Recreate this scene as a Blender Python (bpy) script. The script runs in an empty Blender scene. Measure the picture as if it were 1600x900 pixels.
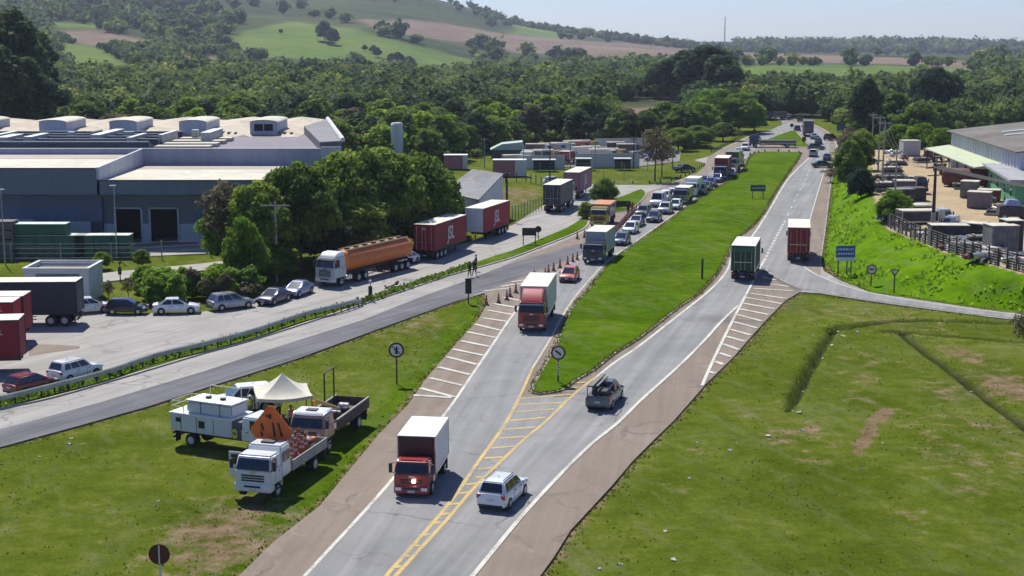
import bpy, bmesh, math, random
import numpy as np
from mathutils import Vector, Matrix
from mathutils.geometry import tessellate_polygon, delaunay_2d_cdt
R = math.radians
scene = bpy.context.scene
COL = scene.collection
# ------------------------------------------------------------------ camera
FPX, HOR, CAMH = 2300.0, 50.0, 26.5
TH = math.atan((450 - HOR) / FPX)
cd = bpy.data.cameras.new('camera'); cam = bpy.data.objects.new('camera', cd); COL.objects.link(cam)
cam.location = (0, 0, CAMH); cam.rotation_euler = (math.pi / 2 - TH, 0, 0)
cd.sensor_width = 36; cd.lens = 36 * FPX / 1600; cd.clip_start = 0.5; cd.clip_end = 20000
scene.camera = cam
# ------------------------------------------------------------------ sky and sun
SUN = Vector((-0.30, 0.66, 1.0)).normalized()
world = bpy.data.worlds.new('World'); scene.world = world; world.use_nodes = True
nt = world.node_tree; bg = nt.nodes['Background']
sky = nt.nodes.new('ShaderNodeTexSky'); sky.sky_type = 'NISHITA'; sky.sun_disc = False
sky.sun_elevation = math.asin(SUN.z); sky.sun_rotation = math.atan2(SUN.x, SUN.y)
sky.air_density = 1.0; sky.dust_density = 0.2; sky.ozone_density = 3.0; sky.altitude = 600
mxs = nt.nodes.new('ShaderNodeMix'); mxs.data_type = 'RGBA'; mxs.blend_type = 'MULTIPLY'; mxs.inputs[0].default_value = 1.0; mxs.inputs[7].default_value = (0.83, 0.96, 1.33, 1)
nt.links.new(sky.outputs[0], mxs.inputs[6]); nt.links.new(mxs.outputs[2], bg.inputs[0]); bg.inputs[1].default_value = 0.074
sd = bpy.data.lights.new('sun', 'SUN'); so = bpy.data.objects.new('sun', sd); COL.objects.link(so)
sd.energy = 5.0; sd.angle = R(0.5); sd.color = (1.0, 0.96, 0.87)
so.rotation_euler = SUN.to_track_quat('Z', 'Y').to_euler()
scene.view_settings.view_transform = 'Standard'; scene.view_settings.look = 'None'
scene.view_settings.exposure = 0.33; scene.view_settings.gamma = 1.0
try: scene.view_settings.use_curve_mapping = False
except Exception: pass
scene.cycles.max_bounces = 6; scene.cycles.transparent_max_bounces = 8
scene.cycles.volume_bounces = 0
scene.cycles.use_denoising = True
# ------------------------------------------------------------------ picture <-> ground
CT, ST = math.cos(TH), math.sin(TH)
def ray(px, py):
    u = (px - 800) / FPX; v = (py - 450) / FPX
    return Vector((u, CT - v * ST, -ST - v * CT))
def G(px, py, z=0.0):
    d = ray(px, py); t = (z - CAMH) / d.z
    return Vector((d.x * t, d.y * t, z))
def zat(py, Y):
    d = ray(800, py); return CAMH + Y * d.z / d.y
def proj(P):
    x, y, z = P[0], P[1], P[2] - CAMH
    dep = y * CT - z * ST; up = y * ST + z * CT
    return 800 + FPX * x / dep, 450 - FPX * up / dep
def lerp(a, b, t): return a + (b - a) * t
def height_px(base, py_top, z=0):
    b = G(base[0], base[1], z); return zat(py_top, b.y) - z
# ------------------------------------------------------------------ materials
MATS = {}
def mat(name, col, rough=0.7, metal=0.0, var=0.10, scale=3.0, bump=0.0, bscale=20.0, emit=None, coat=0.0, dirt=0.0):
    if name in MATS: return MATS[name]
    m = bpy.data.materials.new(name); m.use_nodes = True; MATS[name] = m
    n, l = m.node_tree.nodes, m.node_tree.links
    b = n['Principled BSDF']; b.inputs['Roughness'].default_value = rough; b.inputs['Metallic'].default_value = metal
    if coat: b.inputs['Coat Weight'].default_value = coat; b.inputs['Coat Roughness'].default_value = 0.08
    tc = n.new('ShaderNodeTexCoord'); nz = n.new('ShaderNodeTexNoise'); nz.inputs['Scale'].default_value = scale
    nz.inputs['Detail'].default_value = 5
    l.new(tc.outputs['Object'], nz.inputs['Vector'])
    r = n.new('ShaderNodeValToRGB'); c = Vector(col[:3])
    r.color_ramp.elements[0].position = 0.3; r.color_ramp.elements[1].position = 0.7
    r.color_ramp.elements[0].color = (*(c * (1 - var)), 1); r.color_ramp.elements[1].color = (*[min(1, k) for k in c * (1 + var)], 1)
    l.new(nz.outputs['Fac'], r.inputs[0])
    out = r.outputs[0]
    if dirt:
        nz2 = n.new('ShaderNodeTexNoise'); nz2.inputs['Scale'].default_value = scale * 0.35; nz2.inputs['Detail'].default_value = 8
        l.new(tc.outputs['Object'], nz2.inputs['Vector'])
        rr = n.new('ShaderNodeValToRGB'); rr.color_ramp.elements[0].position = 0.45; rr.color_ramp.elements[1].position = 0.75
        l.new(nz2.outputs['Fac'], rr.inputs[0])
        mm = n.new('ShaderNodeMath'); mm.operation = 'MULTIPLY'; mm.inputs[1].default_value = dirt; l.new(rr.outputs[0], mm.inputs[0])
        mx = n.new('ShaderNodeMix'); mx.data_type = 'RGBA'; l.new(mm.outputs[0], mx.inputs[0]); l.new(out, mx.inputs[6])
        mx.inputs[7].default_value = (0.16, 0.12, 0.085, 1); out = mx.outputs[2]
    l.new(out, b.inputs['Base Color'])
    if bump:
        nb = n.new('ShaderNodeTexNoise'); nb.inputs['Scale'].default_value = bscale; l.new(tc.outputs['Object'], nb.inputs['Vector'])
        bp = n.new('ShaderNodeBump'); bp.inputs['Strength'].default_value = bump; bp.inputs['Distance'].default_value = 0.05
        l.new(nb.outputs['Fac'], bp.inputs['Height']); l.new(bp.outputs[0], b.inputs['Normal'])
    if emit: b.inputs['Emission Color'].default_value = (*emit[:3], 1); b.inputs['Emission Strength'].default_value = emit[3]
    return m
def paint(name, col, metal=0.0):
    return mat('paint_' + name, col, 0.32, metal, 0.05, 1.5, coat=0.6, dirt=0.06)
# ------------------------------------------------------------------ objects
USED = set()
def new(name, me, parent=None, m=None, smooth=None):
    o = bpy.data.objects.new(name, me); COL.objects.link(o)
    if parent: o.parent = parent
    if m is not None:
        ms = m if isinstance(m, (list, tuple)) else [m]
        if not me.materials:
            for k in ms: me.materials.append(k)
    if smooth is not None:
        me.shade_smooth(); me.set_sharp_from_angle(angle=R(smooth))
    return o
def tag(o, label=None, cat=None, group=None, kind=None):
    if label: o['label'] = label
    if cat: o['category'] = cat
    if group: o['group'] = group
    if kind: o['kind'] = kind
    return o
def thing(name, label, cat, loc=(0, 0, 0), rz=0.0, group=None):
    o = bpy.data.objects.new(name, None); COL.objects.link(o); o.location = loc; o.rotation_euler = (0, 0, rz)
    o.empty_display_size = 0.3
    return tag(o, label, cat, group)
def bm_obj(name, bm, parent=None, m=None, smooth=None):
    me = bpy.data.meshes.new(name); bm.to_mesh(me); bm.free()
    return new(name, me, parent, m, smooth)
def copy_tree(o, parent=None):
    c = o.copy(); COL.objects.link(c)
    if parent is not None: c.parent = parent
    for ch in list(o.children): copy_tree(ch, c)
    return c
def repaint(root, new_mat, old_prefix='paint_'):
    for ch in root.children:
        if ch.type == 'MESH' and ch.data.materials and ch.get('painted'):
            ch.material_slots[0].link = 'OBJECT'; ch.material_slots[0].material = new_mat
        repaint(ch, new_mat)
def np_mesh(name, V, F, attrs=None):
    """V (n,3), F (m,k) uniform polygon size"""
    V = np.ascontiguousarray(V, dtype=np.float32); F = np.ascontiguousarray(F, dtype=np.int32)
    me = bpy.data.meshes.new(name); me.vertices.add(len(V)); me.vertices.foreach_set('co', V.ravel())
    k = F.shape[1]; me.loops.add(F.size); me.loops.foreach_set('vertex_index', F.ravel())
    me.polygons.add(len(F)); me.polygons.foreach_set('loop_start', np.arange(0, F.size, k, dtype=np.int32))
    me.polygons.foreach_set('loop_total', np.full(len(F), k, dtype=np.int32))
    me.update(calc_edges=True)
    for an, av in (attrs or {}).items():
        a = me.attributes.new(an, 'FLOAT', 'POINT'); a.data.foreach_set('value', np.ascontiguousarray(av, dtype=np.float32))
    me.validate()
    return me
def bx(bm, x0, x1, y0, y1, z0, z1, bev=0.0, M=None, seg=1):
    r = bmesh.ops.create_cube(bm, size=1.0); vs = r['verts']
    for v in vs:
        v.co = Vector((lerp(x0, x1, v.co.x + .5), lerp(y0, y1, v.co.y + .5), lerp(z0, z1, v.co.z + .5)))
    if bev:
        es = list({e for v in vs for e in v.link_edges})
        rr = bmesh.ops.bevel(bm, geom=es, offset=bev, segments=seg, affect='EDGES', clamp_overlap=True)
        vs = list({v for f in rr['faces'] for v in f.verts} | {v for v in vs if v.is_valid})
    if M is not None: bmesh.ops.transform(bm, matrix=M, verts=vs)
    return vs
def box(name, dims, parent, m, bev=0.0, seg=1):
    bm = bmesh.new()
    for d in (dims if isinstance(dims[0], (list, tuple)) else [dims]): bx(bm, *d, bev=bev, seg=seg)
    return bm_obj(name, bm, parent, m)
def hexa(bm, B, T, bev=0.0, seg=2):
    """B, T: 4 bottom and 4 top corners (ccw seen from above)"""
    vs = [bm.verts.new(p) for p in list(B) + list(T)]
    fs = [(3, 2, 1, 0), (4, 5, 6, 7), (0, 1, 5, 4), (1, 2, 6, 5), (2, 3, 7, 6), (3, 0, 4, 7)]
    F = [bm.faces.new([vs[i] for i in f]) for f in fs]
    if bev:
        bmesh.ops.bevel(bm, geom=list({e for f in F for e in f.edges}), offset=bev, segments=seg, affect='EDGES', clamp_overlap=True)
def cyl(bm, p0, p1, r0, r1=None, n=12, caps=True):
    p0, p1 = Vector(p0), Vector(p1); r1 = r0 if r1 is None else r1
    d = (p1 - p0); q = d.to_track_quat('Z', 'Y').to_matrix()
    a = [bm.verts.new(p0 + q @ Vector((r0 * math.cos(2 * math.pi * i / n), r0 * math.sin(2 * math.pi * i / n), 0))) for i in range(n)]
    b = [bm.verts.new(p1 + q @ Vector((r1 * math.cos(2 * math.pi * i / n), r1 * math.sin(2 * math.pi * i / n), 0))) for i in range(n)]
    for i in range(n): bm.faces.new((a[i], a[(i + 1) % n], b[(i + 1) % n], b[i]))
    if caps: bm.faces.new(a[::-1]); bm.faces.new(b)
def cyl_obj(name, p0, p1, r0, r1, parent, m, n=12):
    bm = bmesh.new(); cyl(bm, p0, p1, r0, r1, n); return bm_obj(name, bm, parent, m, 40)
def poly_prism(name, pts, z0, z1, m, parent=None, flat=False):
    """pts list of (x,y); z1 top; z0 bottom"""
    me = bpy.data.meshes.new(name); n = len(pts)
    tris = tessellate_polygon([[Vector((p[0], p[1], 0)) for p in pts]])
    V = [(p[0], p[1], z1) for p in pts]; F = []
    for t in tris:
        a, b, c = [Vector((pts[i][0], pts[i][1], 0)) for i in t]
        F.append(tuple(t) if (b - a).cross(c - a).z > 0 else tuple(reversed(t)))
    if not flat:
        area = sum(pts[i][0] * pts[(i + 1) % n][1] - pts[(i + 1) % n][0] * pts[i][1] for i in range(n))
        V += [(p[0], p[1], z0) for p in pts]
        for i in range(n):
            j = (i + 1) % n
            F.append((i, n + i, n + j, j) if area > 0 else (i, j, n + j, n + i))
    me.from_pydata(V, [], F); me.update()
    return new(name, me, parent, m)
def smooth_pts(pts, k=4, closed=False):
    P = [Vector((p[0], p[1])) for p in pts]; out = []; n = len(P)
    for i in range(n if closed else n - 1):
        if closed: a, b, c, d = P[i - 1], P[i], P[(i + 1) % n], P[(i + 2) % n]
        else: a, b, c, d = P[max(i - 1, 0)], P[i], P[i + 1], P[min(i + 2, n - 1)]
        for s in range(k):
            t = s / k
            out.append(0.5 * ((2 * b) + (c - a) * t + (2 * a - 5 * b + 4 * c - d) * t * t + (3 * b - a - 3 * c + d) * t ** 3))
    if not closed: out.append(P[-1])
    return out
def W(pxs, z=0): return [G(x, y, z).xy for x, y in pxs]
def strip(name, pts, w, z, m, smooth=4, dash=None, parent=None):
    """painted line of width w along world pts"""
    P = smooth_pts(pts, smooth) if smooth > 1 else [Vector(p) for p in pts]
    # resample
    S = [0]
    for a, b in zip(P, P[1:]): S.append(S[-1] + (b - a).length)
    def at(s):
        s = min(max(s, 0), S[-1])
        for i in range(len(P) - 1):
            if s <= S[i + 1] or i == len(P) - 2:
                t = (s - S[i]) / max(1e-6, S[i + 1] - S[i]); return P[i].lerp(P[i + 1], t), (P[i + 1] - P[i]).normalized()
    segs = []
    if dash:
        s = 0
        while s < S[-1]: segs.append((s, min(s + dash[0], S[-1]))); s += dash[0] + dash[1]
    else: segs = [(0, S[-1])]
    V, F = [], []
    for s0, s1 in segs:
        n = max(1, int((s1 - s0) / 2.0))
        for i in range(n + 1):
            p, t = at(lerp(s0, s1, i / n)); nn = Vector((-t.y, t.x)) * w / 2
            V += [(p.x + nn.x, p.y + nn.y, z), (p.x - nn.x, p.y - nn.y, z)]
            if i: k = len(V); F.append((k - 4, k - 3, k - 1, k - 2))
    me = bpy.data.meshes.new(name); me.from_pydata(V, [], F); me.update()
    return new(name, me, parent, m)
def text_child(name, s, size, parent, m, loc, rot, depth=0.01, shear=0.0, sx=1.0):
    cu = bpy.data.curves.new(name, 'FONT'); cu.body = s; cu.size = size; cu.extrude = depth; cu.align_x = 'CENTER'; cu.align_y = 'CENTER'
    cu.shear = shear; cu.offset = size * 0.015
    o = bpy.data.objects.new('tmp', cu); COL.objects.link(o)
    dg = bpy.context.evaluated_depsgraph_get(); me = bpy.data.meshes.new_from_object(o.evaluated_get(dg))
    bpy.data.objects.remove(o); bpy.data.curves.remove(cu)
    me.name = name
    for v in me.vertices: v.co.x *= sx
    me.materials.clear()
    t = new(name, me, parent, m); t.location = loc; t.rotation_euler = rot
    return t
rnd = random.Random(7)
# ================================================================== terrain
def pip(px, py, poly):
    """vectorised point in polygon"""
    px = np.asarray(px, float); py = np.asarray(py, float); ins = np.zeros(px.shape, bool); n = len(poly)
    for i in range(n):
        x0, y0 = poly[i]; x1, y1 = poly[(i + 1) % n]
        c = ((y0 > py) != (y1 > py)); xx = (x1 - x0) * (py - y0) / ((y1 - y0) if y1 != y0 else 1e-9) + x0
        ins ^= c & (px < xx)
    return ins
def dist_poly(X, Y, pts):
    X = np.asarray(X, float); Y = np.asarray(Y, float); d = np.full(X.shape, 1e9)
    for (x0, y0), (x1, y1) in zip(pts, pts[1:]):
        dx, dy = x1 - x0, y1 - y0; L = dx * dx + dy * dy + 1e-9
        t = np.clip(((X - x0) * dx + (Y - y0) * dy) / L, 0, 1)
        d = np.minimum(d, np.hypot(X - x0 - t * dx, Y - y0 - t * dy))
    return d
def vnoise(X, Y, s, seed=0):
    """smooth value noise"""
    X = np.asarray(X, float) / s + 1000.5 + seed * 17.3; Y = np.asarray(Y, float) / s + 1000.5 + seed * 9.1
    xi, yi = np.floor(X), np.floor(Y); fx, fy = X - xi, Y - yi; fx = fx * fx * (3 - 2 * fx); fy = fy * fy * (3 - 2 * fy)
    h = lambda a, b: np.modf(np.abs(np.sin(a * 127.1 + b * 311.7 + seed * 74.7) * 43758.5453))[0]
    return (h(xi, yi) * (1 - fx) + h(xi + 1, yi) * fx) * (1 - fy) + (h(xi, yi + 1) * (1 - fx) + h(xi + 1, yi + 1) * fx) * fy
def fbm(X, Y, s, seed=0, o=4):
    r = 0; a = .5
    for k in range(o): r = r + a * vnoise(X, Y, s / 2 ** k, seed + k); a *= .5
    return r
def npproj(X, Y, Z):
    dz = Z - CAMH; dep = Y * CT - dz * ST; up = Y * ST + dz * CT
    return 800 + FPX * X / dep, 450 - FPX * up / dep
# ---- hills: control heights as (azimuth column, distance)
HC = [-600, -300, 0, 200, 400, 600, 740, 800, 900, 1000, 1100, 1200, 1400, 1600, 2300]
HY = [440, 600, 900, 1200, 1500, 2000, 2800, 3600, 5200, 9000]
HP = {
 -600: [150, 95, 35, 0, -50, -90, -60, -20, 0], -300: [150, 100, 45, 8, -40, -80, -50, -10, 0],
 0: [151, 106, 62, 25, -20, -60, -30, 0, 20], 200: [151, 112, 78, 36, -10, -50, -20, 0, 20],
 400: [151, 120, 95, 44, 8, -38, -10, 10, 25], 600: [151, 127, 110, 52, 22, -24, 0, 20, 30],
 740: [151, 129, 113, 90, 46, 10, 30, 40, 45], 800: [151, 129, 111, 93, 63, 38, 55, 55, 52],
 900: [151, 128, 109, 91, 71, 53, 70, 66, 60], 1000: [151, 127, 106, 89, 75, 68, 78, 72, 64],
 1100: [151, 127, 103, 91, 83, 77, 80, 74, 66], 1200: [149, 122, 101, 89, 84, 84, 77, 76, 66],
 1400: [147, 121, 103, 93, 86, 86, 75, 76, 66], 1600: [147, 121, 103, 96, 89, 90, 80, 78, 66], 2300: [151, 120, 100, 90, 80, 80, 75, 74, 66]}
zc = np.array([[0.0] + [zat(py, Y) for py, Y in zip(HP[c], HY[1:])] for c in HC])
GC = np.linspace(-600, 2300, 260); GL = np.linspace(math.log(440), math.log(9000), 170)
tmp = np.array([[np.interp(l, np.log(HY), zc[i]) for l in GL] for i in range(len(HC))])
HG = np.array([np.interp(GC, HC, tmp[:, j]) for j in range(len(GL))])      # rows: distance
def _blur(a, n):
    for _ in range(n):
        p = np.pad(a, ((0, 0), (1, 1)), mode='edge'); a = (p[:, :-2] + 2 * p[:, 1:-1] + p[:, 2:]) / 4
        p = np.pad(a, ((1, 1), (0, 0)), mode='edge'); a = (p[:-2] + 2 * p[1:-1] + p[2:]) / 4
    return a
HG = _blur(HG, 10)
def hill_z(X, Y):
    X = np.asarray(X, float); Y = np.asarray(Y, float)
    c = np.clip((800 + 2300 * X / np.maximum(Y, 50) + 600) / 2900 * 259, 0, 258.999); r = np.clip((np.log(np.maximum(Y, 441)) - GL[0]) / (GL[-1] - GL[0]) * 169, 0, 168.999)
    ci = c.astype(int); ri = r.astype(int); fc = c - ci; fr = r - ri
    z = (HG[ri, ci] * (1 - fc) + HG[ri, ci + 1] * fc) * (1 - fr) + (HG[ri + 1, ci] * (1 - fc) + HG[ri + 1, ci + 1] * fc) * fr
    k = np.clip((Y - 470) / 500, 0, 1)
    return z + k * (fbm(X, Y, 260, 3) - .47) * 14 * np.clip((2600 - Y) / 900, 0.15, 1)
# ---- near ground
TOE = W([(1310, 235), (1303, 293), (1294, 360), (1288, 407), (1314, 435), (1363, 455), (1433, 464), (1500, 473), (1563, 481), (1800, 508), (2300, 560)])
CREST = W([(1352, 235), (1360, 270), (1366, 310), (1374, 342), (1387, 357), (1430, 377), (1480, 395), (1540, 412), (1600, 428), (1800, 470), (2300, 560)], 3.0)
YARD = [tuple(p) for p in CREST] + [(200, 60), (400, 200), (400, 330), (CREST[0].x, 330)]
BANK = [tuple(p) for p in TOE] + [(300, 20), (400, 60), (400, 330), (TOE[0].x, 330)]
DITCH = [W([(1232, 640), (1255, 595), (1282, 545), (1300, 520), (1312, 508)]), W([(1300, 517), (1330, 510), (1380, 503), (1450, 500), (1530, 503), (1640, 508)]),
         W([(1380, 517), (1410, 521), (1440, 545), (1500, 590), (1560, 635), (1620, 680)]), W([(1400, 518), (1460, 523), (1540, 530), (1640, 537)])]
DW = [(0.34, .85), (0.50, .50), (0.40, .34), (0.38, .30)]
def near_z(X, Y):
    X = np.asarray(X, float); Y = np.asarray(Y, float)
    z = -0.05 - 0.10 * fbm(X, Y, 9, 5)
    inb = pip(X, Y, BANK)
    iny = pip(X, Y, YARD)
    dt = dist_poly(X, Y, [tuple(p) for p in TOE]); dc = dist_poly(X, Y, [tuple(p) for p in CREST])
    t = np.clip(dt / (dt + dc + 1e-6), 0, 1); t = t * t * (3 - 2 * t)
    bz = 3.0 * t + 0.45 * (fbm(X, Y, 3.0, 11) - .47) * 4 * t * (1 - t)
    fade = np.clip((330 - Y) / 35, 0, 1); fade = fade * fade * (3 - 2 * fade)
    z = np.where(iny, 3.0 * fade, np.where(inb, z + bz * fade, z))
    for D, (w, dp) in zip(DITCH, DW):
        d = dist_poly(X, Y, [tuple(p) for p in D]); d = d + (fbm(X, Y, 2.5, 21) - .47) * .5
        z = z - dp * np.exp(-(d / w) ** 2 * 1.2) + 0.12 * np.exp(-((d - w * 1.9) / w) ** 2)
    return z
def ground_z(x, y):
    if y > 455: return float(hill_z(x, y))
    return float(near_z(np.array([x]), np.array([y]))[0])
def axis(core0, core1, step, lo, hi, g=1.06):
    a = list(np.arange(core0, core1 + 1e-6, step)); s = step
    while a[-1] < hi: s *= g; a.append(a[-1] + s)
    s = step; b = [core0]
    while b[-1] > lo: s *= g; b.append(b[-1] - s)
    return np.array(b[:0:-1] + a)
def grid_faces(nr, nc):
    i = np.arange(nr - 1)[:, None] * nc + np.arange(nc - 1)[None, :]
    return np.stack([i, i + 1, i + 1 + nc, i + nc], -1).reshape(-1, 4)
BARE = [((345, 840), 4.2, 1), ((390, 800), 2.2, .9), ((310, 870), 3, .8), ((600, 520), 3.5, .55), ((655, 505), 4, .75), ((640, 560), 2.5, .4), ((565, 640), 2, .5),
        ((1385, 641), .50, 2.2), ((1377, 646), .50, 2.2), ((1369, 654), .50, 2.2), ((1361, 664), .45, 2.2), ((1356, 674), .5, 2.2), ((1351, 684), .5, 2.2), ((1345, 694), .45, 2.0), ((1341, 705), .4, 1.8), ((1262, 668), 1.2, .9), ((1225, 676), 1.4, .9), ((1205, 682), 1.2, .8), ((1360, 560), 2.2, .6), ((1350, 590), 2.2, .6), ((1335, 620), 2.2, .6), ((1270, 715), 2, .5), ((1430, 650), 2.5, .5), ((1500, 650), 2.5, .6), ((1470, 690), 2.5, .6), ((1520, 760), 2, .6), ((1420, 800), 2, .5), ((1050, 760), 1.6, .5), ((1090, 700), 1.8, .5), ((250, 700), 2, .35), ((180, 800), 2, .35), ((470, 800), 1.6, .7), ((430, 830), 1.6, .8), ((405, 845), 2.2, .9), ((1505, 552), 2.2, 1.0), ((1480, 610), 2.6, .7), ((1585, 605), 3, 1.2), ((1545, 580), 2.5, .6),
        ((1290, 665), 2.4, .5), ((1240, 672), 2.4, .6), ((1400, 500), 7, .55), ((1350, 487), 5, .6), ((1560, 660), 2.5, .6), ((1430, 570), 3, .45), ((1500, 720), 3, .6), ((1330, 600), 3, .4), ((1580, 720), 3, .6),
        ((1290, 480), 5, .5), ((1400, 480), 6, .5), ((1335, 560), 4, .35), ((1300, 690), 3, .5), ((1060, 630), 1.5, .7), ((1150, 640), 1.6, .5), ((870, 860), 1.0, .8), ((900, 815), 1.0, .7), ((880, 600), 1.5, .3),
        ((990, 172), 18, 1), ((1040, 176), 16, .9), ((810, 300), 6, 1), ((800, 312), 6, .9), ((960, 276), 12, .5), ((1050, 590), 2, .3), ((520, 590), 3, .25),
        ((1200, 240), 3, 1), ((1196, 250), 3, .9), ((1188, 262), 2, .6), ((1190, 305), 2, .3), ((100, 690), 2, .3), ((1330, 350), 3, .45), ((1390, 385), 4, .6), ((1450, 405), 3, .5)]
xs = axis(-45, 50, 0.42, -900, 900, 1.035); ys = axis(66, 150, 0.45, -80, 470, 1.022)
XX, YY = np.meshgrid(xs, ys); ZZ = near_z(XX, YY)
bare = np.zeros_like(XX)
for (p, r, a) in BARE:
    c = G(*p); bare = np.maximum(bare, a * np.exp(-((XX - c.x) ** 2 + ((YY - c.y) * (0.5 if c.y < 200 else .6)) ** 2) / (r * r)))
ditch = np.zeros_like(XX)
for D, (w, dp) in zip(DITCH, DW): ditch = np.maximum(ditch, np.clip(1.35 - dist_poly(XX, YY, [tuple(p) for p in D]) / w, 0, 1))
for Ln in ([(844, 905), (865, 871), (892, 828), (929, 788), (956, 759), (988, 721), (1020, 689), (1053, 657), (1083, 623), (1103, 600), (1147, 557), (1200, 497), (1250, 456)], [(757, 457), (747, 500), (667, 590), (593, 677), (500, 790), (373, 900), (330, 945)], [(1298, 293), (1290, 360), (1283, 407), (1310, 437), (1360, 457)], [(0, 699), (133, 663), (233, 635), (350, 597), (467, 560), (653, 492), (757, 457)]):
    de_ = dist_poly(XX, YY, [tuple(p) for p in W(Ln)]); bare = np.maximum(bare, .95 * np.exp(-(de_ / .45) ** 2))
iny = pip(XX, YY, YARD); inb = pip(XX, YY, BANK) & ~iny & (YY < 320)
MED = [(830, 615), (877, 612), (900, 597), (933, 577), (963, 553), (1000, 530), (1060, 483), (1093, 460), (1123, 427), (1137, 400), (1151, 375), (1175, 356), (1193, 335), (1213, 300), (1235, 268), (1251, 243), (1245, 239), (1187, 239), (1171, 247), (1160, 268), (1133, 287), (1083, 317), (1053, 340), (1000, 377), (957, 408), (917, 455), (893, 483), (877, 517), (867, 543), (847, 577)]
MEDW = [tuple(p) for p in smooth_pts(W(MED), 3, True)]
lush = np.where(inb, 1.6, 0.0); lush = np.maximum(lush, pip(XX, YY, MEDW) * 0.85)
edge = dist_poly(XX, YY, W([(757, 457), (747, 500), (667, 590), (593, 677), (500, 790), (373, 900)])); lush = np.maximum(lush, 0.7 * np.exp(-(edge / 2.5) ** 2))
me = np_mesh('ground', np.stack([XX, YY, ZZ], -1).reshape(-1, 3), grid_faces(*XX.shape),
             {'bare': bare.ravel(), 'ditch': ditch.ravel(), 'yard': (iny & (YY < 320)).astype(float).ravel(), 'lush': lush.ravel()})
def ramp(n, l, fac, stops):
    r = n.new('ShaderNodeValToRGB'); e = r.color_ramp.elements
    while len(e) < len(stops): e.new(0.5)
    for i, (p, c) in enumerate(stops): e[i].position = p; e[i].color = (*c, 1)
    l.new(fac, r.inputs[0]); return r.outputs[0]
def noise(n, l, vec, s, d=5, rough=.6, dist=0):
    k = n.new('ShaderNodeTexNoise'); k.inputs['Scale'].default_value = s; k.inputs['Detail'].default_value = d; k.inputs['Roughness'].default_value = rough
    k.inputs['Distortion'].default_value = dist; l.new(vec, k.inputs['Vector']); return k.outputs['Fac']
def attr(n, name):
    a = n.new('ShaderNodeAttribute'); a.attribute_name = name; return a.outputs['Fac']
def mixc(n, l, f, a, b):
    m = n.new('ShaderNodeMix'); m.data_type = 'RGBA'; l.new(f, m.inputs[0])
    for s, v in ((6, a), (7, b)):
        if hasattr(v, 'is_linked') or hasattr(v, 'links'): l.new(v, m.inputs[s])
        else: m.inputs[s].default_value = (*v, 1)
    return m.outputs[2]
def mth(n, l, op, a, b=None, c=None, clamp=False):
    m = n.new('ShaderNodeMath'); m.operation = op; m.use_clamp = clamp
    for i, v in enumerate((a, b, c)):
        if v is None: continue
        if isinstance(v, (int, float)): m.inputs[i].default_value = v
        else: l.new(v, m.inputs[i])
    return m.outputs[0]
def mapping(n, l, vec, scale, rot=(0, 0, 0)):
    m = n.new('ShaderNodeMapping'); m.vector_type = 'TEXTURE'; m.inputs['Scale'].default_value = tuple(1 / k for k in scale); m.inputs['Rotation'].default_value = rot; l.new(vec, m.inputs['Vector']); return m.outputs[0]
def mk(name):
    m = bpy.data.materials.new(name); m.use_nodes = True; MATS[name] = m
    return m, m.node_tree.nodes, m.node_tree.links, m.node_tree.nodes['Principled BSDF']
m, n, l, b = mk('grass_ground'); tc = n.new('ShaderNodeTexCoord').outputs['Object']
big = noise(n, l, tc, 0.09, 6, .65, .6); mid = noise(n, l, tc, 0.7, 6, .7); fine = noise(n, l, tc, 6, 4, .8)
streak = noise(n, l, mapping(n, l, tc, (1.0, .16, 1), (0, 0, .35)), 0.6, 5, .7)
mixn = mth(n, l, 'ADD', mth(n, l, 'MULTIPLY', big, .55), mth(n, l, 'MULTIPLY', mid, .45))
g1 = ramp(n, l, mixn, [(.30, (.050, .070, .006)), (.44, (.072, .100, .009)), (.54, (.100, .128, .014)), (.66, (.165, .175, .050))])
g2 = ramp(n, l, mixn, [(.34, (.032, .072, .001)), (.46, (.052, .112, .001)), (.58, (.078, .150, .002)), (.70, (.125, .178, .016))])
g = mixc(n, l, mth(n, l, 'ADD', attr(n, 'lush'), 0, clamp=True), g1, g2); gb = n.new('ShaderNodeHueSaturation'); l.new(g, gb.inputs['Color']); l.new(mth(n, l, 'MAXIMUM', attr(n, 'lush'), 1.0), gb.inputs['Value']); g = gb.outputs[0]
soil = ramp(n, l, mid, [(.3, (.12, .08, .045)), (.5, (.20, .13, .085)), (.7, (.27, .20, .14))])
bsum = mth(n, l, 'ADD', attr(n, 'bare'), mth(n, l, 'MULTIPLY', mth(n, l, 'SUBTRACT', mid, .52), 2.6))
bsum = mth(n, l, 'ADD', bsum, mth(n, l, 'MULTIPLY', mth(n, l, 'SUBTRACT', fine, .5), 1.0))
bf = mth(n, l, 'MULTIPLY', mth(n, l, 'MULTIPLY_ADD', bsum, 1.9, -.85, clamp=True), .85)
c = mixc(n, l, bf, g, soil)
sf = mth(n, l, 'MULTIPLY', mth(n, l, 'MULTIPLY_ADD', streak, 4.5, -2.35, clamp=True), .50)
c = mixc(n, l, sf, c, (.17, .165, .085)); gp = mth(n, l, 'MULTIPLY', mth(n, l, 'MULTIPLY_ADD', noise(n, l, tc, .22, 5, .7, 1.0), 5.5, -2.9, clamp=True), .38); c = mixc(n, l, gp, c, (.135, .165, .070))
spk = mth(n, l, 'MULTIPLY_ADD', fine, 1.5, .28)
hs = n.new('ShaderNodeHueSaturation'); l.new(c, hs.inputs['Color']); l.new(spk, hs.inputs['Value']); c = hs.outputs[0]
c = mixc(n, l, mth(n, l, 'MULTIPLY', attr(n, 'ditch'), .95), c, (.026, .026, .014))  # ditch bed: wet soil plus the shade of its sides, both in the colour
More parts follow.
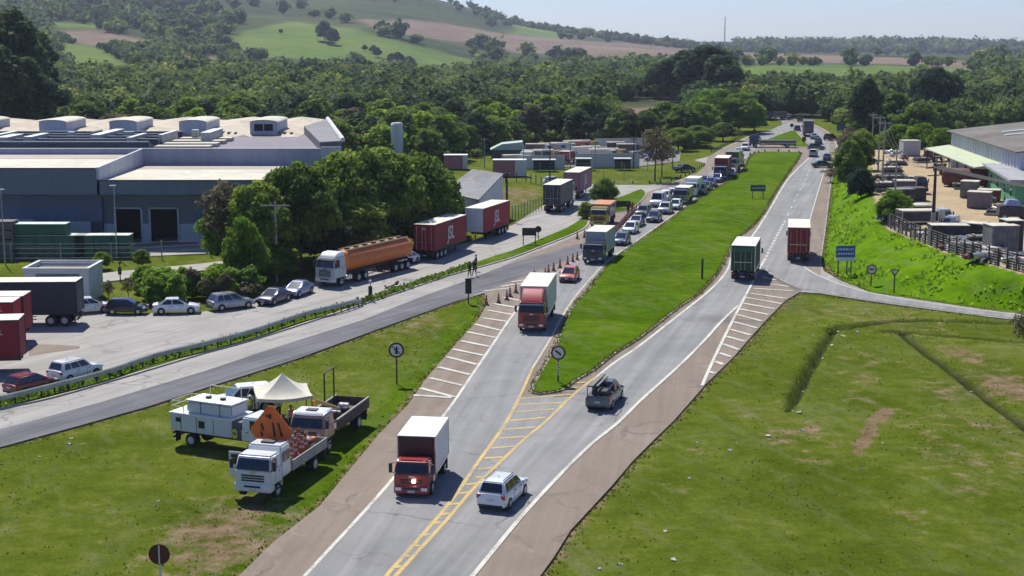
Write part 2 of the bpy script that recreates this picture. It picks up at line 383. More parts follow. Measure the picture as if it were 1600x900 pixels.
sand = ramp(n, l, mth(n, l, 'ADD', mth(n, l, 'MULTIPLY', big, .5), mth(n, l, 'MULTIPLY', mid, .5)), [(.3, (.24, .18, .12)), (.45, (.38, .29, .185)), (.6, (.45, .36, .23)), (.72, (.36, .31, .23))])
c = mixc(n, l, attr(n, 'yard'), c, sand)
l.new(c, b.inputs['Base Color']); b.inputs['Roughness'].default_value = 1; b.inputs['Specular IOR Level'].default_value = 0.0
bp = n.new('ShaderNodeBump'); bp.inputs['Strength'].default_value = .9; bp.inputs['Distance'].default_value = .12; l.new(noise(n, l, tc, 3.2, 6, .85), bp.inputs['Height']); l.new(bp.outputs[0], b.inputs['Normal'])
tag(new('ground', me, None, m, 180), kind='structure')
# ---- hills mesh
hc = np.linspace(-1100, 2750, 520); hy = np.exp(np.linspace(math.log(462), math.log(9500), 330))
HXX = ((hc - 800) / 2300)[None, :] * hy[:, None]; HYY = np.repeat(hy[:, None], len(hc), 1)
HZ = hill_z(HXX, HYY); HZ[0] -= 1.5
PX, PY = npproj(HXX, HYY, HZ)
FIELDS_GREEN = [[(355, 66), (380, 46), (450, 36), (540, 40), (600, 58), (650, 72), (750, 98), (725, 112), (690, 126), (650, 130), (610, 120), (560, 104), (480, 94), (390, 90)],
                [(90, 66), (150, 72), (195, 98), (245, 122), (205, 134), (140, 130), (92, 112)], [(72, 34), (158, 38), (155, 48), (78, 44)], [(300, 112), (360, 104), (372, 116), (310, 124)],
                [(1140, 104), (1250, 102), (1350, 103), (1520, 104), (1530, 124), (1400, 120), (1300, 127), (1140, 126)], [(800, 40), (830, 42), (900, 57), (870, 60), (800, 52)]]
FIELDS_SOIL = [[(72, 46), (160, 50), (235, 64), (240, 82), (170, 76), (86, 62)], [(275, 84), (345, 86), (350, 104), (290, 104)],
               [(560, 28), (640, 30), (760, 50), (860, 60), (960, 67), (1050, 75), (1130, 82), (1100, 102), (960, 98), (820, 82), (700, 62), (600, 48)],
               [(1130, 80), (1240, 84), (1500, 92), (1530, 103), (1300, 101), (1130, 98)], [(955, 190), (965, 168), (1060, 166), (1085, 186)], [(1450, 178), (1455, 155), (1512, 158), (1512, 178)], [(440, 118), (520, 115), (540, 130), (450, 132)]]
wx = (fbm(HXX, HYY, 90, 31) - .47) * 16; wy = (fbm(HXX, HYY, 90, 41) - .47) * 10
pas = np.zeros_like(PX); soi = np.zeros_like(PX)
for F in FIELDS_GREEN: pas = np.maximum(pas, pip(PX + wx, PY + wy, F) * 1.0)
for F in FIELDS_SOIL: soi = np.maximum(soi, pip(PX + wx, PY + wy, F) * 1.0)
pas = _blur(pas, 1); soi = _blur(soi, 1)
me = np_mesh('hills', np.stack([HXX, HYY, HZ], -1).reshape(-1, 3), grid_faces(*HXX.shape), {'pasture': pas.ravel(), 'soil': soi.ravel()})
m, n, l, b = mk('hill_ground'); tc = n.new('ShaderNodeTexCoord').outputs['Object']
big = noise(n, l, tc, 0.006, 6, .6, .5); mid = noise(n, l, tc, 0.05, 6, .75)
mx = mth(n, l, 'ADD', mth(n, l, 'MULTIPLY', big, .5), mth(n, l, 'MULTIPLY', mid, .5))
scrub = ramp(n, l, mx, [(.36, (.022, .040, .018)), (.5, (.048, .068, .028)), (.62, (.095, .100, .045))])
past = ramp(n, l, mx, [(.34, (.07, .115, .03)), (.5, (.115, .175, .035)), (.66, (.16, .20, .06))])
soilh = ramp(n, l, mx, [(.34, (.12, .085, .065)), (.5, (.19, .14, .11)), (.66, (.26, .21, .15))])
c = mixc(n, l, attr(n, 'pasture'), scrub, past); c = mixc(n, l, attr(n, 'soil'), c, soilh)
l.new(c, b.inputs['Base Color']); b.inputs['Roughness'].default_value = 1; b.inputs['Specular IOR Level'].default_value = 0.05
bp = n.new('ShaderNodeBump'); bp.inputs['Strength'].default_value = .6; bp.inputs['Distance'].default_value = 2.5; l.new(noise(n, l, tc, .12, 6, .8), bp.inputs['Height']); l.new(bp.outputs[0], b.inputs['Normal'])
tag(new('hills', me, None, m, 180), kind='structure')

# ================================================================== pavements
def asphalt(name, c0, c1, scale=.35, rot=0.0, patch=None, crack=.25):
    m, n, l, b = mk(name); tc = n.new('ShaderNodeTexCoord').outputs['Object']
    st = noise(n, l, mapping(n, l, tc, (1, .03, 1), (0, 0, rot)), 1.3, 4, .55); bigp = noise(n, l, tc, scale * .35, 7, .65, .8); fi = noise(n, l, tc, 14, 3, .8)
    f = mth(n, l, 'ADD', mth(n, l, 'MULTIPLY', st, .55), mth(n, l, 'MULTIPLY', bigp, .45))
    c = ramp(n, l, f, [(.34, c0), (.5, tuple((a + q) / 2 for a, q in zip(c0, c1))), (.64, c1)])
    if patch: c = mixc(n, l, mth(n, l, 'MULTIPLY_ADD', noise(n, l, tc, .23, 6, .7, 1.5), 7, -4.1, clamp=True), c, patch)
    vo = n.new('ShaderNodeTexVoronoi'); vo.feature = 'DISTANCE_TO_EDGE'; vo.inputs['Scale'].default_value = .16; wv_ = n.new('ShaderNodeVectorMath'); wv_.operation = 'MULTIPLY_ADD'
    nzv = n.new('ShaderNodeTexNoise'); nzv.inputs['Scale'].default_value = .5; nzv.inputs['Detail'].default_value = 5; l.new(tc, nzv.inputs['Vector']); l.new(nzv.outputs['Color'], wv_.inputs[0]); wv_.inputs[1].default_value = (3.5, 3.5, 0); l.new(tc, wv_.inputs[2]); l.new(wv_.outputs[0], vo.inputs['Vector'])
    ck = mth(n, l, 'MULTIPLY', mth(n, l, 'MULTIPLY_ADD', vo.outputs['Distance'], -38, 1, clamp=True), mth(n, l, 'MULTIPLY_ADD', noise(n, l, tc, .12, 3), 5, -2.2, clamp=True))
    c = mixc(n, l, mth(n, l, 'MULTIPLY', ck, crack * 2.2), c, (.045, .043, .042))
    hs = n.new('ShaderNodeHueSaturation'); l.new(c, hs.inputs['Color']); l.new(mth(n, l, 'MULTIPLY_ADD', fi, .5, .75), hs.inputs['Value']); c = hs.outputs[0]
    l.new(c, b.inputs['Base Color']); b.inputs['Roughness'].default_value = .85; b.inputs['Specular IOR Level'].default_value = 0.25
    bp = n.new('ShaderNodeBump'); bp.inputs['Strength'].default_value = .25; bp.inputs['Distance'].default_value = .02; l.new(fi, bp.inputs['Height']); l.new(bp.outputs[0], b.inputs['Normal'])
    return m
M_SHOULDER = asphalt('worn_shoulder', (.165, .128, .098), (.235, .190, .150), rot=-.13, patch=(.26, .22, .18))
M_LANE = asphalt('lane_asphalt', (.165, .165, .163), (.268, .266, .260), rot=-.13, patch=(.17, .168, .168))
M_LANEB = asphalt('lane_asphalt_light', (.163, .163, .161), (.275, .272, .266), rot=-.26, patch=(.20, .198, .195))
M_DARK = asphalt('fresh_asphalt', (.060, .059, .068), (.160, .156, .170), rot=-.52)
M_LOT = asphalt('worn_lot', (.225, .215, .200), (.350, .335, .310), rot=-.5, patch=(.20, .17, .14))
M_PALE = asphalt('pale_concrete', (.26, .245, .225), (.36, .34, .30), rot=-.5)
def worn_paint(name, col, under):
    m, n, l, b = mk(name); tc = n.new('ShaderNodeTexCoord').outputs['Object']
    f = mth(n, l, 'ADD', mth(n, l, 'MULTIPLY', noise(n, l, tc, 7, 6, .75), .6), mth(n, l, 'MULTIPLY', noise(n, l, tc, .35, 4, .6), .4))
    l.new(ramp(n, l, f, [(.42, under), (.50, tuple(k * .8 for k in col)), (.62, col)]), b.inputs['Base Color']); b.inputs['Roughness'].default_value = .85; return m
M_WHITE = worn_paint('road_paint_white', (.62, .61, .54), (.30, .29, .26)); M_YEL = worn_paint('road_paint_yellow', (.56, .40, .14), (.28, .24, .16))
M_CREAM = mat('road_edge_cream', (.40, .37, .28), .85, 0, .2, .8)
M_KERB = mat('kerb_concrete', (.30, .28, .24), .9, 0, .2, 1)
M_GRASS = MATS['grass_ground']
def sheet(name, pxs, z, m, sm=3, closed=True, depth=.12):
    P = W(pxs); P = smooth_pts(P, sm, True) if sm > 1 else P
    return tag(poly_prism(name, P, z - depth, z, m), kind='structure')
MAIN = [(-260, 790), (0, 699), (133, 663), (233, 635), (350, 597), (467, 560), (567, 523), (653, 492), (713, 471), (757, 457), (760, 477), (747, 500), (710, 540), (667, 590), (637, 633), (593, 677), (547, 733), (500, 790), (427, 847), (373, 900), (250, 1010),
        (790, 1010), (844, 900), (865, 871), (892, 828), (929, 788), (956, 759), (988, 721), (1020, 689), (1053, 657), (1083, 623), (1103, 600), (1147, 557), (1173, 527), (1200, 497), (1227, 470), (1250, 456), (1280, 458), (1337, 467), (1400, 476), (1467, 485), (1563, 497), (1720, 514), (2300, 590),
        (2300, 562), (1720, 502), (1563, 487), (1500, 478), (1433, 468), (1360, 457), (1310, 437), (1287, 423), (1283, 407), (1290, 360), (1298, 293), (1304, 262), (1309, 228), (1304, 212), (1285, 200), (1262, 190), (1240, 184), (1215, 182),
        (1205, 184), (1222, 190), (1222, 195), (1205, 203), (1184, 207), (1160, 217), (1130, 231), (1109, 244), (1085, 250), (1104, 256), (1103, 259), (1088, 271), (1053, 284), (1016, 289), (969, 289), (925, 288), (905, 285), (875, 300), (847, 322), (800, 352), (740, 376), (640, 404), (560, 424), (490, 441), (440, 461), (397, 474), (310, 488), (167, 490), (150, 476), (45, 470), (-260, 460)]
P = W(MAIN); tag(poly_prism('road_pavement', P, -.25, 0.0, M_LOT), kind='structure')
HW = [(757, 457), (760, 477), (747, 500), (710, 540), (667, 590), (637, 633), (593, 677), (547, 733), (500, 790), (427, 847), (373, 900), (250, 1010),
      (790, 1010), (844, 900), (865, 871), (892, 828), (929, 788), (956, 759), (988, 721), (1020, 689), (1053, 657), (1083, 623), (1103, 600), (1147, 557), (1173, 527), (1200, 497), (1227, 470), (1250, 456), (1258, 440), (1283, 430), (1281, 407), (1288, 360), (1296, 293), (1302, 262), (1306, 228), (1300, 212), (1283, 200), (1262, 192), (1240, 187), (1224, 190), (1222, 195), (1206, 204), (1184, 208), (1160, 219), (1130, 232), (1106, 246), (1100, 262),
      (1086, 272), (1053, 285), (1012, 300), (1000, 312), (975, 326), (930, 352), (905, 366), (862, 384), (800, 408), (760, 430)]
tag(poly_prism('road_shoulder', W(HW), -.2, .008, M_SHOULDER), kind='structure')
DARKA = [(-260, 790), (0, 699), (133, 663), (233, 635), (350, 597), (467, 560), (567, 523), (653, 492), (713, 471), (757, 455), (800, 438), (850, 420), (883, 407), (915, 396), (925, 382), (900, 381), (867, 391), (800, 412), (770, 422), (733, 437), (650, 467), (567, 500), (400, 553), (320, 580), (160, 628), (0, 671), (-260, 755)]
tag(poly_prism('frontage_road', W(DARKA), -.2, .020, M_DARK), kind='structure')
LA = [(440, 950), (477, 900), (602, 763), (697, 645), (733, 593), (767, 543), (803, 490), (838, 452), (872, 425), (905, 403), (945, 378), (985, 345), (1010, 325), (1040, 305), (1080, 288), (1110, 270), (1130, 252), (1148, 238), (1168, 224), (1190, 210), (1215, 198), (1232, 191), (1250, 193), (1246, 203), (1232, 206), (1200, 217), (1186, 229), (1171, 241), (1152, 264), (1122, 284), (1080, 315), (1048, 340), (994, 378), (950, 410), (910, 455), (884, 485), (858, 533), (838, 566), (811, 622), (785, 668), (748, 722), (700, 791), (600, 905), (560, 950)]
tag(poly_prism('left_carriageway', W(LA), -.1, .030, M_LANE), kind='structure')
LB = [(575, 950), (622, 900), (700, 812), (743, 762), (817, 690), (852, 661), (893, 621), (917, 601), (960, 568), (1000, 541), (1060, 494), (1110, 454), (1136, 424), (1146, 396), (1171, 375), (1201, 330), (1232, 279), (1262, 247), (1266, 226), (1256, 214), (1243, 203), (1250, 193), (1268, 196), (1285, 206), (1297, 222), (1294, 250), (1282, 287), (1265, 345), (1252, 380), (1250, 405), (1257, 417), (1271, 427), (1302, 441), (1340, 453), (1400, 466), (1467, 476), (1563, 489), (1720, 504), (2300, 566),
      (2300, 586), (1720, 512), (1563, 495), (1467, 483), (1400, 474), (1337, 465), (1302, 461), (1255, 451), (1232, 442), (1209, 430), (1196, 420), (1190, 425), (1173, 448), (1153, 480), (1127, 503), (1100, 533), (1060, 573), (1000, 627), (960, 663), (921, 697), (865, 753), (807, 817), (740, 899), (700, 950)]
tag(poly_prism('right_carriageway', W(LB), -.1, .031, M_LANEB), kind='structure')
CH = [(600, 905), (700, 791), (748, 722), (785, 668), (811, 622), (838, 566), (830, 617), (893, 621), (852, 661), (817, 690), (743, 762), (700, 812), (622, 900), (618, 905)]
tag(poly_prism('central_reserve', W([(603, 903), (700, 791), (748, 722), (785, 668), (813, 620), (893, 621), (852, 661), (817, 690), (743, 762), (700, 812), (620, 903)]), -.1, .034, M_LANE), kind='structure')
MK = []
def mark(pts, w=.16, m=None, z=.042, dash=None, sm=4, name='road_marking'):
    o = strip(name, W(pts), w, z, m or M_WHITE, sm, dash); tag(o, kind='structure'); return o
mark([(440, 945), (477, 900), (602, 763), (697, 645), (733, 593), (767, 543), (803, 490), (825, 466)], .22)
mark([(590, 920), (604, 900), (700, 790), (748, 721), (787, 667), (812, 621), (832, 576)], .24, M_YEL)
mark([(604, 918), (619, 900), (700, 811), (743, 761), (817, 689), (852, 660), (893, 620), (917, 600), (933, 589)], .24, M_YEL)
mark([(832, 576), (840, 563), (860, 530), (884, 486), (910, 450), (950, 408), (994, 377), (1048, 339), (1080, 314), (1122, 283), (1150, 264), (1168, 243)], .20, M_CREAM, .043)
mark([(933, 589), (960, 567), (1000, 540), (1060, 493), (1110, 453), (1136, 423), (1146, 396), (1171, 375), (1201, 330), (1232, 279), (1264, 247)], .24)
mark([(700, 945), (740, 899), (807, 817), (865, 753), (921, 697), (967, 660), (1000, 627), (1060, 573), (1100, 533), (1127, 503), (1153, 478)], .26)
mark([(1097, 603), (1110, 573), (1127, 537), (1147, 497), (1173, 447), (1186, 421), (1196, 404)], .26)
mark([(1197, 402), (1212, 372), (1224, 350)], .28, dash=(1.5, 1.2))
mark([(1225, 349), (1256, 284), (1272, 250)], .13, dash=(3, 6))
mark([(1265, 345), (1282, 287), (1294, 250)], .15)
mark([(1257, 417), (1271, 427), (1302, 441), (1340, 453), (1400, 466), (1467, 476), (1563, 489), (1720, 504)], .18)
mark([(1196, 421), (1209, 431), (1232, 443), (1255, 452), (1302, 462), (1337, 466), (1400, 475), (1467, 484), (1600, 499)], .14, M_CREAM)
mark([(1192, 419), (1207, 433), (1232, 446), (1252, 454)], .5, M_DARK, .037)
mark([(850, 440), (905, 402), (945, 377), (985, 344)], .14, M_WHITE)
for a, b2 in [((646, 618), (707, 622)), ((657, 607), (710, 621)), ((672, 591), (723, 603)), ((685, 574), (735, 586)), ((698, 558), (745, 570)), ((708, 546), (756, 556)), ((720, 533), (765, 542)), ((730, 519), (774, 528)), ((742, 507), (783, 517)), ((753, 497), (793, 503)), ((762, 485), (800, 492)), ((772, 475), (807, 481)), ((787, 465), (812, 470)), ((757, 455), (800, 450)), ((783, 448), (830, 441)), ((800, 441), (850, 433)), ((820, 455), (840, 447))]:
    mark([a, b2], .42, M_WHITE, .044, sm=1, name='hatch_marking')
for a, b2 in [((813, 624), (893, 617)), ((808, 633), (880, 630)), ((802, 645), (866, 640)), ((797, 658), (853, 653)), ((787, 672), (836, 668)), ((779, 686), (820, 683)), ((768, 701), (803, 698)), ((757, 717), (786, 715)), ((747, 734), (771, 732)), ((743, 747), (757, 746)), ((728, 758), (748, 756)), ((715, 772), (735, 770)), ((698, 790), (718, 787)), ((684, 806), (702, 803)), ((672, 820), (688, 817)), ((655, 838), (671, 836)), ((640, 855), (655, 853)), ((626, 871), (640, 869)), ((612, 888), (627, 886)), ((878, 609), (904, 606)), ((895, 600), (915, 598))]:
    mark([a, b2], .33, M_YEL, .046, sm=1, name='chevron_marking')
for a, b2 in [((1190, 433), (1212, 438)), ((1193, 443), (1233, 448)), ((1178, 451), (1240, 455)), ((1173, 459), (1230, 467)), ((1164, 465), (1221, 475)), ((1160, 474), (1210, 483)), ((1155, 483), (1201, 492)), ((1151, 492), (1190, 502)), ((1146, 503), (1183, 513)), ((1141, 515), (1173, 524)), ((1135, 526), (1164, 534)), ((1130, 538), (1155, 547)), ((1124, 552), (1142, 558)), ((1117, 565), (1130, 570)), ((1109, 581), (1117, 584))]:
    mark([a, b2], .42, M_WHITE, .044, sm=1, name='hatch_marking')
# grass islands with kerbs
def island(name, pxs, h=.12, sm=3, kerb=.22):
    P = smooth_pts(W(pxs), sm, True)
    tag(poly_prism(name + '_kerb', P, -.05, h, M_KERB), kind='structure')
    # shrink
    n_ = len(P); area = sum(P[i].x * P[(i + 1) % n_].y - P[(i + 1) % n_].x * P[i].y for i in range(n_)); sg = 1 if area > 0 else -1
    Q = []
    for i in range(n_):
        t = (P[(i + 1) % n_] - P[i - 1]).normalized(); Q.append(P[i] + Vector((-t.y, t.x)) * kerb * sg)
    V = np.array([(p.x, p.y) for p in Q]); me_o = poly_prism(name, Q, h, h + .05, M_GRASS)
    a = me_o.data.attributes.new('lush', 'FLOAT', 'POINT'); a.data.foreach_set('value', np.full(len(me_o.data.vertices), .8, dtype=np.float32))
    return tag(me_o, kind='structure')
island('median_grass', MED)
island('triangle_grass', [(1193, 221), (1212, 213), (1235, 205), (1243, 205), (1254, 217), (1265, 228), (1256, 229), (1221, 228)], sm=1)
island('verge_strip', [(-200, 690), (0, 641), (85, 622), (197, 590), (320, 553), (400, 531), (567, 477), (650, 449), (700, 432), (747, 419), (800, 404), (840, 389), (873, 376), (912, 359), (922, 345), (921, 322), (913, 333), (905, 343), (883, 357), (850, 371), (800, 392), (770, 401), (720, 419), (667, 436), (613, 456), (567, 472), (500, 487), (400, 519), (320, 536), (250, 552), (160, 580), (70, 606), (0, 628), (-200, 676)], kerb=.3)
island('street_corner_grass', [(925, 338), (957, 333), (987, 327), (1010, 305), (1000, 297), (973, 307), (950, 314), (930, 322)])
# factory forecourt and the side path
sheet('factory_apron', [(-260, 404), (0, 404), (190, 402), (330, 396), (420, 386), (420, 372), (-260, 374)], .02, M_PALE, 1)
sheet('side_path', [(160, 441), (230, 431), (313, 423), (380, 416), (380, 405), (313, 412), (230, 420), (155, 428)], .02, M_PALE, 2)
sheet('lot_patch', [(45, 541), (70, 538), (125, 541), (124, 545), (70, 552), (45, 556)], .014, M_SHOULDER, 1)
# ================================================================== vehicle builders (+X forward, origin on the ground at the centre)
GLASS = mat('vehicle_glass', (.012, .016, .022), .06, 0, .1, 2, coat=.5)
TYRE = mat('tyre_rubber', (.018, .018, .018), .85, 0, .2, 5)
RIM = mat('rim_alloy', (.42, .43, .45), .35, .7, .1, 5)
RIMW = mat('rim_painted', (.50, .50, .48), .55, .1, .15, 5)
BLACKP = mat('black_plastic', (.025, .025, .027), .6, 0, .2, 5)
LAMPC = mat('lamp_clear', (.75, .76, .78), .12, .3, .05, 5, coat=.6)
LAMPR = mat('lamp_red', (.35, .012, .010), .25, 0, .1, 5, coat=.5)
LAMPO = mat('lamp_orange', (.65, .20, .02), .3, 0, .1, 5)
PLATE = mat('number_plate', (.55, .55, .52), .5, 0, .05, 9)
CHROME = mat('bright_metal', (.55, .56, .58), .25, .9, .08, 3)
CHASSIS = mat('chassis_dark', (.030, .030, .032), .7, .2, .25, 3)
WHITE = paint('white', (.72, .73, .74)); SILVER = paint('silver', (.36, .37, .39), .5); BLACK = paint('black', (.015, .016, .018))
RED = paint('red', (.33, .020, .018)); NAVY = paint('navy', (.022, .030, .075), .2); BLUE = paint('blue', (.05, .06, .30), .2); GREY = paint('grey', (.115, .12, .13), .4)
LILAC = paint('lilac', (.26, .24, .52), .3); PALEG = mat('panel_pale_green', (.37, .39, .375), .65, 0, .05, .8, dirt=.15); DARKG = paint('dark_green', (.02, .055, .035)); GREENB = mat('panel_green', (.030, .110, .055), .7)
ORANGE = paint('orange', (.52, .145, .04)); YELLOW = paint('yellow', (.60, .36, .03)); tarp = lambda n_, c: mat('tarp_' + n_, c, .75, 0, .08, .8, bump=.15, bscale=2.5)
MAROON = tarp('maroon', (.23, .012, .020)); DARKGT = tarp('dark_green', (.02, .060, .036)); REDBOX = tarp('red_box', (.31, .012, .022))
DARKB = paint('dark_blue_grey', (.030, .040, .055)); CREAMB = mat('panel_cream', (.60, .565, .50), .65, 0, .05, .8, dirt=.15); WHITEB = mat('panel_white', (.66, .65, .66), .6, 0, .04, .8, dirt=.12); MAUVE = tarp('mauve', (.27, .12, .16))
ROOFW = mat('box_roof_white', (.78, .78, .76), .5, 0, .05, 1.2, dirt=.1); ROOFC = mat('box_roof_cream', (.66, .62, .50), .6, 0, .06, 1.2, dirt=.25)
GREYTARP = mat('grey_tarpaulin', (.14, .14, .125), .7, 0, .08, 1, bump=.2, bscale=2); DARKTARP = mat('dark_tarpaulin', (.025, .036, .046), .7, 0, .1, 1, bump=.2, bscale=2)
def wheel(parent, x, y, r, w, rimm=RIM, name='wheel'):
    bm = bmesh.new(); cyl(bm, (x, y - w / 2, r), (x, y + w / 2, r), r, r, 18)
    bmesh.ops.bevel(bm, geom=[e for e in bm.edges if abs(e.verts[0].co.y - e.verts[1].co.y) < 1e-5], offset=.03, segments=1, affect='EDGES')
    t = bm_obj(name, bm, parent, TYRE, 40)
    s = 1 if y > 0 else -1
    bm = bmesh.new(); cyl(bm, (x, y + s * (w / 2 - .02), r), (x, y + s * (w / 2 + .012), r), r * .60, r * .55, 14)
    cyl(bm, (x, y + s * (w / 2 + .01), r), (x, y + s * (w / 2 + .035), r), r * .2, r * .16, 10)
    bm_obj('rim', bm, t, rimm, 40)
    return t
def panel(name, q, parent, m, inset=(.06, .06, .08, .08), off=.014, th=.02):
    """q: 4 corners (bottom-left, bottom-right, top-right, top-left) seen from outside; inset l, r, b, t as fractions"""
    a, b, c, d = [Vector(p) for p in q]; l, r, bo, tp = inset
    P = lambda u, v: a.lerp(b, u).lerp(d.lerp(c, u), v)
    nrm = (b - a).cross(d - a).normalized()
    pts = [P(l, bo), P(1 - r, bo), P(1 - r, 1 - tp), P(l, 1 - tp)]
    bm = bmesh.new(); B = [bm.verts.new(p + nrm * (off - th)) for p in pts]; T = [bm.verts.new(p + nrm * off) for p in pts]
    bm.faces.new(T); bm.faces.new(B[::-1])
    for i in range(4): j = (i + 1) % 4; bm.faces.new((B[i], B[j], T[j], T[i]))
    return bm_obj(name, bm, parent, m)
CARS = {
 'hatch': dict(L=3.95, W=1.70, H=1.50, belt=.92, base=(-1.88, 1.18), roof=(-1.42, .10), prof=[(-.5, .78, .78), (-.485, .90, .88), (-.44, .98, .93), (-.3, 1, .95), (0, 1, .94), (.2, 1, .93), (.33, .99, .86), (.43, .94, .76), (.485, .84, .62), (.5, .72, .50)]),
 'sedan': dict(L=4.45, W=1.74, H=1.47, belt=.92, base=(-1.80, 1.22), roof=(-.92, .16), prof=[(-.5, .76, .72), (-.487, .88, .92), (-.43, .95, .97), (-.33, .99, .98), (-.1, 1, .95), (.2, 1, .93), (.34, .99, .86), (.44, .93, .76), (.487, .84, .62), (.5, .72, .50)]),
 'suv': dict(L=4.25, W=1.80, H=1.66, belt=1.02, base=(-2.0, 1.08), roof=(-1.72, .34), prof=[(-.5, .80, .85), (-.487, .92, 1.0), (-.44, .98, 1.04), (-.3, 1, 1.05), (0, 1, 1.04), (.2, 1, 1.03), (.33, .99, .98), (.44, .95, .90), (.487, .86, .72), (.5, .76, .55)]),
 'wagon': dict(L=4.55, W=1.80, H=1.64, belt=.94, base=(-2.12, 1.22), roof=(-1.72, .22), prof=[(-.5, .78, .80), (-.487, .90, .93), (-.44, .97, .96), (-.3, 1, .97), (0, 1, .95), (.2, 1, .94), (.34, .99, .88), (.44, .94, .78), (.487, .84, .64), (.5, .72, .50)]),
 'van': dict(L=4.7, W=1.95, H=2.2, belt=1.15, base=(-2.3, 1.65), roof=(-2.2, .95), prof=[(-.5, .9, 1.0), (-.49, .97, 1.15), (-.3, 1, 1.17), (0, 1, 1.17), (.2, 1, 1.16), (.35, .99, 1.14), (.44, .95, 1.0), (.487, .88, .8), (.5, .8, .6)]),
 'pickup': dict(L=5.1, W=1.82, H=1.76, belt=1.06, base=(-.62, 1.35), roof=(-.42, .62), prof=[(-.5, .88, 1.0), (-.49, .96, 1.07), (-.44, .99, 1.08), (-.3, 1, 1.08), (0, 1, 1.07), (.22, 1, 1.06), (.34, .98, 1.0), (.44, .94, .93), (.487, .86, .75), (.5, .78, .6)]),
}
def car(kind, pm, label, cat='car', group=None, name=None, rimm=RIM, detail=True):
    s = CARS[kind]; L, Wd, H, hb = s['L'], s['W'] / 2, s['H'], s['belt']
    t = thing(name or {'suv': 'parked_suv', 'van': 'panel_van', 'pickup': 'pickup_truck'}.get(kind, 'passenger_car').replace('parked_suv', 'sport_utility_car'), label, cat, group=group)
    bm = bmesh.new(); rows = []
    for f, wf, zt in s['prof']:
        x = f * L; w = Wd * wf; zb = .24 if abs(f) < .44 else .30
        sec = [(0, zt + .03), (w * .6, zt + .02), (w * .93, zt - .03), (w, zt - .17), (w * 1.0, .50), (w * .96, zb), (0, zb)]
        sec = [(y, z) for y, z in sec]; full = sec + [(-y, z) for y, z in sec[-2:0:-1]]
        rows.append([bm.verts.new((x, y, z)) for y, z in full])
    for a, b in zip(rows, rows[1:]):
        for i in range(len(a)): j = (i + 1) % len(a); bm.faces.new((a[i], a[j], b[j], b[i]))
    bm.faces.new(rows[0][::-1]); bm.faces.new(rows[-1]); bmesh.ops.recalc_face_normals(bm, faces=bm.faces)
    body = bm_obj('body', bm, t, pm, 38); body['painted'] = 1
    # greenhouse
    x0, x1 = s['base']; u0, u1 = s['roof']; wb, wt = Wd * .92, Wd * .74
    if kind == 'van': wt = Wd * .86
    zb = hb - .02; zt = H - .04
    B = [(x0, -wb, zb), (x1, -wb, zb), (x1, wb, zb), (x0, wb, zb)]; T = [(u0, -wt, zt), (u1, -wt, zt), (u1, wt, zt), (u0, wt, zt)]
    bm = bmesh.new(); hexa(bm, B, T, .07, 2)
    # slight roof crown
    for v in bm.verts:
        if v.co.z > zt - .09: v.co.z += .04 * (1 - (v.co.y / wt) ** 2)
    cab = bm_obj('cabin', bm, t, pm, 50); cab['painted'] = 1
    panel('windscreen', [B[1], B[2], T[2], T[1]], t, GLASS, (.07, .07, .04, .07))
    panel('rear_window', [B[3], B[0], T[0], T[3]], t, GLASS, (.09, .09, .15, .08))
    for sd_, q in ((-1, [B[0], B[1], T[1], T[0]]), (1, [B[2], B[3], T[3], T[2]])):
        if kind == 'van': cuts = [(.66, .90)]
        elif kind == 'pickup': cuts = [(.05, .45), (.49, .93)]
        else: cuts = [(.10, .30), (.33, .61), (.64, .93)] if kind in ('hatch', 'suv', 'wagon') else [(.12, .48), (.52, .93)]
        for c0, c1 in cuts:
            if sd_ > 0: c0, c1 = 1 - c1, 1 - c0
            panel('side_window', q, t, GLASS, (c0, 1 - c1, .12, .12))
    if kind == 'pickup':
        w = Wd * .86; box('bed', [(-L / 2 + .12, x0 - .06, -w, w, .98, 1.095)], t, BLACKP)
    for y in (-1, 1):
        fl = 1 if y > 0 else -1
        box('headlight', (L / 2 - .30, L / 2 - .055, y * Wd * .78 - .19, y * Wd * .78 + .15 if y < 0 else y * Wd * .78 + .17, .60 if hb < 1 else .68, .74 if hb < 1 else .86), t, LAMPC, .03)
        box('tail_light', (-L / 2 + .005, -L / 2 + .16, y * Wd * .80 - .14, y * Wd * .80 + .11, hb - .28, hb - .04), t, LAMPR, .02)
        box('mirror', (x1 - .42, x1 - .28, y * (Wd + .09) - .09, y * (Wd + .09) + .09, hb - .02, hb + .13), t, pm, .03)['painted'] = 1
        for wx in (L * .315, -L * .305):
            bm = bmesh.new(); cyl(bm, (wx, y * (Wd - .12), .32), (wx, y * (Wd + .004), .32), .375, .375, 20); bm_obj('wheel_arch', bm, t, BLACKP)
            wheel(t, wx, y * (Wd - .085), .31 if kind not in ('suv', 'pickup', 'van') else .35, .21, rimm)
    box('grille', (L / 2 - .06, L / 2 + .012, -Wd * .50, Wd * .50, .44, .58), t, BLACKP, .01)
    box('bumper', [(L / 2 - .14, L / 2 + .02, -Wd * .74, Wd * .74, .26, .40)], t, BLACKP, .02)
    box('rear_bumper', [(-L / 2 - .02, -L / 2 + .12, -Wd * .80, Wd * .80, .28, .42)], t, BLACKP, .02)
    box('number_plate', [(L / 2 + .013, L / 2 + .03, -.2, .2, .42, .54)], t, PLATE)
    box('rear_number_plate', [(-L / 2 - .03, -L / 2 + .02, -.2, .2, .62, .74)], t, PLATE)
    for y in (-1, 1):
        for hx in (-.35, .65): box('door_handle', (hx - .09, hx + .09, y * (Wd + .008) - .012, y * (Wd + .008) + .012, hb - .16, hb - .12), t, BLACKP)
        box('door_seam', [(sx - .012, sx + .012, y * (Wd + .001) - .006, y * (Wd + .001) + .006, .42, hb - .06) for sx in (-.55, .42, 1.05)], t, BLACKP)
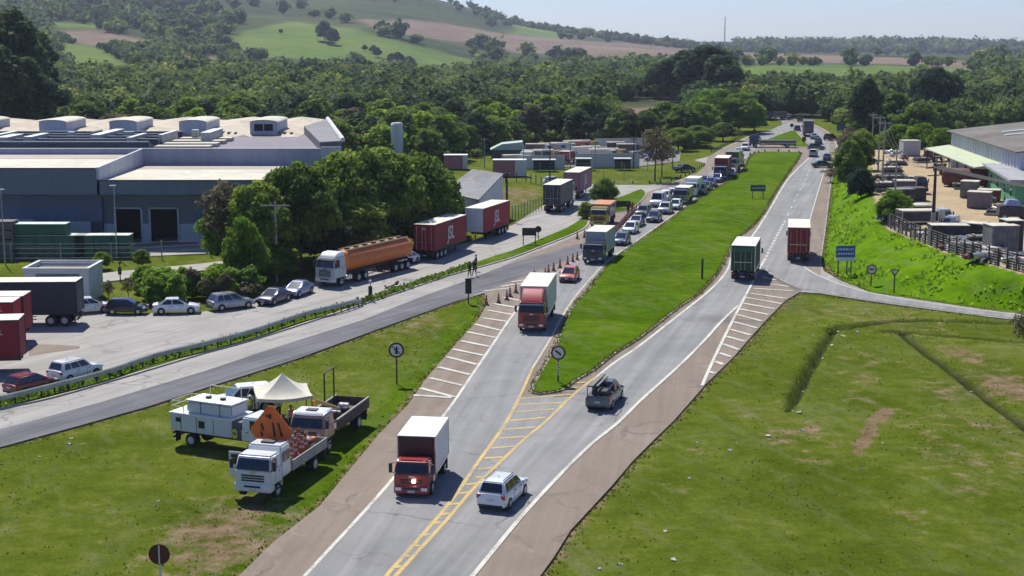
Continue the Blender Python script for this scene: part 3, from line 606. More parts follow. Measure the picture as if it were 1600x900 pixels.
    bm = bmesh.new(); cyl(bm, (-.6, 0, H - .02), (-.85, 0, H + .16), .012, n=5); bm_obj('antenna', bm, t, BLACKP)
    t['L'] = L
    return t
def cab(t, x0, L, Wd, zf, zr, pm, style='flat', visor=None, sleeper=False):
    """truck cab from x0 (front) back L, half width Wd, floor zf, roof zr"""
    xb = x0 - L
    B = [(xb, -Wd, zf), (x0, -Wd, zf), (x0, Wd, zf), (xb, Wd, zf)]
    zs = zf + (zr - zf) * .50
    Mi = [(xb, -Wd, zs), (x0, -Wd, zs), (x0, Wd, zs), (xb, Wd, zs)]
    lean = .30 if style == 'flat' else .55
    T = [(xb + .05, -Wd * .93, zr), (x0 - lean, -Wd * .90, zr), (x0 - lean, Wd * .90, zr), (xb + .05, Wd * .93, zr)]
    bm = bmesh.new(); hexa(bm, B, Mi, .05, 2); hexa(bm, [tuple(Vector(p) - Vector((0, 0, .02))) for p in Mi], T, .09, 3)
    o = bm_obj('cab', bm, t, pm, 45); o['painted'] = 1
    panel('windscreen', [Mi[1], Mi[2], T[2], T[1]], t, GLASS, (.05, .05, .02, .24))
    f0, f1 = (.42, .93) if not sleeper else (.55, .93)
    panel('side_window', [Mi[0], Mi[1], T[1], T[0]], t, GLASS, (f0, 1 - f1, .04, .26))
    panel('side_window', [Mi[2], Mi[3], T[3], T[2]], t, GLASS, (1 - f1, f0, .04, .26))
    g = box('grille', [(x0 + .005, x0 + .03, -Wd * .62, Wd * .62, zf + .18 + k * .15, zf + .27 + k * .15) for k in range(int((zs - zf - .3) / .15))], t, BLACKP)
    box('bumper', (x0 - .35, x0 + .10, -Wd * 1.0, Wd * 1.0, zf - .42, zf + .05), t, pm, .05)['painted'] = 1
    for y in (-1, 1):
        box('headlight', (x0 + .02, x0 + .125, y * Wd * .74 - .19, y * Wd * .74 + .19, zf - .24, zf - .03), t, LAMPC, .03)
        bm = bmesh.new(); bx(bm, x0 - .12, x0 + .02, y * (Wd + .20) - .10, y * (Wd + .20) + .10, zs + .05, zs + .62, .03); cyl(bm, (x0 - .1, y * Wd * .95, zs + .66), (x0 - .05, y * (Wd + .2), zs + .60), .02); cyl(bm, (x0 - .1, y * Wd * .97, zs + .02), (x0 - .05, y * (Wd + .2), zs + .08), .02)
        bm_obj('mirror', bm, t, BLACKP)
        bm = bmesh.new(); bx(bm, x0 - L * .62 - .3, x0 - L * .62 - .2, y * Wd - .22, y * Wd + .02 * y, zf - .6, zf - .05)
        bm.free()
        box('door_seam', [(x0 - L * .40 - .01, x0 - L * .40 + .01, y * (Wd + .002) - .004, y * (Wd + .002) + .004, zf + .08, zs)], t, BLACKP)
    box('wiper', [(x0 - .03, x0 + .02, -Wd * .6, -Wd * .05, zs + .03, zs + .05), (x0 - .03, x0 + .02, Wd * .1, Wd * .65, zs + .03, zs + .05)], t, BLACKP)
    box('number_plate', (x0 + .10, x0 + .115, -.22, .22, zf - .34, zf - .2), t, PLATE)
    box('lower_intake', (x0 + .09, x0 + .108, -Wd * .45, Wd * .45, zf - .16, zf - .04), t, BLACKP)
    box('badge', (x0 + .03, x0 + .045, -.14, .14, zs - .18, zs - .08), t, CHROME)
    for y in (-1, 1):
        box('step', (x0 - L * .5 - .3, x0 - L * .5 + .1, y * Wd - .03 * y - .12, y * Wd - .03 * y + .12, zf - .38, zf - .30), t, BLACKP)
        box('door_handle', (x0 - L * .80, x0 - L * .68, y * (Wd + .012) - .012, y * (Wd + .012) + .012, zs - .22, zs - .18), t, BLACKP)
        box('marker_lamp', (x0 - lean - .02, x0 - lean + .05, y * Wd * .7 - .06, y * Wd * .7 + .06, zr - .03, zr + .03), t, LAMPO)
    if visor: 
        o = box('sun_visor', (x0 - .22, x0 + .12, -Wd * .92, Wd * .92, zr - .34, zr - .22), t, visor, .03)
def wheels(t, xs, Wd, r=.48, w=.28, dual=(), rimm=RIMW):
    for x in xs:
        for y in (-1, 1):
            ww = w * 2.0 if x in dual else w
            wheel(t, x, y * (Wd - ww / 2 - .03), r, ww, rimm)
def cargo_box(t, x0, x1, Wd, z0, z1, m, roofm, ribs=0, curtain=False, rear=True, lettering=None, band=None, frontm=None):
    b = box('cargo_box', [(x0, x1, -Wd, Wd, z0, z1 - .05)], t, m, .025)
    b['painted'] = 1
    box('roof', [(x0 - .02, x1 + .02, -Wd - .02, Wd + .02, z1 - .049, z1)], b, roofm, .012)
    fr = []
    for x in (x0, x1):
        for y in (-Wd, Wd): fr.append((x - .04, x + .04, y - .035, y + .035, z0 + .003, z1 - .055))
    for y in (-Wd, Wd): fr.append((x0 + .05, x1 - .05, y - .03, y + .03, z0 - .08, z0 + .06)); fr.append((x0 + .05, x1 - .05, y - .025, y + .025, z1 - .16, z1 - .058))
    box('box_frame', fr, b, CHROME if not curtain else BLACKP)
    if ribs:
        dx = (x1 - x0) / ribs
        box('side_rib', [(x0 + dx * k - .025, x0 + dx * k + .025, y - .018, y + .018, z0 + .07, z1 - .17) for k in range(1, ribs) for y in (-Wd, Wd)], b, m)
    if rear:
        bm = bmesh.new()
        for y in (-Wd * .49, Wd * .49): bx(bm, x0 - .035, x0 - .004, y - Wd * .46, y + Wd * .46, z0 + .08, z1 - .20, .012)
        d = bm_obj('rear_door', bm, b, m); d['painted'] = 1
        bm = bmesh.new()
        for y in (-Wd * .72, -Wd * .18, Wd * .18, Wd * .72): cyl(bm, (x0 - .055, y, z0 + .1), (x0 - .055, y, z1 - .25), .018, n=6)
        bx(bm, x0 - .08, x0 - .05, -Wd * .75, Wd * .75, z0 + .95, z0 + 1.0)
        bm_obj('door_bar', bm, b, CHROME)
    if frontm: box('front_panel', (x1 + .003, x1 + .03, -Wd + .04, Wd - .04, z0 + .02, z1 - .06), b, frontm)
    return b
def rear_gear(t, x, Wd, z):
    box('underrun_bar', [(x - .02, x + .08, -Wd * .95, Wd * .95, z - .62, z - .48), (x, x + .1, -.5, -.42, z - .5, z), (x, x + .1, .42, .5, z - .5, z)], t, CHASSIS)
    for y in (-1, 1): box('tail_light', (x - .05, x + .02, y * Wd * .8 - .17, y * Wd * .8 + .17, z - .34, z - .18), t, LAMPR, .01)
    box('rear_number_plate', (x - .03, x - .02, -.22, .22, z - .62, z - .48), t, PLATE)
    for y in (-1, 1): box('mud_flap', (x + .25, x + .27, y * Wd * .75 - .28, y * Wd * .75 + .28, z - .85, z - .1), t, BLACKP)
def chassis(t, x0, x1, z=.95, tank=True, Wd=1.2):
    box('chassis', [(x0, x1, -.45, -.33, z - .28, z), (x0, x1, .33, .45, z - .28, z)] + [(x0 + k * (x1 - x0) / 5 - .05, x0 + k * (x1 - x0) / 5 + .05, -.33, .33, z - .2, z - .06) for k in range(1, 5)], t, CHASSIS)
def truck(name, label, cabm, boxm, roofm, Lb=6.5, Wd=1.25, zb=1.15, zt=3.9, cabL=1.75, cabz=2.75, group=None, ribs=0, lettering=None, visor=None, deflector=None, sleeper=False, curtain=False, cabW=None, axles=None, gap=.18, band=None, cat='truck'):
    """rigid box truck"""
    Lt = Lb + cabL + gap; x1 = Lt / 2; xc = x1 - cabL
    t = thing(name, label, cat, group=group); cw = cabW or min(Wd, 1.2); r = .48 if Wd > 1.12 else .40
    chassis(t, -Lt / 2 + .1, xc, zb - .12)
    cab(t, x1, cabL, cw, r * 1.7, cabz, cabm, visor=visor, sleeper=sleeper)
    b = cargo_box(t, -Lt / 2, xc - gap, Wd, zb, zt, boxm, roofm, ribs, curtain)
    if deflector:
        bm = bmesh.new(); hexa(bm, [(xc, -cw * .85, cabz - .02), (x1 - .5, -cw * .8, cabz - .02), (x1 - .5, cw * .8, cabz - .02), (xc, cw * .85, cabz - .02)],
                               [(xc, -cw * .85, zt - .15), (xc + .35, -cw * .75, zt - .2), (xc + .35, cw * .75, zt - .2), (xc, cw * .85, zt - .15)], .06, 2)
        o = bm_obj('roof_deflector', bm, t, deflector, 45)
    rear_gear(t, -Lt / 2 + .05, Wd, zb - .05)
    fx = x1 - cabL * .62; rx = -Lt / 2 + Lb * .24
    ax = [fx, rx] if not axles else [fx] + axles
    wheels(t, ax, min(Wd, 1.22), r, .26, dual=tuple(ax[1:]))
    for y in (-1, 1):
        box('fuel_tank', (xc - 1.5, xc - .5, y * Wd * .72 - .26, y * Wd * .72 + .2, r * .9, r * .9 + .5), t, CHROME, .08)
        box('side_guard', [(rx + .75, xc - 1.7, y * Wd * .9 - .02, y * Wd * .9 + .02, .62, .70), (rx + .75, xc - 1.7, y * Wd * .9 - .02, y * Wd * .9 + .02, .84, .92)], t, CHASSIS)
    t['L'] = Lt
    return t
def trailer_gear(t, xr, xf, Wd, zb, n=3, legs=True):
    chassis(t, xr + .1, xf - .1, zb - .02)
    xs_ = [xr + 1.2 + 1.25 * k for k in range(n)]
    wheels(t, xs_, 1.25, .50, .28, dual=tuple(xs_)); rear_gear(t, xr + .05, Wd, zb - .05)
    if legs:
        for y in (-.7, .7): box('landing_leg', [(xf - 2.3, xf - 2.15, y - .06, y + .06, .08, zb), (xf - 2.35, xf - 2.1, y - .12, y + .12, 0, .079)], t, CHASSIS)
    for y in (-1, 1): box('side_guard', [(xr + 1.2 + 1.25 * n, xf - 2.6, y * Wd * .93 - .02, y * Wd * .93 + .02, .6, .68), (xr + 1.2 + 1.25 * n, xf - 2.6, y * Wd * .93 - .02, y * Wd * .93 + .02, .86, .94)], t, CHASSIS)
def trailer(name, label, boxm, roofm, L=12, Wd=1.28, zb=1.15, zt=4.1, n=3, group=None, ribs=0, curtain=True, logo=None, logo_sides=(-1,), frontm=None, rear_text=None, tractor=None, tsleep=True, logo_x=0, cat='trailer', legs=True, spare=False):
    """semi-trailer; tractor=paint adds a cab in front"""
    t = thing(name, label, cat, group=group)
    Lt = L + (2.2 if tractor else 0); xr = -Lt / 2; xf = xr + L
    b = cargo_box(t, xr, xf, Wd, zb, zt, boxm, roofm, ribs, curtain, frontm=frontm)
    trailer_gear(t, xr, xf, Wd, zb, n, legs and not tractor)
    if tractor:
        cab(t, Lt / 2, 2.1, 1.22, .95, 3.55, tractor, sleeper=True)
        bm = bmesh.new(); hexa(bm, [(Lt / 2 - 2.05, -1.1, 3.53), (Lt / 2 - .6, -1.05, 3.53), (Lt / 2 - .6, 1.05, 3.53), (Lt / 2 - 2.05, 1.1, 3.53)], [(Lt / 2 - 2.05, -1.1, zt - .1), (Lt / 2 - 1.4, -.95, zt - .15), (Lt / 2 - 1.4, .95, zt - .15), (Lt / 2 - 2.05, 1.1, zt - .1)], .06); bm_obj('roof_deflector', bm, t, tractor, 45)
        wheels(t, [Lt / 2 - 1.3, xf - 1.3], 1.2, .5, .28, dual=(xf - 1.3,)); chassis(t, xf - 2.6, Lt / 2 - 1.0, .95)
        for y in (-1, 1): box('fuel_tank', (Lt / 2 - 3.1, Lt / 2 - 2.2, y * .9 - .25, y * .9 + .25, .45, 1.0), t, CHROME, .1)
    if logo:
        for s_ in logo_sides:
            sz = (zt - zb) * .72
            text_child('lettering', logo, sz, b, M_LETTER, (xr + L / 2 + logo_x, s_ * (Wd + .04), (zb + zt) / 2 - .05), (math.pi / 2, 0, 0 if s_ < 0 else math.pi), .008, .12, .78)
    if rear_text: text_child('rear_lettering', rear_text, .42, b, M_LETTER, (xr - .085, 0, zt - .55), (math.pi / 2, 0, -math.pi / 2), .004, .1)
    t['L'] = Lt
    return t
M_LETTER = mat('lettering_white', (.62, .60, .58), .6, 0, .04, 3)
def place(t, px, py, ang, anchor='front', z=0.0, world=None):
    """put the front / rear / centre of t's ground footprint on the ground point seen at (px, py)"""
    p = G(px, py, z) if world is None else Vector(world)
    L = t.get('L', 4); d = Vector((math.cos(ang), math.sin(ang), 0))
    k = {'front': -.5, 'rear': .5, 'center': 0}[anchor]
    t.location = p + d * L * k + Vector((0, 0, .032)); t.rotation_euler = (0, 0, ang)
    if 'L' in t: pass
    return t
def hd(a, b, z=0):
    """heading of the world direction from picture point a to b on the ground"""
    d = G(*b, z) - G(*a, z); return math.atan2(d.y, d.x)
HA = hd((803, 490), (697, 645))
# ================================================================== traffic on the left carriageway (towards the camera)
QG = 'vehicles queueing towards the roadworks'
t = truck('box_truck', 'white box truck with a red front in the foreground, one headlamp shining', paint('truck_red', (.30, .018, .022)), WHITEB, ROOFW, Lb=4.4, Wd=1.12, zb=1.0, zt=3.25, cabL=1.45, cabz=2.15, cabW=1.02)
FRONTBLACK = mat('box_front_dark', (.05, .012, .014), .4, 0, .1, 2)
box('box_front', (t['L'] / 2 - 1.45 - .175, t['L'] / 2 - 1.45 - .14, -1.08, 1.08, 1.05, 3.19), t, FRONTBLACK)
lampon = mat('lamp_lit', (.9, .9, .9), .2, emit=(1, .97, .92, 14)); box('lit_headlight', (t['L'] / 2 + .1, t['L'] / 2 + .14, .05, .26, .95, 1.12), t, lampon, .03)
place(t, 643, 779, HA)
t = truck('cargo_truck', 'red cab truck with a cream cargo box and red roof deflector beside the striped hatching', RED, CREAMB, ROOFC, Lb=7.6, Wd=1.25, zb=1.2, zt=3.85, cabL=1.9, cabz=2.75, deflector=RED, visor=paint('truck_blue', (.05, .09, .16)))
place(t, 830, 520, HA)
t = truck('cargo_truck', 'dark cab truck with a pale grey-green box next to the row of cones', NAVY, PALEG, ROOFC, Lb=6.0, Wd=1.22, zb=1.15, zt=3.55, cabL=1.7, cabz=2.55, visor=SILVER)
place(t, 926, 413, hd((965, 385), (910, 430)))
HQ = hd((1000, 360), (945, 400))
t = car('hatch', paint('orange_red', (.55, .10, .06)), 'orange-red hatchback driving just behind the red and cream truck', group=QG); place(t, 885, 443, hd((905, 425), (878, 450)))
p_h = car('hatch', WHITE, 'white hatchback in the queue behind the blue-grey hatchback by the cones', group=QG); place(p_h, 981, 367, HQ)
p_s = car('sedan', NAVY, 'dark blue sedan in the outer queue lane beside the median grass', group=QG); place(p_s, 1018, 349, HQ)
p_u = car('suv', SILVER, 'silver sport utility car fourth from the cones at the median side', group=QG); place(p_u, 1036, 336, HQ)
def cp(src, pm, label, px, py, ang, anchor='front', z=0, group=QG):
    c = copy_tree(src); c['label'] = label
    if group: c['group'] = group
    elif 'group' in c: del c['group']
    if pm: repaint(c, pm)
    place(c, px, py, ang, anchor, z); return c
cp(p_h, paint('blue_grey', (.10, .13, .20), .4), 'blue-grey hatchback at the head of the car queue just behind the pale box truck', 967, 385, HQ)
cp(p_s, SILVER, 'silver sedan squeezed next to the cones behind the white hatchback', 990, 356, HQ)
cp(p_u, GREY, 'dark grey car in the cone-side lane left of the dark blue sedan', 1001, 341, HQ)
HQ2 = hd((1080, 305), (1040, 330))
t = car('van', WHITE, 'small white van leading the cone-side lane near the street corner island', 'van', QG); place(t, 1024, 325, HQ2)
cp(p_h, WHITE, 'white hatchback left of the dark lorry in the queue', 1046, 311, HQ2)
t = truck('flatbed_lorry', 'dark grey lorry with a light roof in the middle of the queue', GREY, GREY, ROOFW, Lb=4.2, Wd=1.1, zb=1.0, zt=2.5, cabL=1.6, cabz=2.3, group=QG); place(t, 1062, 320, HQ2)
t = truck('delivery_van', 'tall white delivery van behind the dark grey lorry', WHITE, WHITE, ROOFW, Lb=4.0, Wd=1.1, zb=.95, zt=2.9, cabL=1.6, cabz=2.3, group=QG); place(t, 1078, 308, HQ2)
cp(p_u, DARKG, 'dark green sport utility car beside the tall white delivery van', 1091, 305, HQ2)
cp(p_s, GREY, 'grey sedan squeezed behind the dark green sport utility car', 1100, 299, HQ2)
cp(p_h, BLACK, 'black hatchback left of the tall white delivery van', 1062, 304, HQ2)
cp(p_s, BLUE, 'bright blue sedan in front of the lilac hatchback', 1108, 293, HQ2)
cp(p_h, LILAC, 'lilac hatchback just in front of the red box truck in the queue', 1118, 286, HQ2)
HQ3 = hd((1150, 255), (1130, 275))
t = truck('cargo_truck', 'dark cab truck with a red box far back in the queue', NAVY, REDBOX, ROOFC, Lb=6.5, Wd=1.25, zb=1.2, zt=3.9, visor=WHITE, group=QG); place(t, 1125, 282, HQ3)
t = truck('cargo_truck', 'truck with a dark green box behind the red box truck in the queue', SILVER, DARKG, mat('box_roof_green', (.10, .16, .12), .6), Lb=6.5, Wd=1.25, zb=1.2, zt=3.8, group=QG); place(t, 1142, 270, HQ3)
cp(p_h, DARKG, 'small dark green hatchback at the kerb behind the green box truck', 1154, 261, HQ3)
cp(p_u, NAVY, 'navy sport utility car behind the green hatchback near the crossover', 1153, 251, HQ3)
cp(p_h, WHITE, 'white hatchback last in the queue before the crossover', 1153, 243, HQ3)
cp(p_u, SILVER, 'silver car hidden between the tall white van and the bright blue sedan', 1086, 296, HQ2)
cp(p_h, BLUE, 'blue hatchback in the far lane beside the lilac hatchback', 1097, 290, HQ2)
cp(p_h, WHITE, 'white hatchback left of the green box truck', 1131, 269, HQ3)
cp(p_s, NAVY, 'navy sedan left of the green box truck and behind the white hatchback', 1138, 261, HQ3)
cp(p_h, WHITE, 'white hatchback at the median side just ahead of the dark grey lorry', 1052, 329, HQ2)
cp(p_u, WHITE, 'white sport utility car in the middle lane above the small white van', 1035, 316, HQ2)
cp(p_s, PALEG, 'pale sedan at the median kerb beside the red box truck', 1141, 277, HQ3)
cp(p_s, WHITE, 'white sedan two places behind the silver queue car near the crossover', 1143, 249, HQ3)
cp(p_h, SILVER, 'silver hatchback at the outer kerb just past the green box truck', 1147, 256, HQ3)
cp(p_u, WHITE, 'white car rolling down from the crossover towards the queue end', 1163, 236, HQ3)
cp(p_s, BLACK, 'black sedan on the far road left of the triangular island', 1182, 222, HQ3)
# far junction
t = truck('flatbed_truck', 'long dark flatbed lorry turning across the gap between the two grass medians', NAVY, DARKB, mat('dark_deck', (.03, .035, .05), .7), Lb=8.5, Wd=1.25, zb=1.0, zt=1.7, cabL=2.0, cabz=2.9)
place(t, 1171, 230, math.pi * .985)
HF = hd((1262, 247), (1258, 214))
t = truck('cargo_truck', 'dark purple box truck driving away past the triangular grass island', NAVY, paint('purple_dark', (.06, .05, .11)), mat('purple_roof', (.07, .06, .11), .6), Lb=7.2, Wd=1.28, zb=1.1, zt=4.0); place(t, 1263, 214, hd((1282, 235), (1262, 200)), 'rear')
FG = 'small cars around the far junction'
cp(p_s, BLACK, 'black sedan driving away behind the purple box truck', 1279, 226, hd((1290, 245), (1276, 215)), 'rear', group=FG)
cp(p_u, PALEG, 'pale green sport utility car passing the tip of the long median', 1270, 246, hd((1262, 260), (1272, 235)), 'rear', group=FG)
cp(p_s, NAVY, 'navy sedan driving away on the right side near the roadside trees', 1292, 252, hd((1280, 290), (1294, 240)), 'rear', group=FG)
cp(p_h, GREY, 'grey hatchback waiting at the end of the crossover lane', 1262, 234, 0.0, 'rear', group=FG)
cp(p_s, DARKG, 'dark sedan side on, partly behind the bare roadside branches', 1286, 262, 0.05, 'center', group=FG)
cp(p_h, BLACK, 'black hatchback waiting at the top end of the far road', 1250, 190, HF, 'center', group=FG)
cp(p_s, DARKB, 'dark blue sedan crossing at the top end of the far road', 1240, 187, math.pi, 'center', group=FG)
cp(p_h, WHITE, 'white hatchback crossing at the top end of the far road', 1228, 186, math.pi, 'center', group=FG)
t = truck('cargo_truck', 'dark lorry at the very top end of the far road', NAVY, DARKB, mat('dark_deck', (.03, .035, .05)), Lb=4, Wd=1.15, zt=2.5, cabz=2.4); place(t, 1213, 187, math.pi, 'center')
cp(p_s, SILVER, 'silver sedan driving away between the purple box truck and the island tip', 1272, 218, hd((1282, 235), (1262, 200)), 'rear', group=FG)
cp(p_h, NAVY, 'navy hatchback far up the road left of the purple box truck', 1246, 205, hd((1262, 235), (1246, 200)), 'rear', group=FG)
cp(p_u, BLACK, 'black car at the roadside mouth under the small blue sign', 1297, 219, .9, 'center', group=FG)
# right carriageway (away)
HB1 = hd((1120, 470), (1160, 425))
t = truck('cargo_truck', 'green box truck seen from behind with a white roof entering the ramp fork', DARKG, DARKGT, ROOFW, Lb=7.0, Wd=1.28, zb=1.1, zt=3.9); place(t, 1160, 440, hd((1150, 445), (1192, 370)), 'rear')
box('door_band', (-t['L'] / 2 - .07, -t['L'] / 2 - .045, -1.22, 1.22, 3.2, 3.68), t, GREENB)
t = truck('cargo_truck', 'red box truck seen from behind with a cream roof on the exit lane', WHITE, tarp('sunlit_red', (.42, .075, .06)), ROOFC, Lb=8.0, Wd=1.28, zb=1.15, zt=4.15)  # sun on the left side put into the colour, a lighter red over the box
box('door_panel', (-t['L'] / 2 - .045, -t['L'] / 2 - .037, -1.2, 1.2, 1.25, 3.95), t, MAROON); place(t, 1247, 411, hd((1247, 411), (1247, 360)), 'rear')
t = car('pickup', paint('pickup_grey', (.11, .115, .12), .3), 'grey pickup with a rack and long load above its bed, beside the median tip', 'pickup', name='pickup_truck')
bm = bmesh.new()
for x in (-2.3, -.75):
    for y in (-.78, .78): cyl(bm, (x, y, 1.05), (x, y, 1.72), .03, n=6)
    cyl(bm, (x, -.8, 1.72), (x, .8, 1.72), .03, n=6)
for y in (-.78, .78): cyl(bm, (-2.35, y, 1.72), (-.7, y, 1.72), .03, n=6)
bm_obj('cargo_rack', bm, t, BLACKP)
box('rack_load', [(-2.6, 1.3, .3, .62, 1.78, 1.88), (-2.3, .9, .0, .16, 1.76, 1.83)], t, GREYTARP); box('bed_cargo', [(-2.2, -1.0, -.65, .5, 1.08, 1.45), (-1.0, -.7, -.5, .5, 1.08, 1.3)], t, BLACKP, .06)
place(t, 933, 644, hd((860, 735), (1000, 583)), 'rear')
t = car('suv', WHITE, 'white compact car seen from behind in the right foreground lane beside the yellow chevrons'); place(t, 766, 801, hd((700, 840), (860, 700)), 'rear')
box('roof_rail', [(-1.5, .2, y - .02, y + .02, 1.68, 1.72) for y in (-.56, .56)], t, BLACKP)
# ================================================================== the lot on the left
LG = 'cars parked along the top edge of the lot'
HL = hd((230, 489), (360, 482))
cp(p_h, WHITE, 'white hatchback half hidden by the dark curtain trailer', 141, 488, hd((100, 492), (160, 488)), 'center', group=LG)
cp(p_h, BLACK, 'black hatchback parked left of the white sedan', 199, 490, hd((150, 490), (250, 490)), 'center', group=LG)
cp(p_s, WHITE, 'white sedan parked between the black hatchback and the silver estate car', 276, 489, hd((220, 490), (330, 487)), 'center', group=LG)
t = car('wagon', SILVER, 'silver estate car parked between the white sedan and the dark sedan', group=LG); place(t, 361, 482, hd((310, 486), (410, 474)), 'center')
cp(p_s, NAVY, 'dark blue sedan parked facing the camera below the tall T-shaped pole', 428, 473, hd((470, 458), (400, 482)), 'center', group=LG)
cp(p_s, paint('blue_silver', (.22, .25, .42), .4), 'blue-silver sedan parked right in front of the tanker cab', 466, 461, hd((520, 440), (440, 470)), 'center', group=LG)
cp(p_s, WHITE, 'white sedan between the orange tanker and the red trailer', 633, 413, hd((680, 400), (600, 422)), 'center', group=LG)
# tanker
t = thing('tanker_truck', 'white cab lorry pulling an orange tank trailer, parked beside the big trees', 'tanker')
Lt = 15.5; x1 = Lt / 2; ORM = mat('tank_orange', (.62, .17, .035), .6, 0, .06, 1, dirt=.15)
cab(t, x1, 2.2, 1.22, .95, 3.15, paint('cab_grey_white', (.50, .53, .53)), sleeper=True, visor=BLACKP)
bm = bmesh.new(); hexa(bm, [(x1 - 2.15, -1.1, 3.13), (x1 - .5, -1.05, 3.13), (x1 - .5, 1.05, 3.13), (x1 - 2.15, 1.1, 3.13)], [(x1 - 2.1, -1.05, 3.6), (x1 - .9, -.95, 3.55), (x1 - .9, .95, 3.55), (x1 - 2.1, 1.05, 3.6)], .08); bm_obj('cab_roof', bm, t, WHITE, 45)
xr, xf = -Lt / 2, x1 - 3.0
bm = bmesh.new(); n_ = 24; rows = []
for x, k in ((xr, .80), (xr + .12, .95), (xr + .3, 1), (xf - .3, 1), (xf - .12, .95), (xf, .80)):
    rows.append([bm.verts.new((x, 1.24 * k * math.cos(a) * (1 if abs(math.cos(a)) < .9 else 1), 2.35 + 1.12 * k * math.sin(a))) for a in [2 * math.pi * i / n_ for i in range(n_)]])
for a, b_ in zip(rows, rows[1:]):
    for i in range(n_): j = (i + 1) % n_; bm.faces.new((a[i], b_[i], b_[j], a[j]))
bm.faces.new(rows[0]); bm.faces.new(rows[-1][::-1]); bmesh.ops.recalc_face_normals(bm, faces=bm.faces)
tank = bm_obj('tank', bm, t, ORM, 50)
box('walkway', [(xr + .4, xf - .4, -.55, .55, 3.44, 3.50), (xr + .3, xf - .3, -.62, -.56, 3.45, 3.62), (xr + .3, xf - .3, .56, .62, 3.45, 3.62)], tank, paint('tank_top', (.62, .40, .22)))
for k in range(7): cyl_obj('hatch', (xr + 1.2 + k * 1.7, 0, 3.48), (xr + 1.2 + k * 1.7, 0, 3.70), .3, .28, tank, CHASSIS, 14)
box('tank_sign', [(xr + 4.2, xr + 7.6, -1.262, -1.245, 2.1, 2.75)], tank, mat('faded_lettering', (.62, .36, .25), .6, 0, .2, 4))
for k in range(5): box('rung', (xr - .12, xr - .04, -1.0, 1.0, 1.5 + k * .42, 1.56 + k * .42), tank, ORM)
trailer_gear(t, xr, xf, 1.25, 1.3, 3, False); wheels(t, [x1 - 1.35, x1 - 4.6, x1 - 5.9], 1.22, .5, .28, dual=(x1 - 4.6, x1 - 5.9)); chassis(t, x1 - 6.5, x1 - 1, .95)
for y in (-1, 1): box('fuel_tank', (x1 - 3.4, x1 - 2.4, y * .92 - .28, y * .92 + .28, .45, 1.05), t, CHROME, .12)
t['L'] = Lt; place(t, 508, 449, hd((612, 424), (514, 449)))
HJ = hd((670, 402), (738, 378))
t = trailer('curtain_trailer', 'red curtain trailer with big white letters, rear doors towards the camera', MAROON, ROOFC, L=10.5, zt=4.25, logo='JSL', logo_sides=(-1,), rear_text='JSL', group='red lettered trailers by the trees'); place(t, 663, 407, HJ + .02, 'rear')
t = trailer('curtain_trailer', 'red curtain trailer with a white front board parked ahead of the other lettered trailer', REDBOX, ROOFC, L=10.0, zt=4.25, logo='JSL', logo_sides=(1,), frontm=WHITE, group='red lettered trailers by the trees'); place(t, 741, 377, hd((790, 360), (742, 378)))
t = trailer('curtain_trailer', 'grey tarpaulin semi-trailer with a dark rear parked beside the concrete fence', GREYTARP, ROOFC, L=9.0, zt=4.2, logo=None, tractor=WHITE, cat='lorry'); box('rear_panel', (-t['L'] / 2 - .06, -t['L'] / 2 - .045, -1.2, 1.2, 1.25, 4.0), t, DARKTARP); place(t, 862, 333, hd((862, 333), (905, 310)), 'rear')
t = trailer('curtain_trailer', 'mauve curtain lorry parked ahead of the grey tarpaulin one', MAUVE, ROOFC, L=10.0, zt=4.3, logo='JSL', logo_sides=(-1,), tractor=None, cat='lorry'); place(t, 893, 311, hd((862, 333), (905, 310)), 'rear')
# trailers at the left frame edge
t = trailer('curtain_trailer', 'long dark curtain trailer with a pale roof in front of the small white hut', DARKTARP, ROOFC, L=13.5, zb=1.2, zt=4.15, n=2, ribs=0); place(t, 127, 506, hd((127, 506), (0, 507)), 'rear')
t = trailer('curtain_trailer', 'maroon curtain trailer between the dark trailer and the front red one, white edge post', MAROON, ROOFC, L=12, zt=4.2); place(t, 46, 533, hd((-60, 534), (46, 533)))
t = trailer('curtain_trailer', 'bright red trailer with small white lettering, second from the camera at the left edge', tarp('bright_red', (.36, .012, .022)), ROOFC, L=12, zt=4.2); place(t, 30, 544, hd((-60, 545), (30, 544)))
text_child('lettering', 'JSL', .6, t, M_LETTER, (t['L'] / 2 - 1.2, -1.33, 3.6), (math.pi / 2, 0, 0), .005, .1)
t = trailer('curtain_trailer', 'dark red trailer with small pale lettering nearest the red car at the left edge', tarp('dark_red', (.21, .010, .022)), ROOFC, L=12, zt=4.3); place(t, 38, 578, hd((-60, 581), (38, 578)))
text_child('lettering', 'JSL', .6, t, M_LETTER, (t['L'] / 2 - 1.6, -1.33, 3.3), (math.pi / 2, 0, 0), .005, .1)
cp(p_h, paint('car_dark_red', (.22, .015, .02)), 'dark red hatchback parked behind the guardrail at the left edge', 48, 612, hd((0, 628), (110, 600)), 'center', group='cars parked behind the guardrail')
cp(p_u, WHITE, 'white hatchback parked behind the guardrail right of the dark red car', 118, 592, hd((70, 606), (180, 578)), 'center', group='cars parked behind the guardrail')
# yellow roadworks truck beyond the cones
t = truck('roadworks_truck', 'yellow fronted roadworks truck with an orange body parked behind the cones', paint('works_yellow', (.50, .36, .03)), GREY, mat('orange_load', (.50, .20, .10), .8, 0, .15, 2), Lb=5.5, Wd=1.25, zb=1.3, zt=3.0, cabL=1.8, cabz=2.75, visor=WHITE)
box('warning_stripe', [(t['L'] / 2 + .04, t['L'] / 2 + .06, -1.1 + .36 * k, -.92 + .36 * k, 1.0, 1.4) for k in range(6)], t, BLACKP); place(t, 935, 356, hd((960, 335), (925, 362)))
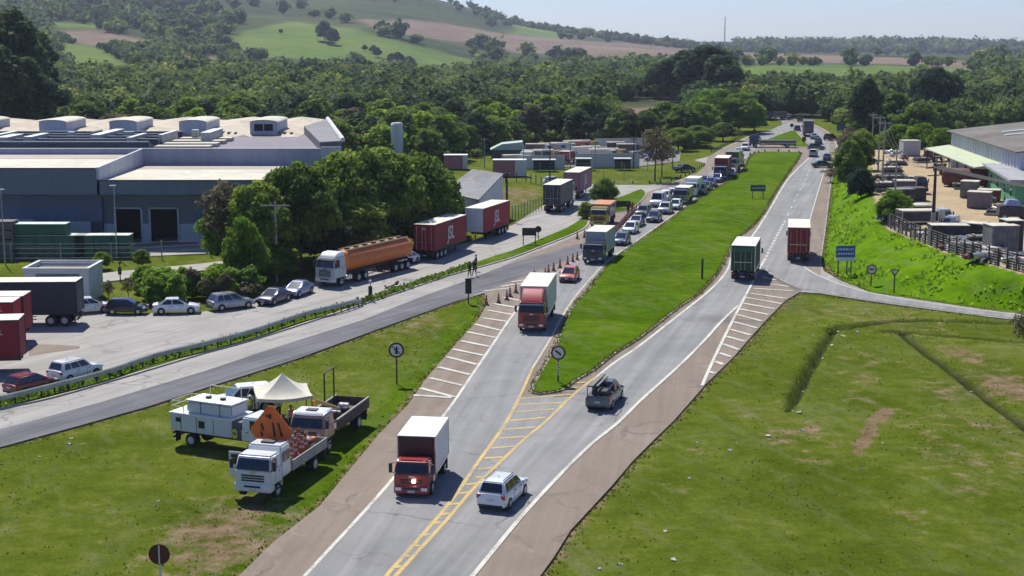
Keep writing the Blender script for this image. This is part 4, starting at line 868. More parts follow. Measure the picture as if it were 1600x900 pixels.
# ================================================================== buildings
def Xat(px, Y, z=0): return (px - 800) / FPX * (Y * CT - (z - CAMH) * ST)
def ribbed(name, c, axis='X', s=1.0, rough=.5, metal=.0, dirt=.15, amp=.35):
    m, n, l, b = mk(name); tc = n.new('ShaderNodeTexCoord').outputs['Object']
    wv = n.new('ShaderNodeTexWave'); wv.bands_direction = axis; wv.inputs['Scale'].default_value = s; l.new(tc, wv.inputs['Vector'])
    big = noise(n, l, tc, .12, 6, .65); st = noise(n, l, mapping(n, l, tc, (1, 1, .08)), .8, 5, .7)
    f = mth(n, l, 'ADD', mth(n, l, 'MULTIPLY', big, .5), mth(n, l, 'MULTIPLY', st, .5))
    c_ = ramp(n, l, f, [(.35, tuple(k * (1 - dirt * 1.6) for k in c)), (.6, c)])
    l.new(c_, b.inputs['Base Color']); b.inputs['Roughness'].default_value = rough; b.inputs['Metallic'].default_value = metal
    bp = n.new('ShaderNodeBump'); bp.inputs['Strength'].default_value = amp; bp.inputs['Distance'].default_value = .06; l.new(wv.outputs[0], bp.inputs['Height']); l.new(bp.outputs[0], b.inputs['Normal'])
    return m
FAC_GREY = ribbed('factory_cladding', (.115, .155, .20), 'X', 1.2, .55); FAC_BLUE = ribbed('factory_recess', (.125, .165, .27), 'X', 1.2, .6)
FAC_LILAC = ribbed('factory_parapet', (.36, .38, .46), 'X', 1.0, .6); FAC_WHITE = ribbed('factory_white', (.50, .52, .58), 'X', 1.0, .6)
ROOF_TAN = ribbed('roof_tan', (.50, .42, .30), 'X', .8, .7, dirt=.3); ROOF_PALE = ribbed('roof_pale', (.58, .53, .41), 'Y', .8, .7, dirt=.25)
ROOF_GREY = ribbed('roof_grey', (.17, .165, .18), 'X', 1.0, .7, dirt=.3); ROOF_MAUVE = ribbed('roof_mauve', (.15, .13, .16), 'X', 1.0, .7)
ROOF_BROWN = ribbed('roof_fibre_cement', (.16, .145, .12), 'Y', 1.4, .85, dirt=.35)
DARKIN = mat('dark_interior', (.010, .011, .012), .9); GALV = mat('galvanised', (.40, .41, .41), .5, .5, .12, 2); CONC = mat('post_concrete', (.30, .29, .26), .9, 0, .2, 2, dirt=.3)
LOUVRE = mat('louvre_dark', (.045, .060, .085), .4, .1, .2, .4); WHITEW = mat('white_wall', (.60, .60, .58), .8, 0, .06, .5, dirt=.25)
SKYL = mat('skylight', (.50, .52, .50), .4)
F = thing('factory_building', 'huge grey factory with dock doors and folded tan roofs at the left', 'factory')
yf = 186.0; xl = Xat(-260, yf); xm = Xat(161, yf, 9); xr_ = Xat(418, yf, 5)
def part(name, dims, m, parent=None, bev=0): return box(name, dims, parent or F, m, bev)
part('upper_fascia', [(xl, xm, yf - 3, yf - 2.6, 6.4, 9.8), (xm, xr_, yf - 3, yf - 2.6, 6.4, 8.3)], FAC_GREY)
part('canopy_soffit', [(xl, xr_, yf - 2.59, yf + .4, 6.35, 6.6)], FAC_GREY)
part('fascia_trim', [(xl, xm - .1, yf - 3.08, yf - 3.002, 9.72, 9.86), (xm, xr_, yf - 3.08, yf - 3.002, 8.22, 8.36), (xl, xr_, yf - 3.06, yf - 3.002, 6.38, 6.5)], mat('trim_dark', (.03, .04, .05), .5))
d1 = (Xat(181, yf), Xat(221, yf)); d2 = (Xat(235, yf), Xat(278, yf)); xc = Xat(162, yf)
part('recessed_wall', [(xl, xc, yf, yf + .3, 2.75, 6.36)], FAC_BLUE)
part('side_wall', [(xc + .01, d1[0], yf + .5, yf + .8, 0, 6.36), (d1[1], d2[0], yf + .5, yf + .8, 0, 6.36), (d2[1], xr_, yf + .5, yf + .8, 0, 6.36), (d1[0], d1[1], yf + .5, yf + .8, 4.3, 6.36), (d2[0], d2[1], yf + .5, yf + .8, 4.3, 6.36)], FAC_GREY)
part('lower_wall', [(xl, Xat(143, yf), yf - .05, yf + .3, 0, 2.74), (xc + .02, d1[0] - .2, yf + .42, yf + .49, 0, 2.4), (d1[1] + .2, d2[0] - .2, yf + .42, yf + .49, 0, 2.4), (d2[1] + .2, xr_, yf + .42, yf + .49, 0, 2.4)], FAC_WHITE)
part('dark_bay', [(Xat(143, yf), xc, yf + .02, yf + .25, 0, 2.7)], LOUVRE)
for k, (a, b_) in enumerate((d1, d2)):
    dd = part('dock_door', [(a, b_, yf + 5, yf + 5.1, 0, 4.3), (a - .01, a, yf + .8, yf + 5, 0, 4.3), (b_, b_ + .01, yf + .8, yf + 5, 0, 4.3), (a, b_, yf + .8, yf + 5, 4.3, 4.32)], DARKIN)
    part('door_frame', [(a - .18, a + .05, yf + .35, yf + .6, 0, 4.45), (b_ - .05, b_ + .18, yf + .35, yf + .6, 0, 4.45), (a - .18, b_ + .18, yf + .35, yf + .6, 4.3, 4.47)], FAC_WHITE, dd)
yb = 205.5
part('front_roof', [(xl, xm - .12, yf - 2.59, yb - 7, 9.5, 9.65), (xm + .2, xr_, yf - 2.59, yb - 6, 8.0, 8.15)], ROOF_PALE)
part('front_roof_back', [(xl, xm - .12, yb - 6.99, yb, 9.5, 9.68), (xm + .2, xr_, yb - 5.99, yb, 8.0, 8.18)], ribbed('roof_pinkish', (.36, .29, .25), 'X', .8, .7))
bm = bmesh.new(); x0 = xm
hexa(bm, [(x0, yf - 3, 6.5), (x0 + .3, yf - 3, 6.5), (x0 + .3, yb, 6.5), (x0, yb, 6.5)], [(x0, yf - 3, 9.9), (x0 + .3, yf - 3, 9.9), (x0 + .3, yb, 10.5), (x0, yb, 10.5)]); bm_obj('divider_wall', bm, F, FAC_WHITE)
xR = Xat(533, yb, 9)
part('back_parapet', [(xl, xR, yb + .01, yb + .35, 6.0, 10.45)], FAC_LILAC)
part('parapet_cap', [(xl, xR, yb - .05, yb + .42, 10.451, 10.52)], GALV)
xE = Xat(507, 282, 10)
bm = bmesh.new(); hexa(bm, [(xl, yb + .36, 0), (xR - .05, yb + .36, 0), (xE, 282, 0), (xl, 282, 0)], [(xl, yb + .36, 9.9), (xR - .05, yb + .36, 9.9), (xE, 282, 9.9), (xl, 282, 9.9)]); bm_obj('rear_body', bm, F, FAC_WHITE)
xg = Xat(262, 220, 10.5); xw = Xat(350, 220, 10.5)
bm = bmesh.new(); hexa(bm, [(xl, yb + .36, 9.901), (xR - .1, yb + .36, 9.901), (xE, 281.9, 9.901), (xl, 281.9, 9.901)], [(xl, yb + .36, 10), (xR - .1, yb + .36, 10), (xE, 281.9, 10), (xl, 281.9, 10)]); bm_obj('flat_roof', bm, F, ROOF_MAUVE)
bm = bmesh.new()
for k in range(5):
    y0 = yb + 3 + k * 5.4; z0 = 10.0
    hexa(bm, [(xl, y0, z0), (xg, y0, z0), (xg, y0 + 5.2, z0), (xl, y0 + 5.2, z0)], [(xl, y0 + .1, z0 + 1.15), (xg, y0 + .1, z0 + 1.15), (xg, y0 + 5.0, z0 + .15), (xl, y0 + 5.0, z0 + .15)])
bm_obj('sawtooth_roof', bm, F, LOUVRE)
part('sawtooth_ridge', [(xl, xg, yb + 2.9 + k * 5.4, yb + 3.15 + k * 5.4, 11.15, 11.3) for k in range(5)], GALV)
part('skylight_row', [(xg + .6, xw, yb + 3.5 + k * 5.4, yb + 6.2 + k * 5.4, 10.01, 10.55) for k in range(4)], ROOF_PALE)
for k in range(12): part('roof_vent', [(Xat(-20 + 31 * k + rnd.uniform(-9, 9), 222, 11) , Xat(-12 + 31 * k + rnd.uniform(0, 4), 222, 11), 215 + rnd.uniform(-6, 16), 216.5 + rnd.uniform(0, 16), 10.2, 11.7)], GALV)
# folded roof: hipped bays, each with a raised monitor in the valley
yh = 236; pxs = [-110, 10, 120, 232, 345, 430]; HB_ = []
for k, pc in enumerate(pxs):
    xc_ = Xat(pc, 245, 11); w = 6.3 if k < 5 else 5
    bm = bmesh.new(); z0 = 10.0; zr = 10.95
    v = [bm.verts.new(p) for p in [(xc_ - w, yh, z0), (xc_ + w, yh, z0), (xc_ + w, 281, z0), (xc_ - w, 281, z0), (xc_, yh + 9, zr), (xc_, 276, zr)]]
    for f in ((0, 1, 4), (1, 2, 5, 4), (2, 3, 5), (3, 0, 4, 5)): bm.faces.new([v[i] for i in f])
    bm_obj('hipped_roof', bm, F, ROOF_TAN)
    for q in range(3): box('roof_slot', (xc_ + 1.2 + q * 1.1, xc_ + 1.5 + q * 1.1, yh + 2.4, yh + 4.6 - q * .4, 10.2, 10.62 - q * .05), F, LOUVRE)
for k, pc in enumerate([-35, 88, 197, 305, 410]):
    xc_ = Xat(pc, 240, 12); w = 2.2
    if k == 4: xc_ += .5
    bm = bmesh.new(); yy0, yy1 = yh + 2, 249
    N = 8; rows = []
    for y in (yy0, yy1):
        r_ = [bm.verts.new((xc_ - w, y, 10.0))] + [bm.verts.new((xc_ - w * math.cos(math.pi * i / N), y, 12.1 + .4 * math.sin(math.pi * i / N))) for i in range(N + 1)] + [bm.verts.new((xc_ + w, y, 10.0))]
        rows.append(r_)
    for i in range(len(rows[0]) - 1): bm.faces.new((rows[0][i], rows[0][i + 1], rows[1][i + 1], rows[1][i]))
    bm.faces.new(rows[0][::-1]); bm.faces.new(rows[1]); bmesh.ops.recalc_face_normals(bm, faces=bm.faces)
    mo = bm_obj('roof_monitor', bm, F, FAC_WHITE)
    bm = bmesh.new(); rows = []
    for y in (yy0 - .2, yy1):
        rows.append([bm.verts.new((xc_ - (w + .15) * math.cos(math.pi * i / N), y, 12.16 + .43 * math.sin(math.pi * i / N))) for i in range(N + 1)])
    for i in range(N): bm.faces.new((rows[0][i], rows[0][i + 1], rows[1][i + 1], rows[1][i]))
    bm_obj('monitor_roof', bm, mo, ROOF_PALE)
    if k == 4: box('louvre_window', [(xc_ - 1.5, xc_ - .1, yy0 - .06, yy0 - .005, 10.8, 11.9), (xc_ + .1, xc_ + 1.5, yy0 - .06, yy0 - .005, 10.8, 11.9)], mo, DARKIN)
# tilted wing on the right end
xa, xb_, xd = Xat(472, 245, 10), Xat(515, 262, 13), Xat(535, 210, 10)
bm = bmesh.new()
A = (Xat(475, 243, 10.3), 243, zat(197, 243)); B = (Xat(511, 262, 11), 262, zat(186, 262)); C = (Xat(535, 208, 10.6), 208, zat(220, 208)); D = (Xat(500, 208, 10.4), 208, zat(222, 208))
vs = [bm.verts.new(p) for p in (A, D, C, B)]; vb = [bm.verts.new((p[0], p[1], 0)) for p in (A, D, C, B)]
bm.faces.new(vs); [bm.faces.new((vb[i], vb[(i + 1) % 4], vs[(i + 1) % 4], vs[i])) for i in range(4)]; bmesh.ops.recalc_face_normals(bm, faces=bm.faces)
wg = bm_obj('tilted_wing', bm, F, ROOF_GREY)
bm = bmesh.new(); cyl(bm, (B[0] + .1, B[1], B[2] + .1), (C[0] + .1, C[1], C[2] + .15), .35, n=6); bm_obj('wing_edge', bm, wg, WHITEW)
box('wing_front', (Xat(502, 205.4, 9), xR + .01, yb - .3, yb, 0, 10.75), wg, FAC_WHITE)
# white hut
t = thing('white_hut', 'small white flat-roofed hut behind the dark curtain trailer', 'hut')
p = G(45, 476).xy; q = G(158, 474).xy
HX0, HX1, HY0 = Xat(50, 146), Xat(150, 146), G(100, 473).y
box('wall', [(HX0, HX1, HY0, HY0 + .2, 0, 3.3), (HX0, HX0 + .2, HY0 + .2, HY0 + 5, 0, 3.3), (HX1 - .2, HX1, HY0 + .2, HY0 + 5, 0, 3.3), (HX0 + .2, HX1 - .2, HY0 + 4.8, HY0 + 5, 0, 3.3)], t, WHITEW)
box('roof', [(HX0 + .2, HX1 - .2, HY0 + .2, HY0 + 4.8, 2.9, 3.0)], t, ROOF_BROWN)
box('roof_rim', [(HX0 - .1, HX1 + .1, HY0 - .12, HY0 + .21, 3.301, 3.5), (HX0 - .1, HX0 + .22, HY0 + .22, HY0 + 5, 3.301, 3.5), (HX1 - .22, HX1 + .1, HY0 + .22, HY0 + 5, 3.301, 3.5), (HX0 - .1, HX1 + .1, HY0 + 5.01, HY0 + 5.2, 3.301, 3.5)], t, WHITEW)
box('door', (HX0 + 1.2, HX1 - .9, HY0 - .03, HY0 - .002, .05, 2.9), t, mat('hut_shutter', (.14, .17, .20), .6))
# grey shed in the middle
t = thing('grey_shed', 'shed with a grey sloping roof and white gable behind the lettered trailers', 'shed')
def zpt(px, py, z): g = G(px, py, z); return g
E = [G(695, 290, 5.2), G(748, 312, 4.4), G(787, 271, 6.2), G(738, 264, 6.6)]
E[0] = G(690, 300, 4.6)
bm = bmesh.new(); T_ = [bm.verts.new(p) for p in E]; Bv = [bm.verts.new(p - Vector((0, 0, .15))) for p in E]
f = bm.faces.new(T_); bm.faces.new(Bv[::-1]); [bm.faces.new((T_[i], Bv[i], Bv[(i + 1) % 4], T_[(i + 1) % 4])) for i in range(4)]; bmesh.ops.recalc_face_normals(bm, faces=bm.faces)
bm_obj('roof', bm, t, ROOF_GREY)
bm = bmesh.new(); ins = [p.lerp(sum(E, Vector()) / 4, .03) for p in E]; Tt = [bm.verts.new(p - Vector((0, 0, .17))) for p in ins]; Bb = [bm.verts.new((p.x, p.y, 0)) for p in ins]
[bm.faces.new((Tt[i], Bb[i], Bb[(i + 1) % 4], Tt[(i + 1) % 4])) for i in range(4)]; bmesh.ops.recalc_face_normals(bm, faces=bm.faces); bm_obj('wall', bm, t, WHITEW)
t = thing('water_tower', 'white cylindrical water tower rising among the trees right of the factory', 'water tower'); g = G(621, 262); s_ = Xat(630, g.y) - Xat(621, g.y)
t.location = (g.x, g.y, 0); hz = zat(195, g.y)
cyl_obj('tank', (0, 0, 0), (0, 0, hz), s_ * 1.05, s_ * 1.05, t, WHITEW, 24); cyl_obj('cap', (0, 0, hz + .01), (0, 0, hz + .4), s_ * 1.1, s_ * .9, t, WHITEW, 24)
box('ladder', [(-.25, -.2, -s_ * 1.05 - .2, -s_ * 1.05 - .12, 1, hz), (.2, .25, -s_ * 1.05 - .2, -s_ * 1.05 - .12, 1, hz)], t, GALV)
# pallets / green crates in the factory yard
CRG = mat('crate_green', (.035, .115, .075), .7, 0, .25, .8); CRT = mat('crate_top', (.50, .55, .50), .6, 0, .15, 1); CRB = mat('crate_brown', (.12, .105, .095), .8, 0, .25, 1); CRBL = mat('crate_blue', (.06, .09, .22), .6, 0, .2, 1)
def crate(w, d, h, m, top=CRT, name='storage_crate'):
    bm = bmesh.new(); bx(bm, -w / 2, w / 2, -d / 2, d / 2, .12, h - .06, .02)
    for k in range(int(w / .35)):
        x = -w / 2 + .18 + k * .35; bx(bm, x - .03, x + .03, -d / 2 - .03, -d / 2 - .002, .12, h - .07)
    for x in (-w / 2 + .1, 0, w / 2 - .1): bx(bm, x - .08, x + .08, -d / 2, d / 2, 0, .119)
    t = bpy.data.objects.new(name, None); COL.objects.link(t)
    bm_obj('crate_body', bm, t, m); box('lid', (-w / 2 - .03, w / 2 + .03, -d / 2 - .03, d / 2 + .03, h - .059, h), t, top)
    return t
c0 = crate(2.2, 2.0, 1.35, CRG); first = True
yc = G(100, 404).y
def crates(rows, y, label, group):
    global first
    for pc, lv, n_ in rows:
        for k in range(n_):
            c = c0 if first else copy_tree(c0); first = False
            x = Xat(pc, y); c.location = (x, y, lv * 1.36); tag(c, label % ({38: 'first column', 66: 'second column', 94: 'third column', 122: 'fourth column', 136: 'end column', 166: 'left column', 192: 'right column'}[pc] + ', ' + ['bottom', 'second tier', 'top tier'][lv]), 'crate', group)
crates([(38 + 28 * k, lv, 1) for k in range(4) for lv in (0, 1)] + [(38 + 28 * k, 2, 1) for k in (0, 1, 2)] + [(150 - 14, 0, 1), (150 - 14, 1, 1)], yc + 1.5, 'green crate of the long stack by the factory wall, %s', 'green crates in the long stack')
crates([(166, 0, 1), (166, 1, 1), (192, 0, 1), (192, 1, 1)], yc + 1.6, 'green crate of the small stack beside the lamp post, %s', 'green crates in the short stack')
c1 = crate(2.6, 2.2, 1.1, CRB, CRB); 
for i, (pc, lv) in enumerate([(-20, 0), (-20, 1), (-20, 2), (10, 0), (10, 1), (10, 2), (10, 3)]):
    c = c1 if i == 0 else copy_tree(c1); c.location = (Xat(pc, yc + 1), yc + 1, lv * 1.11); tag(c, 'brown slatted crate stacked at the left edge, %s, %s' % ('outer column' if pc < 0 else 'inner column', ['bottom', 'second', 'third', 'topmost'][lv]), 'crate', 'brown crates at the left edge')
c2 = crate(2.4, 2.6, 1.7, mat('container_blue', (.05, .07, .15), .6), CRT)
for i, (px_, y_, lv, lab, mm) in enumerate([(12, yc + 9, 0, 'blue topped bin behind the tall brown crate stack', CRBL), (12, yc + 9, 1, 'upper blue bin behind the tall brown crate stack', CRBL), (38, yc + 9, 0, 'lower teal bin right of the blue bins by the factory', mat('crate_teal', (.12, .30, .30), .6)), (38, yc + 9, 1, 'pale teal bin on top right of the blue bins', mat('crate_teal2', (.16, .36, .36), .6)), (50, yc + 6, 0, 'grey bin behind the green crate stack left', CRB), (76, yc + 6, 0, 'grey bin behind the middle of the green crate stack', CRB), (60, yc + 6, 1, 'dark bin raised behind the green crate stack', CRB)]):
    c = c2 if i == 0 else copy_tree(c2); c.location = (Xat(px_, y_), y_, lv * 1.71); tag(c, lab, 'bin', 'bins behind the crate stacks')
    for ch in c.children:
        if ch.name.startswith('crate_body'): ch.material_slots[0].link = 'OBJECT'; ch.material_slots[0].material = mm
# ================================================================== right yard, z = 3
def thing_at(name, label, cat, px, py, z=0.0, rz=0.0, group=None): g = G(px, py, z); return thing(name, label, cat, g, rz, group)
WALLR = ribbed('warehouse_wall', (.58, .58, .66), 'X', .35, .6, dirt=.2, amp=.8); WALLR.node_tree.nodes
t = thing('warehouse', 'big white ribbed warehouse with a brown roof behind the sand yard', 'warehouse')
a0 = G(1484, 263, 3).xy; a1 = G(1590, 308, 3).xy; dr = (a1 - a0).normalized(); nr = Vector((-dr.y, dr.x));
if nr.x < 0: nr = -nr
def P3(s, w, z): q = a0 + dr * s + nr * w; return (q.x, q.y, z)
Ls = (a1 - a0).length; zt = 9.4
bm = bmesh.new(); hexa(bm, [P3(0, 0, 2.9), P3(Ls, 0, 2.9), P3(Ls, 34, 2.9), P3(0, 34, 2.9)], [P3(0, 0, zt), P3(Ls, 0, zt), P3(Ls, 34, zt), P3(0, 34, zt)]); bmesh.ops.recalc_face_normals(bm, faces=bm.faces); bm_obj('wall', bm, t, WALLR)
bm = bmesh.new()
for k in range(26):
    s = Ls * (k + .5) / 26; a = P3(s - .13, -.10, 0); b_ = P3(s + .13, -.10, 0); c_ = P3(s + .13, 0, 0); d_ = P3(s - .13, 0, 0)
    hexa(bm, [(p[0], p[1], 3) for p in (a, b_, c_, d_)], [(p[0], p[1], zt - .2) for p in (a, b_, c_, d_)])
bmesh.ops.recalc_face_normals(bm, faces=bm.faces); bm_obj('wall_ribs', bm, t, WHITEW)
bm = bmesh.new(); o_ = .8
vs = [bm.verts.new(p) for p in [P3(-o_, -o_, zt), P3(Ls + o_, -o_, zt), P3(Ls + o_, 17, zt + 2.1), P3(-o_, 17, zt + 2.1), P3(-o_, 35, zt), P3(Ls + o_, 35, zt)]]
bm.faces.new((vs[0], vs[1], vs[2], vs[3])); bm.faces.new((vs[3], vs[2], vs[5], vs[4])); bmesh.ops.recalc_face_normals(bm, faces=bm.faces)
r_ = bmesh.ops.extrude_face_region(bm, geom=bm.faces[:]); bmesh.ops.translate(bm, verts=[v for v in r_['geom'] if isinstance(v, bmesh.types.BMVert)], vec=(0, 0, .18)); bmesh.ops.recalc_face_normals(bm, faces=bm.faces)
roof = bm_obj('roof', bm, t, ROOF_BROWN)
bm = bmesh.new()
for s, w in ((14, 5), (20, 4), (25, 9), (32, 4)):
    bm = bmesh.new(); z = zt + .2 + 2.1 * (w + .8) / 17.8; hexa(bm, [P3(s, w, z), P3(s + 1.2, w, z), P3(s + 1.2, w + 5, z + .55), P3(s, w + 5, z + .55)], [P3(s, w, z + .12), P3(s + 1.2, w, z + .12), P3(s + 1.2, w + 5, z + .67), P3(s, w + 5, z + .67)])
    bmesh.ops.recalc_face_normals(bm, faces=bm.faces); bm_obj('skylight', bm, roof, SKYL)
bm = bmesh.new(); c_ = Ls * .80; hexa(bm, [P3(-1, -4.2, 6.3), P3(c_, -4.2, 6.3), P3(c_, -.12, 6.9), P3(-1, -.12, 6.9)], [P3(-1, -4.2, 6.45), P3(c_, -4.2, 6.45), P3(c_, -.12, 7.05), P3(-1, -.12, 7.05)]); bmesh.ops.recalc_face_normals(bm, faces=bm.faces)
cn = bm_obj('canopy', bm, t, mat('canopy_green', (.42, .47, .30), .6, 0, .1, .8))
for k in range(7):
    q = P3(.2 + (c_ - 1) * k / 6, -4, 0); cyl_obj('canopy_post', (q[0], q[1], 3), (q[0], q[1], 6.3), .1, .1, cn, CHASSIS, 8)
t = thing('green_office', 'low green walled building with a grey flat roof in front of the warehouse', 'building')
b0 = G(1543, 296, 3).xy; b1 = G(1585, 326, 3).xy; d2_ = (b1 - b0).normalized(); n2 = Vector((-d2_.y, d2_.x)); n2 = -n2 if n2.x < 0 else n2
def P4(s, w, z): q = b0 + d2_ * s + n2 * w; return (q.x, q.y, z)
L4 = (b1 - b0).length; GW = mat('green_wall', (.10, .33, .16), .7, 0, .12, .6, dirt=.2)
bm = bmesh.new(); hexa(bm, [P4(0, 0, 2.9), P4(L4, 0, 2.9), P4(L4, 20, 2.9), P4(0, 20, 2.9)], [P4(0, 0, 6.6), P4(L4, 0, 6.6), P4(L4, 20, 6.6), P4(0, 20, 6.6)]); bmesh.ops.recalc_face_normals(bm, faces=bm.faces); bm_obj('wall', bm, t, GW)
bm = bmesh.new(); hexa(bm, [P4(-.7, -.9, 6.61), P4(L4 + .7, -.9, 6.61), P4(L4 + .7, 21, 6.61), P4(-.7, 21, 6.61)], [P4(-.7, -.9, 6.95), P4(L4 + .7, -.9, 6.95), P4(L4 + .7, 21, 6.95), P4(-.7, 21, 6.95)]); bmesh.ops.recalc_face_normals(bm, faces=bm.faces); bm_obj('roof', bm, t, mat('office_roof', (.30, .31, .33), .8, 0, .15, .5, dirt=.3))
for k in range(4):
    s = L4 * (.12 + .24 * k); bm = bmesh.new(); hexa(bm, [P4(s, -.06, 4.4), P4(s + .9, -.06, 4.4), P4(s + .9, .02, 4.4), P4(s, .02, 4.4)], [P4(s, -.06, 5.6), P4(s + .9, -.06, 5.6), P4(s + .9, .02, 5.6), P4(s, .02, 5.6)]); bmesh.ops.recalc_face_normals(bm, faces=bm.faces); bm_obj('window', bm, t, GLASS)
q = P4(L4 + .06, 6, 0); box('garage_door', (q[0] - 4, q[0] + 5, q[1] - .2, q[1] - .1, 3, 6), t, DARKIN)
# junk
JD = mat('rusty_dark', (.055, .045, .05), .8, 0, .4, 1.2); JR = mat('rusty_red', (.13, .045, .035), .8, 0, .35, 1); JW = mat('junk_pale', (.50, .47, .38), .7, 0, .25, 1); JG = mat('junk_grey', (.16, .155, .15), .8, 0, .35, 1)  # the last but one is a pale tone for tops and some boards
def lumber(w, d, n_, seed, name, label, px, py, rz, cat='stack'):
    r_ = random.Random(seed); t = thing_at(name, label, cat, px, py, 3.0, rz); z = .1
    for k in range(n_):
        h = r_.uniform(.16, .3); ww = w * r_.uniform(.7, 1); dx = r_.uniform(-.2, .2)
        bm = bmesh.new(); bx(bm, -ww / 2 + dx, ww / 2 + dx, -d / 2, d / 2, z, z + h, .02); bm_obj('board_bundle', bm, t, [JG, JW, JD][(k + seed) % 3]); z += h + .1
        box('spacer', [(x - .08 + dx, x + .08 + dx, -d / 2, d / 2, z - .099, z - .001) for x in (-ww * .35, ww * .35)], t, JD)
    box('bearer', [(x - .1, x + .1, -d / 2, d / 2, 0, .099) for x in (-w * .3, w * .3)], t, JD)
    return t
def junk_box(w, d, h, m, top, name, label, px, py, rz, cat='container'):
    t = thing_at(name, label, cat, px, py, 3.0, rz); bm = bmesh.new(); bx(bm, -w / 2, w / 2, -d / 2, d / 2, .1, h, .03)
    for k in range(int(w / .5)): bx(bm, -w / 2 + .25 + k * .5 - .04, -w / 2 + .25 + k * .5 + .04, -d / 2 - .04, -d / 2 - .002, .2, h - .15)
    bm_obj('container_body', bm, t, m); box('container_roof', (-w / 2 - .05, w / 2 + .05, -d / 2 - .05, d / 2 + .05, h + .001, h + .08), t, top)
    box('skid', [(x - .1, x + .1, -d / 2, d / 2, 0, .099) for x in (-w * .35, w * .35)], t, JD); return t
def scrap_truck(name, label, px, py, rz, cm, bmx, flat=True, h=1.5, L=4.5):
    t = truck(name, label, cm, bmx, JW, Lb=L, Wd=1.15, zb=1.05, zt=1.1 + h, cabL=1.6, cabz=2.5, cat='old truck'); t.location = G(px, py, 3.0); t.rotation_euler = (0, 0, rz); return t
S3 = math.pi
scrap_truck('scrap_truck', 'white cabbed scrap truck beside the foot of the tall pole', 1443, 358, .1, paint('old_white', (.45, .44, .40)), JD, h=1.3)
scrap_truck('scrap_truck', 'dark scrap truck with a pale roof left of the tall pole', 1412, 348, S3 + .2, JD, JD, h=1.2)
scrap_truck('scrap_truck', 'old dark truck with a light bonnet in the middle of the yard edge', 1508, 372, 2.6, paint('old_white', (.4, .4, .4)), JD, h=.8, L=3.2)
scrap_truck('scrap_truck', 'dark lorry body parked alone on the sand by the bushes', 1421, 302, .0, JD, NAVY, h=.9, L=3)
scrap_truck('scrap_truck', 'rusty lorry parked at the far end of the sand yard near the canopy', 1467, 252, .5, paint('old_cream', (.45, .40, .28)), JR, h=1.0, L=3.5)
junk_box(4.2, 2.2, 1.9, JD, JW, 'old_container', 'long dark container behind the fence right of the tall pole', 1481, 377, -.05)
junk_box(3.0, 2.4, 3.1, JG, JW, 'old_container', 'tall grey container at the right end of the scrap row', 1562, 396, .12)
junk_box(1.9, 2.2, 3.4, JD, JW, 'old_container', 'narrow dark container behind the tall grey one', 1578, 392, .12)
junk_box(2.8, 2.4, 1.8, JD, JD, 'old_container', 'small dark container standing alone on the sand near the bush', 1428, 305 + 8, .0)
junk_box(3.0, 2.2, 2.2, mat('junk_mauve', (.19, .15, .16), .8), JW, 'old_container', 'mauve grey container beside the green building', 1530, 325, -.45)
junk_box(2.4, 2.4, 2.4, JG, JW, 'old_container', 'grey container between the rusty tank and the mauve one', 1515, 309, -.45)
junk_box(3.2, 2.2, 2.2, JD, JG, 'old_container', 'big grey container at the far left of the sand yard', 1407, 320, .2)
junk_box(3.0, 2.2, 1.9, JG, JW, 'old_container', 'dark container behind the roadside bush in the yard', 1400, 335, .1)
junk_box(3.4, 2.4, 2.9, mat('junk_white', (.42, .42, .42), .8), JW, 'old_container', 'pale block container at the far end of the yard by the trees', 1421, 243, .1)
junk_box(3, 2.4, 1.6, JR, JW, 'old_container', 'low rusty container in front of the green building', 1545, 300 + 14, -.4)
for i, (px_, py_, w, d, n_, rz, lab) in enumerate([
    (1534, 387, 3.2, 1.6, 4, .0, 'stack of grey boards just left of the tall grey container'), (1516, 392, 3.0, 1.6, 3, -.1, 'low board stack near the fence below the tall grey container'),
    (1552, 400, 3.0, 1.5, 3, .0, 'board stack right behind the fence under the tall grey container'), (1594, 408, 3.2, 1.5, 3, .1, 'board stack at the right edge behind the fence'),
    (1500, 383, 2.8, 1.6, 3, .1, 'pale topped board stack behind the middle of the fence'), (1452, 340, 3.6, 1.5, 3, -.1, 'flat pale stack behind the tall pole'),
    (1480, 352, 2.6, 1.4, 2, .2, 'flat pale stack right of the tall pole on the sand edge'), (1426, 334, 2.6, 1.6, 3, .3, 'dark stack left of the tall pole near the bush'),
    (1412, 322, 2.4, 1.6, 4, .1, 'high bleached stack at the left edge of the sand'), (1398, 288, 4.0, 1.8, 4, .0, 'dark board stack behind the tall roadside trees'),
    (1392, 272, 4.0, 1.8, 4, .0, 'wide board stack farther up the yard edge'), (1400, 258, 4.0, 1.8, 3, .0, 'third wide board stack up the yard edge'),
    (1385, 300, 4.0, 1.8, 5, .0, 'board stack nearest the roadside tree trunk'), (1440, 254, 3.5, 1.8, 3, .3, 'board stack at the far end of the sand'),
    (1480, 272, 3.0, 1.4, 2, -.4, 'low stack in front of the warehouse canopy'), (1492, 282, 3.4, 1.4, 2, -.4, 'second low stack in front of the warehouse canopy'),
    (1506, 296, 3.4, 1.4, 3, -.4, 'third low stack in front of the warehouse canopy'), (1468, 376, 2.4, 1.3, 2, .1, 'small stack close to the fence right of the tall pole'),
    (1440, 370, 2.4, 1.3, 2, .0, 'small pale stack close to the fence left of the tall pole'), (1550, 336, 2.2, 1.2, 2, -.3, 'small pale stack beside the mauve container'), (1500, 388, 2.4, 1.4, 2, .1, 'small stack behind the long dark container')]):
    lumber(w, d, n_, i, 'board_stack', lab, px_, py_, rz)
CL = ['rusty scrap heap', 'dark scrap heap', 'pale scrap heap', 'grey scrap heap']
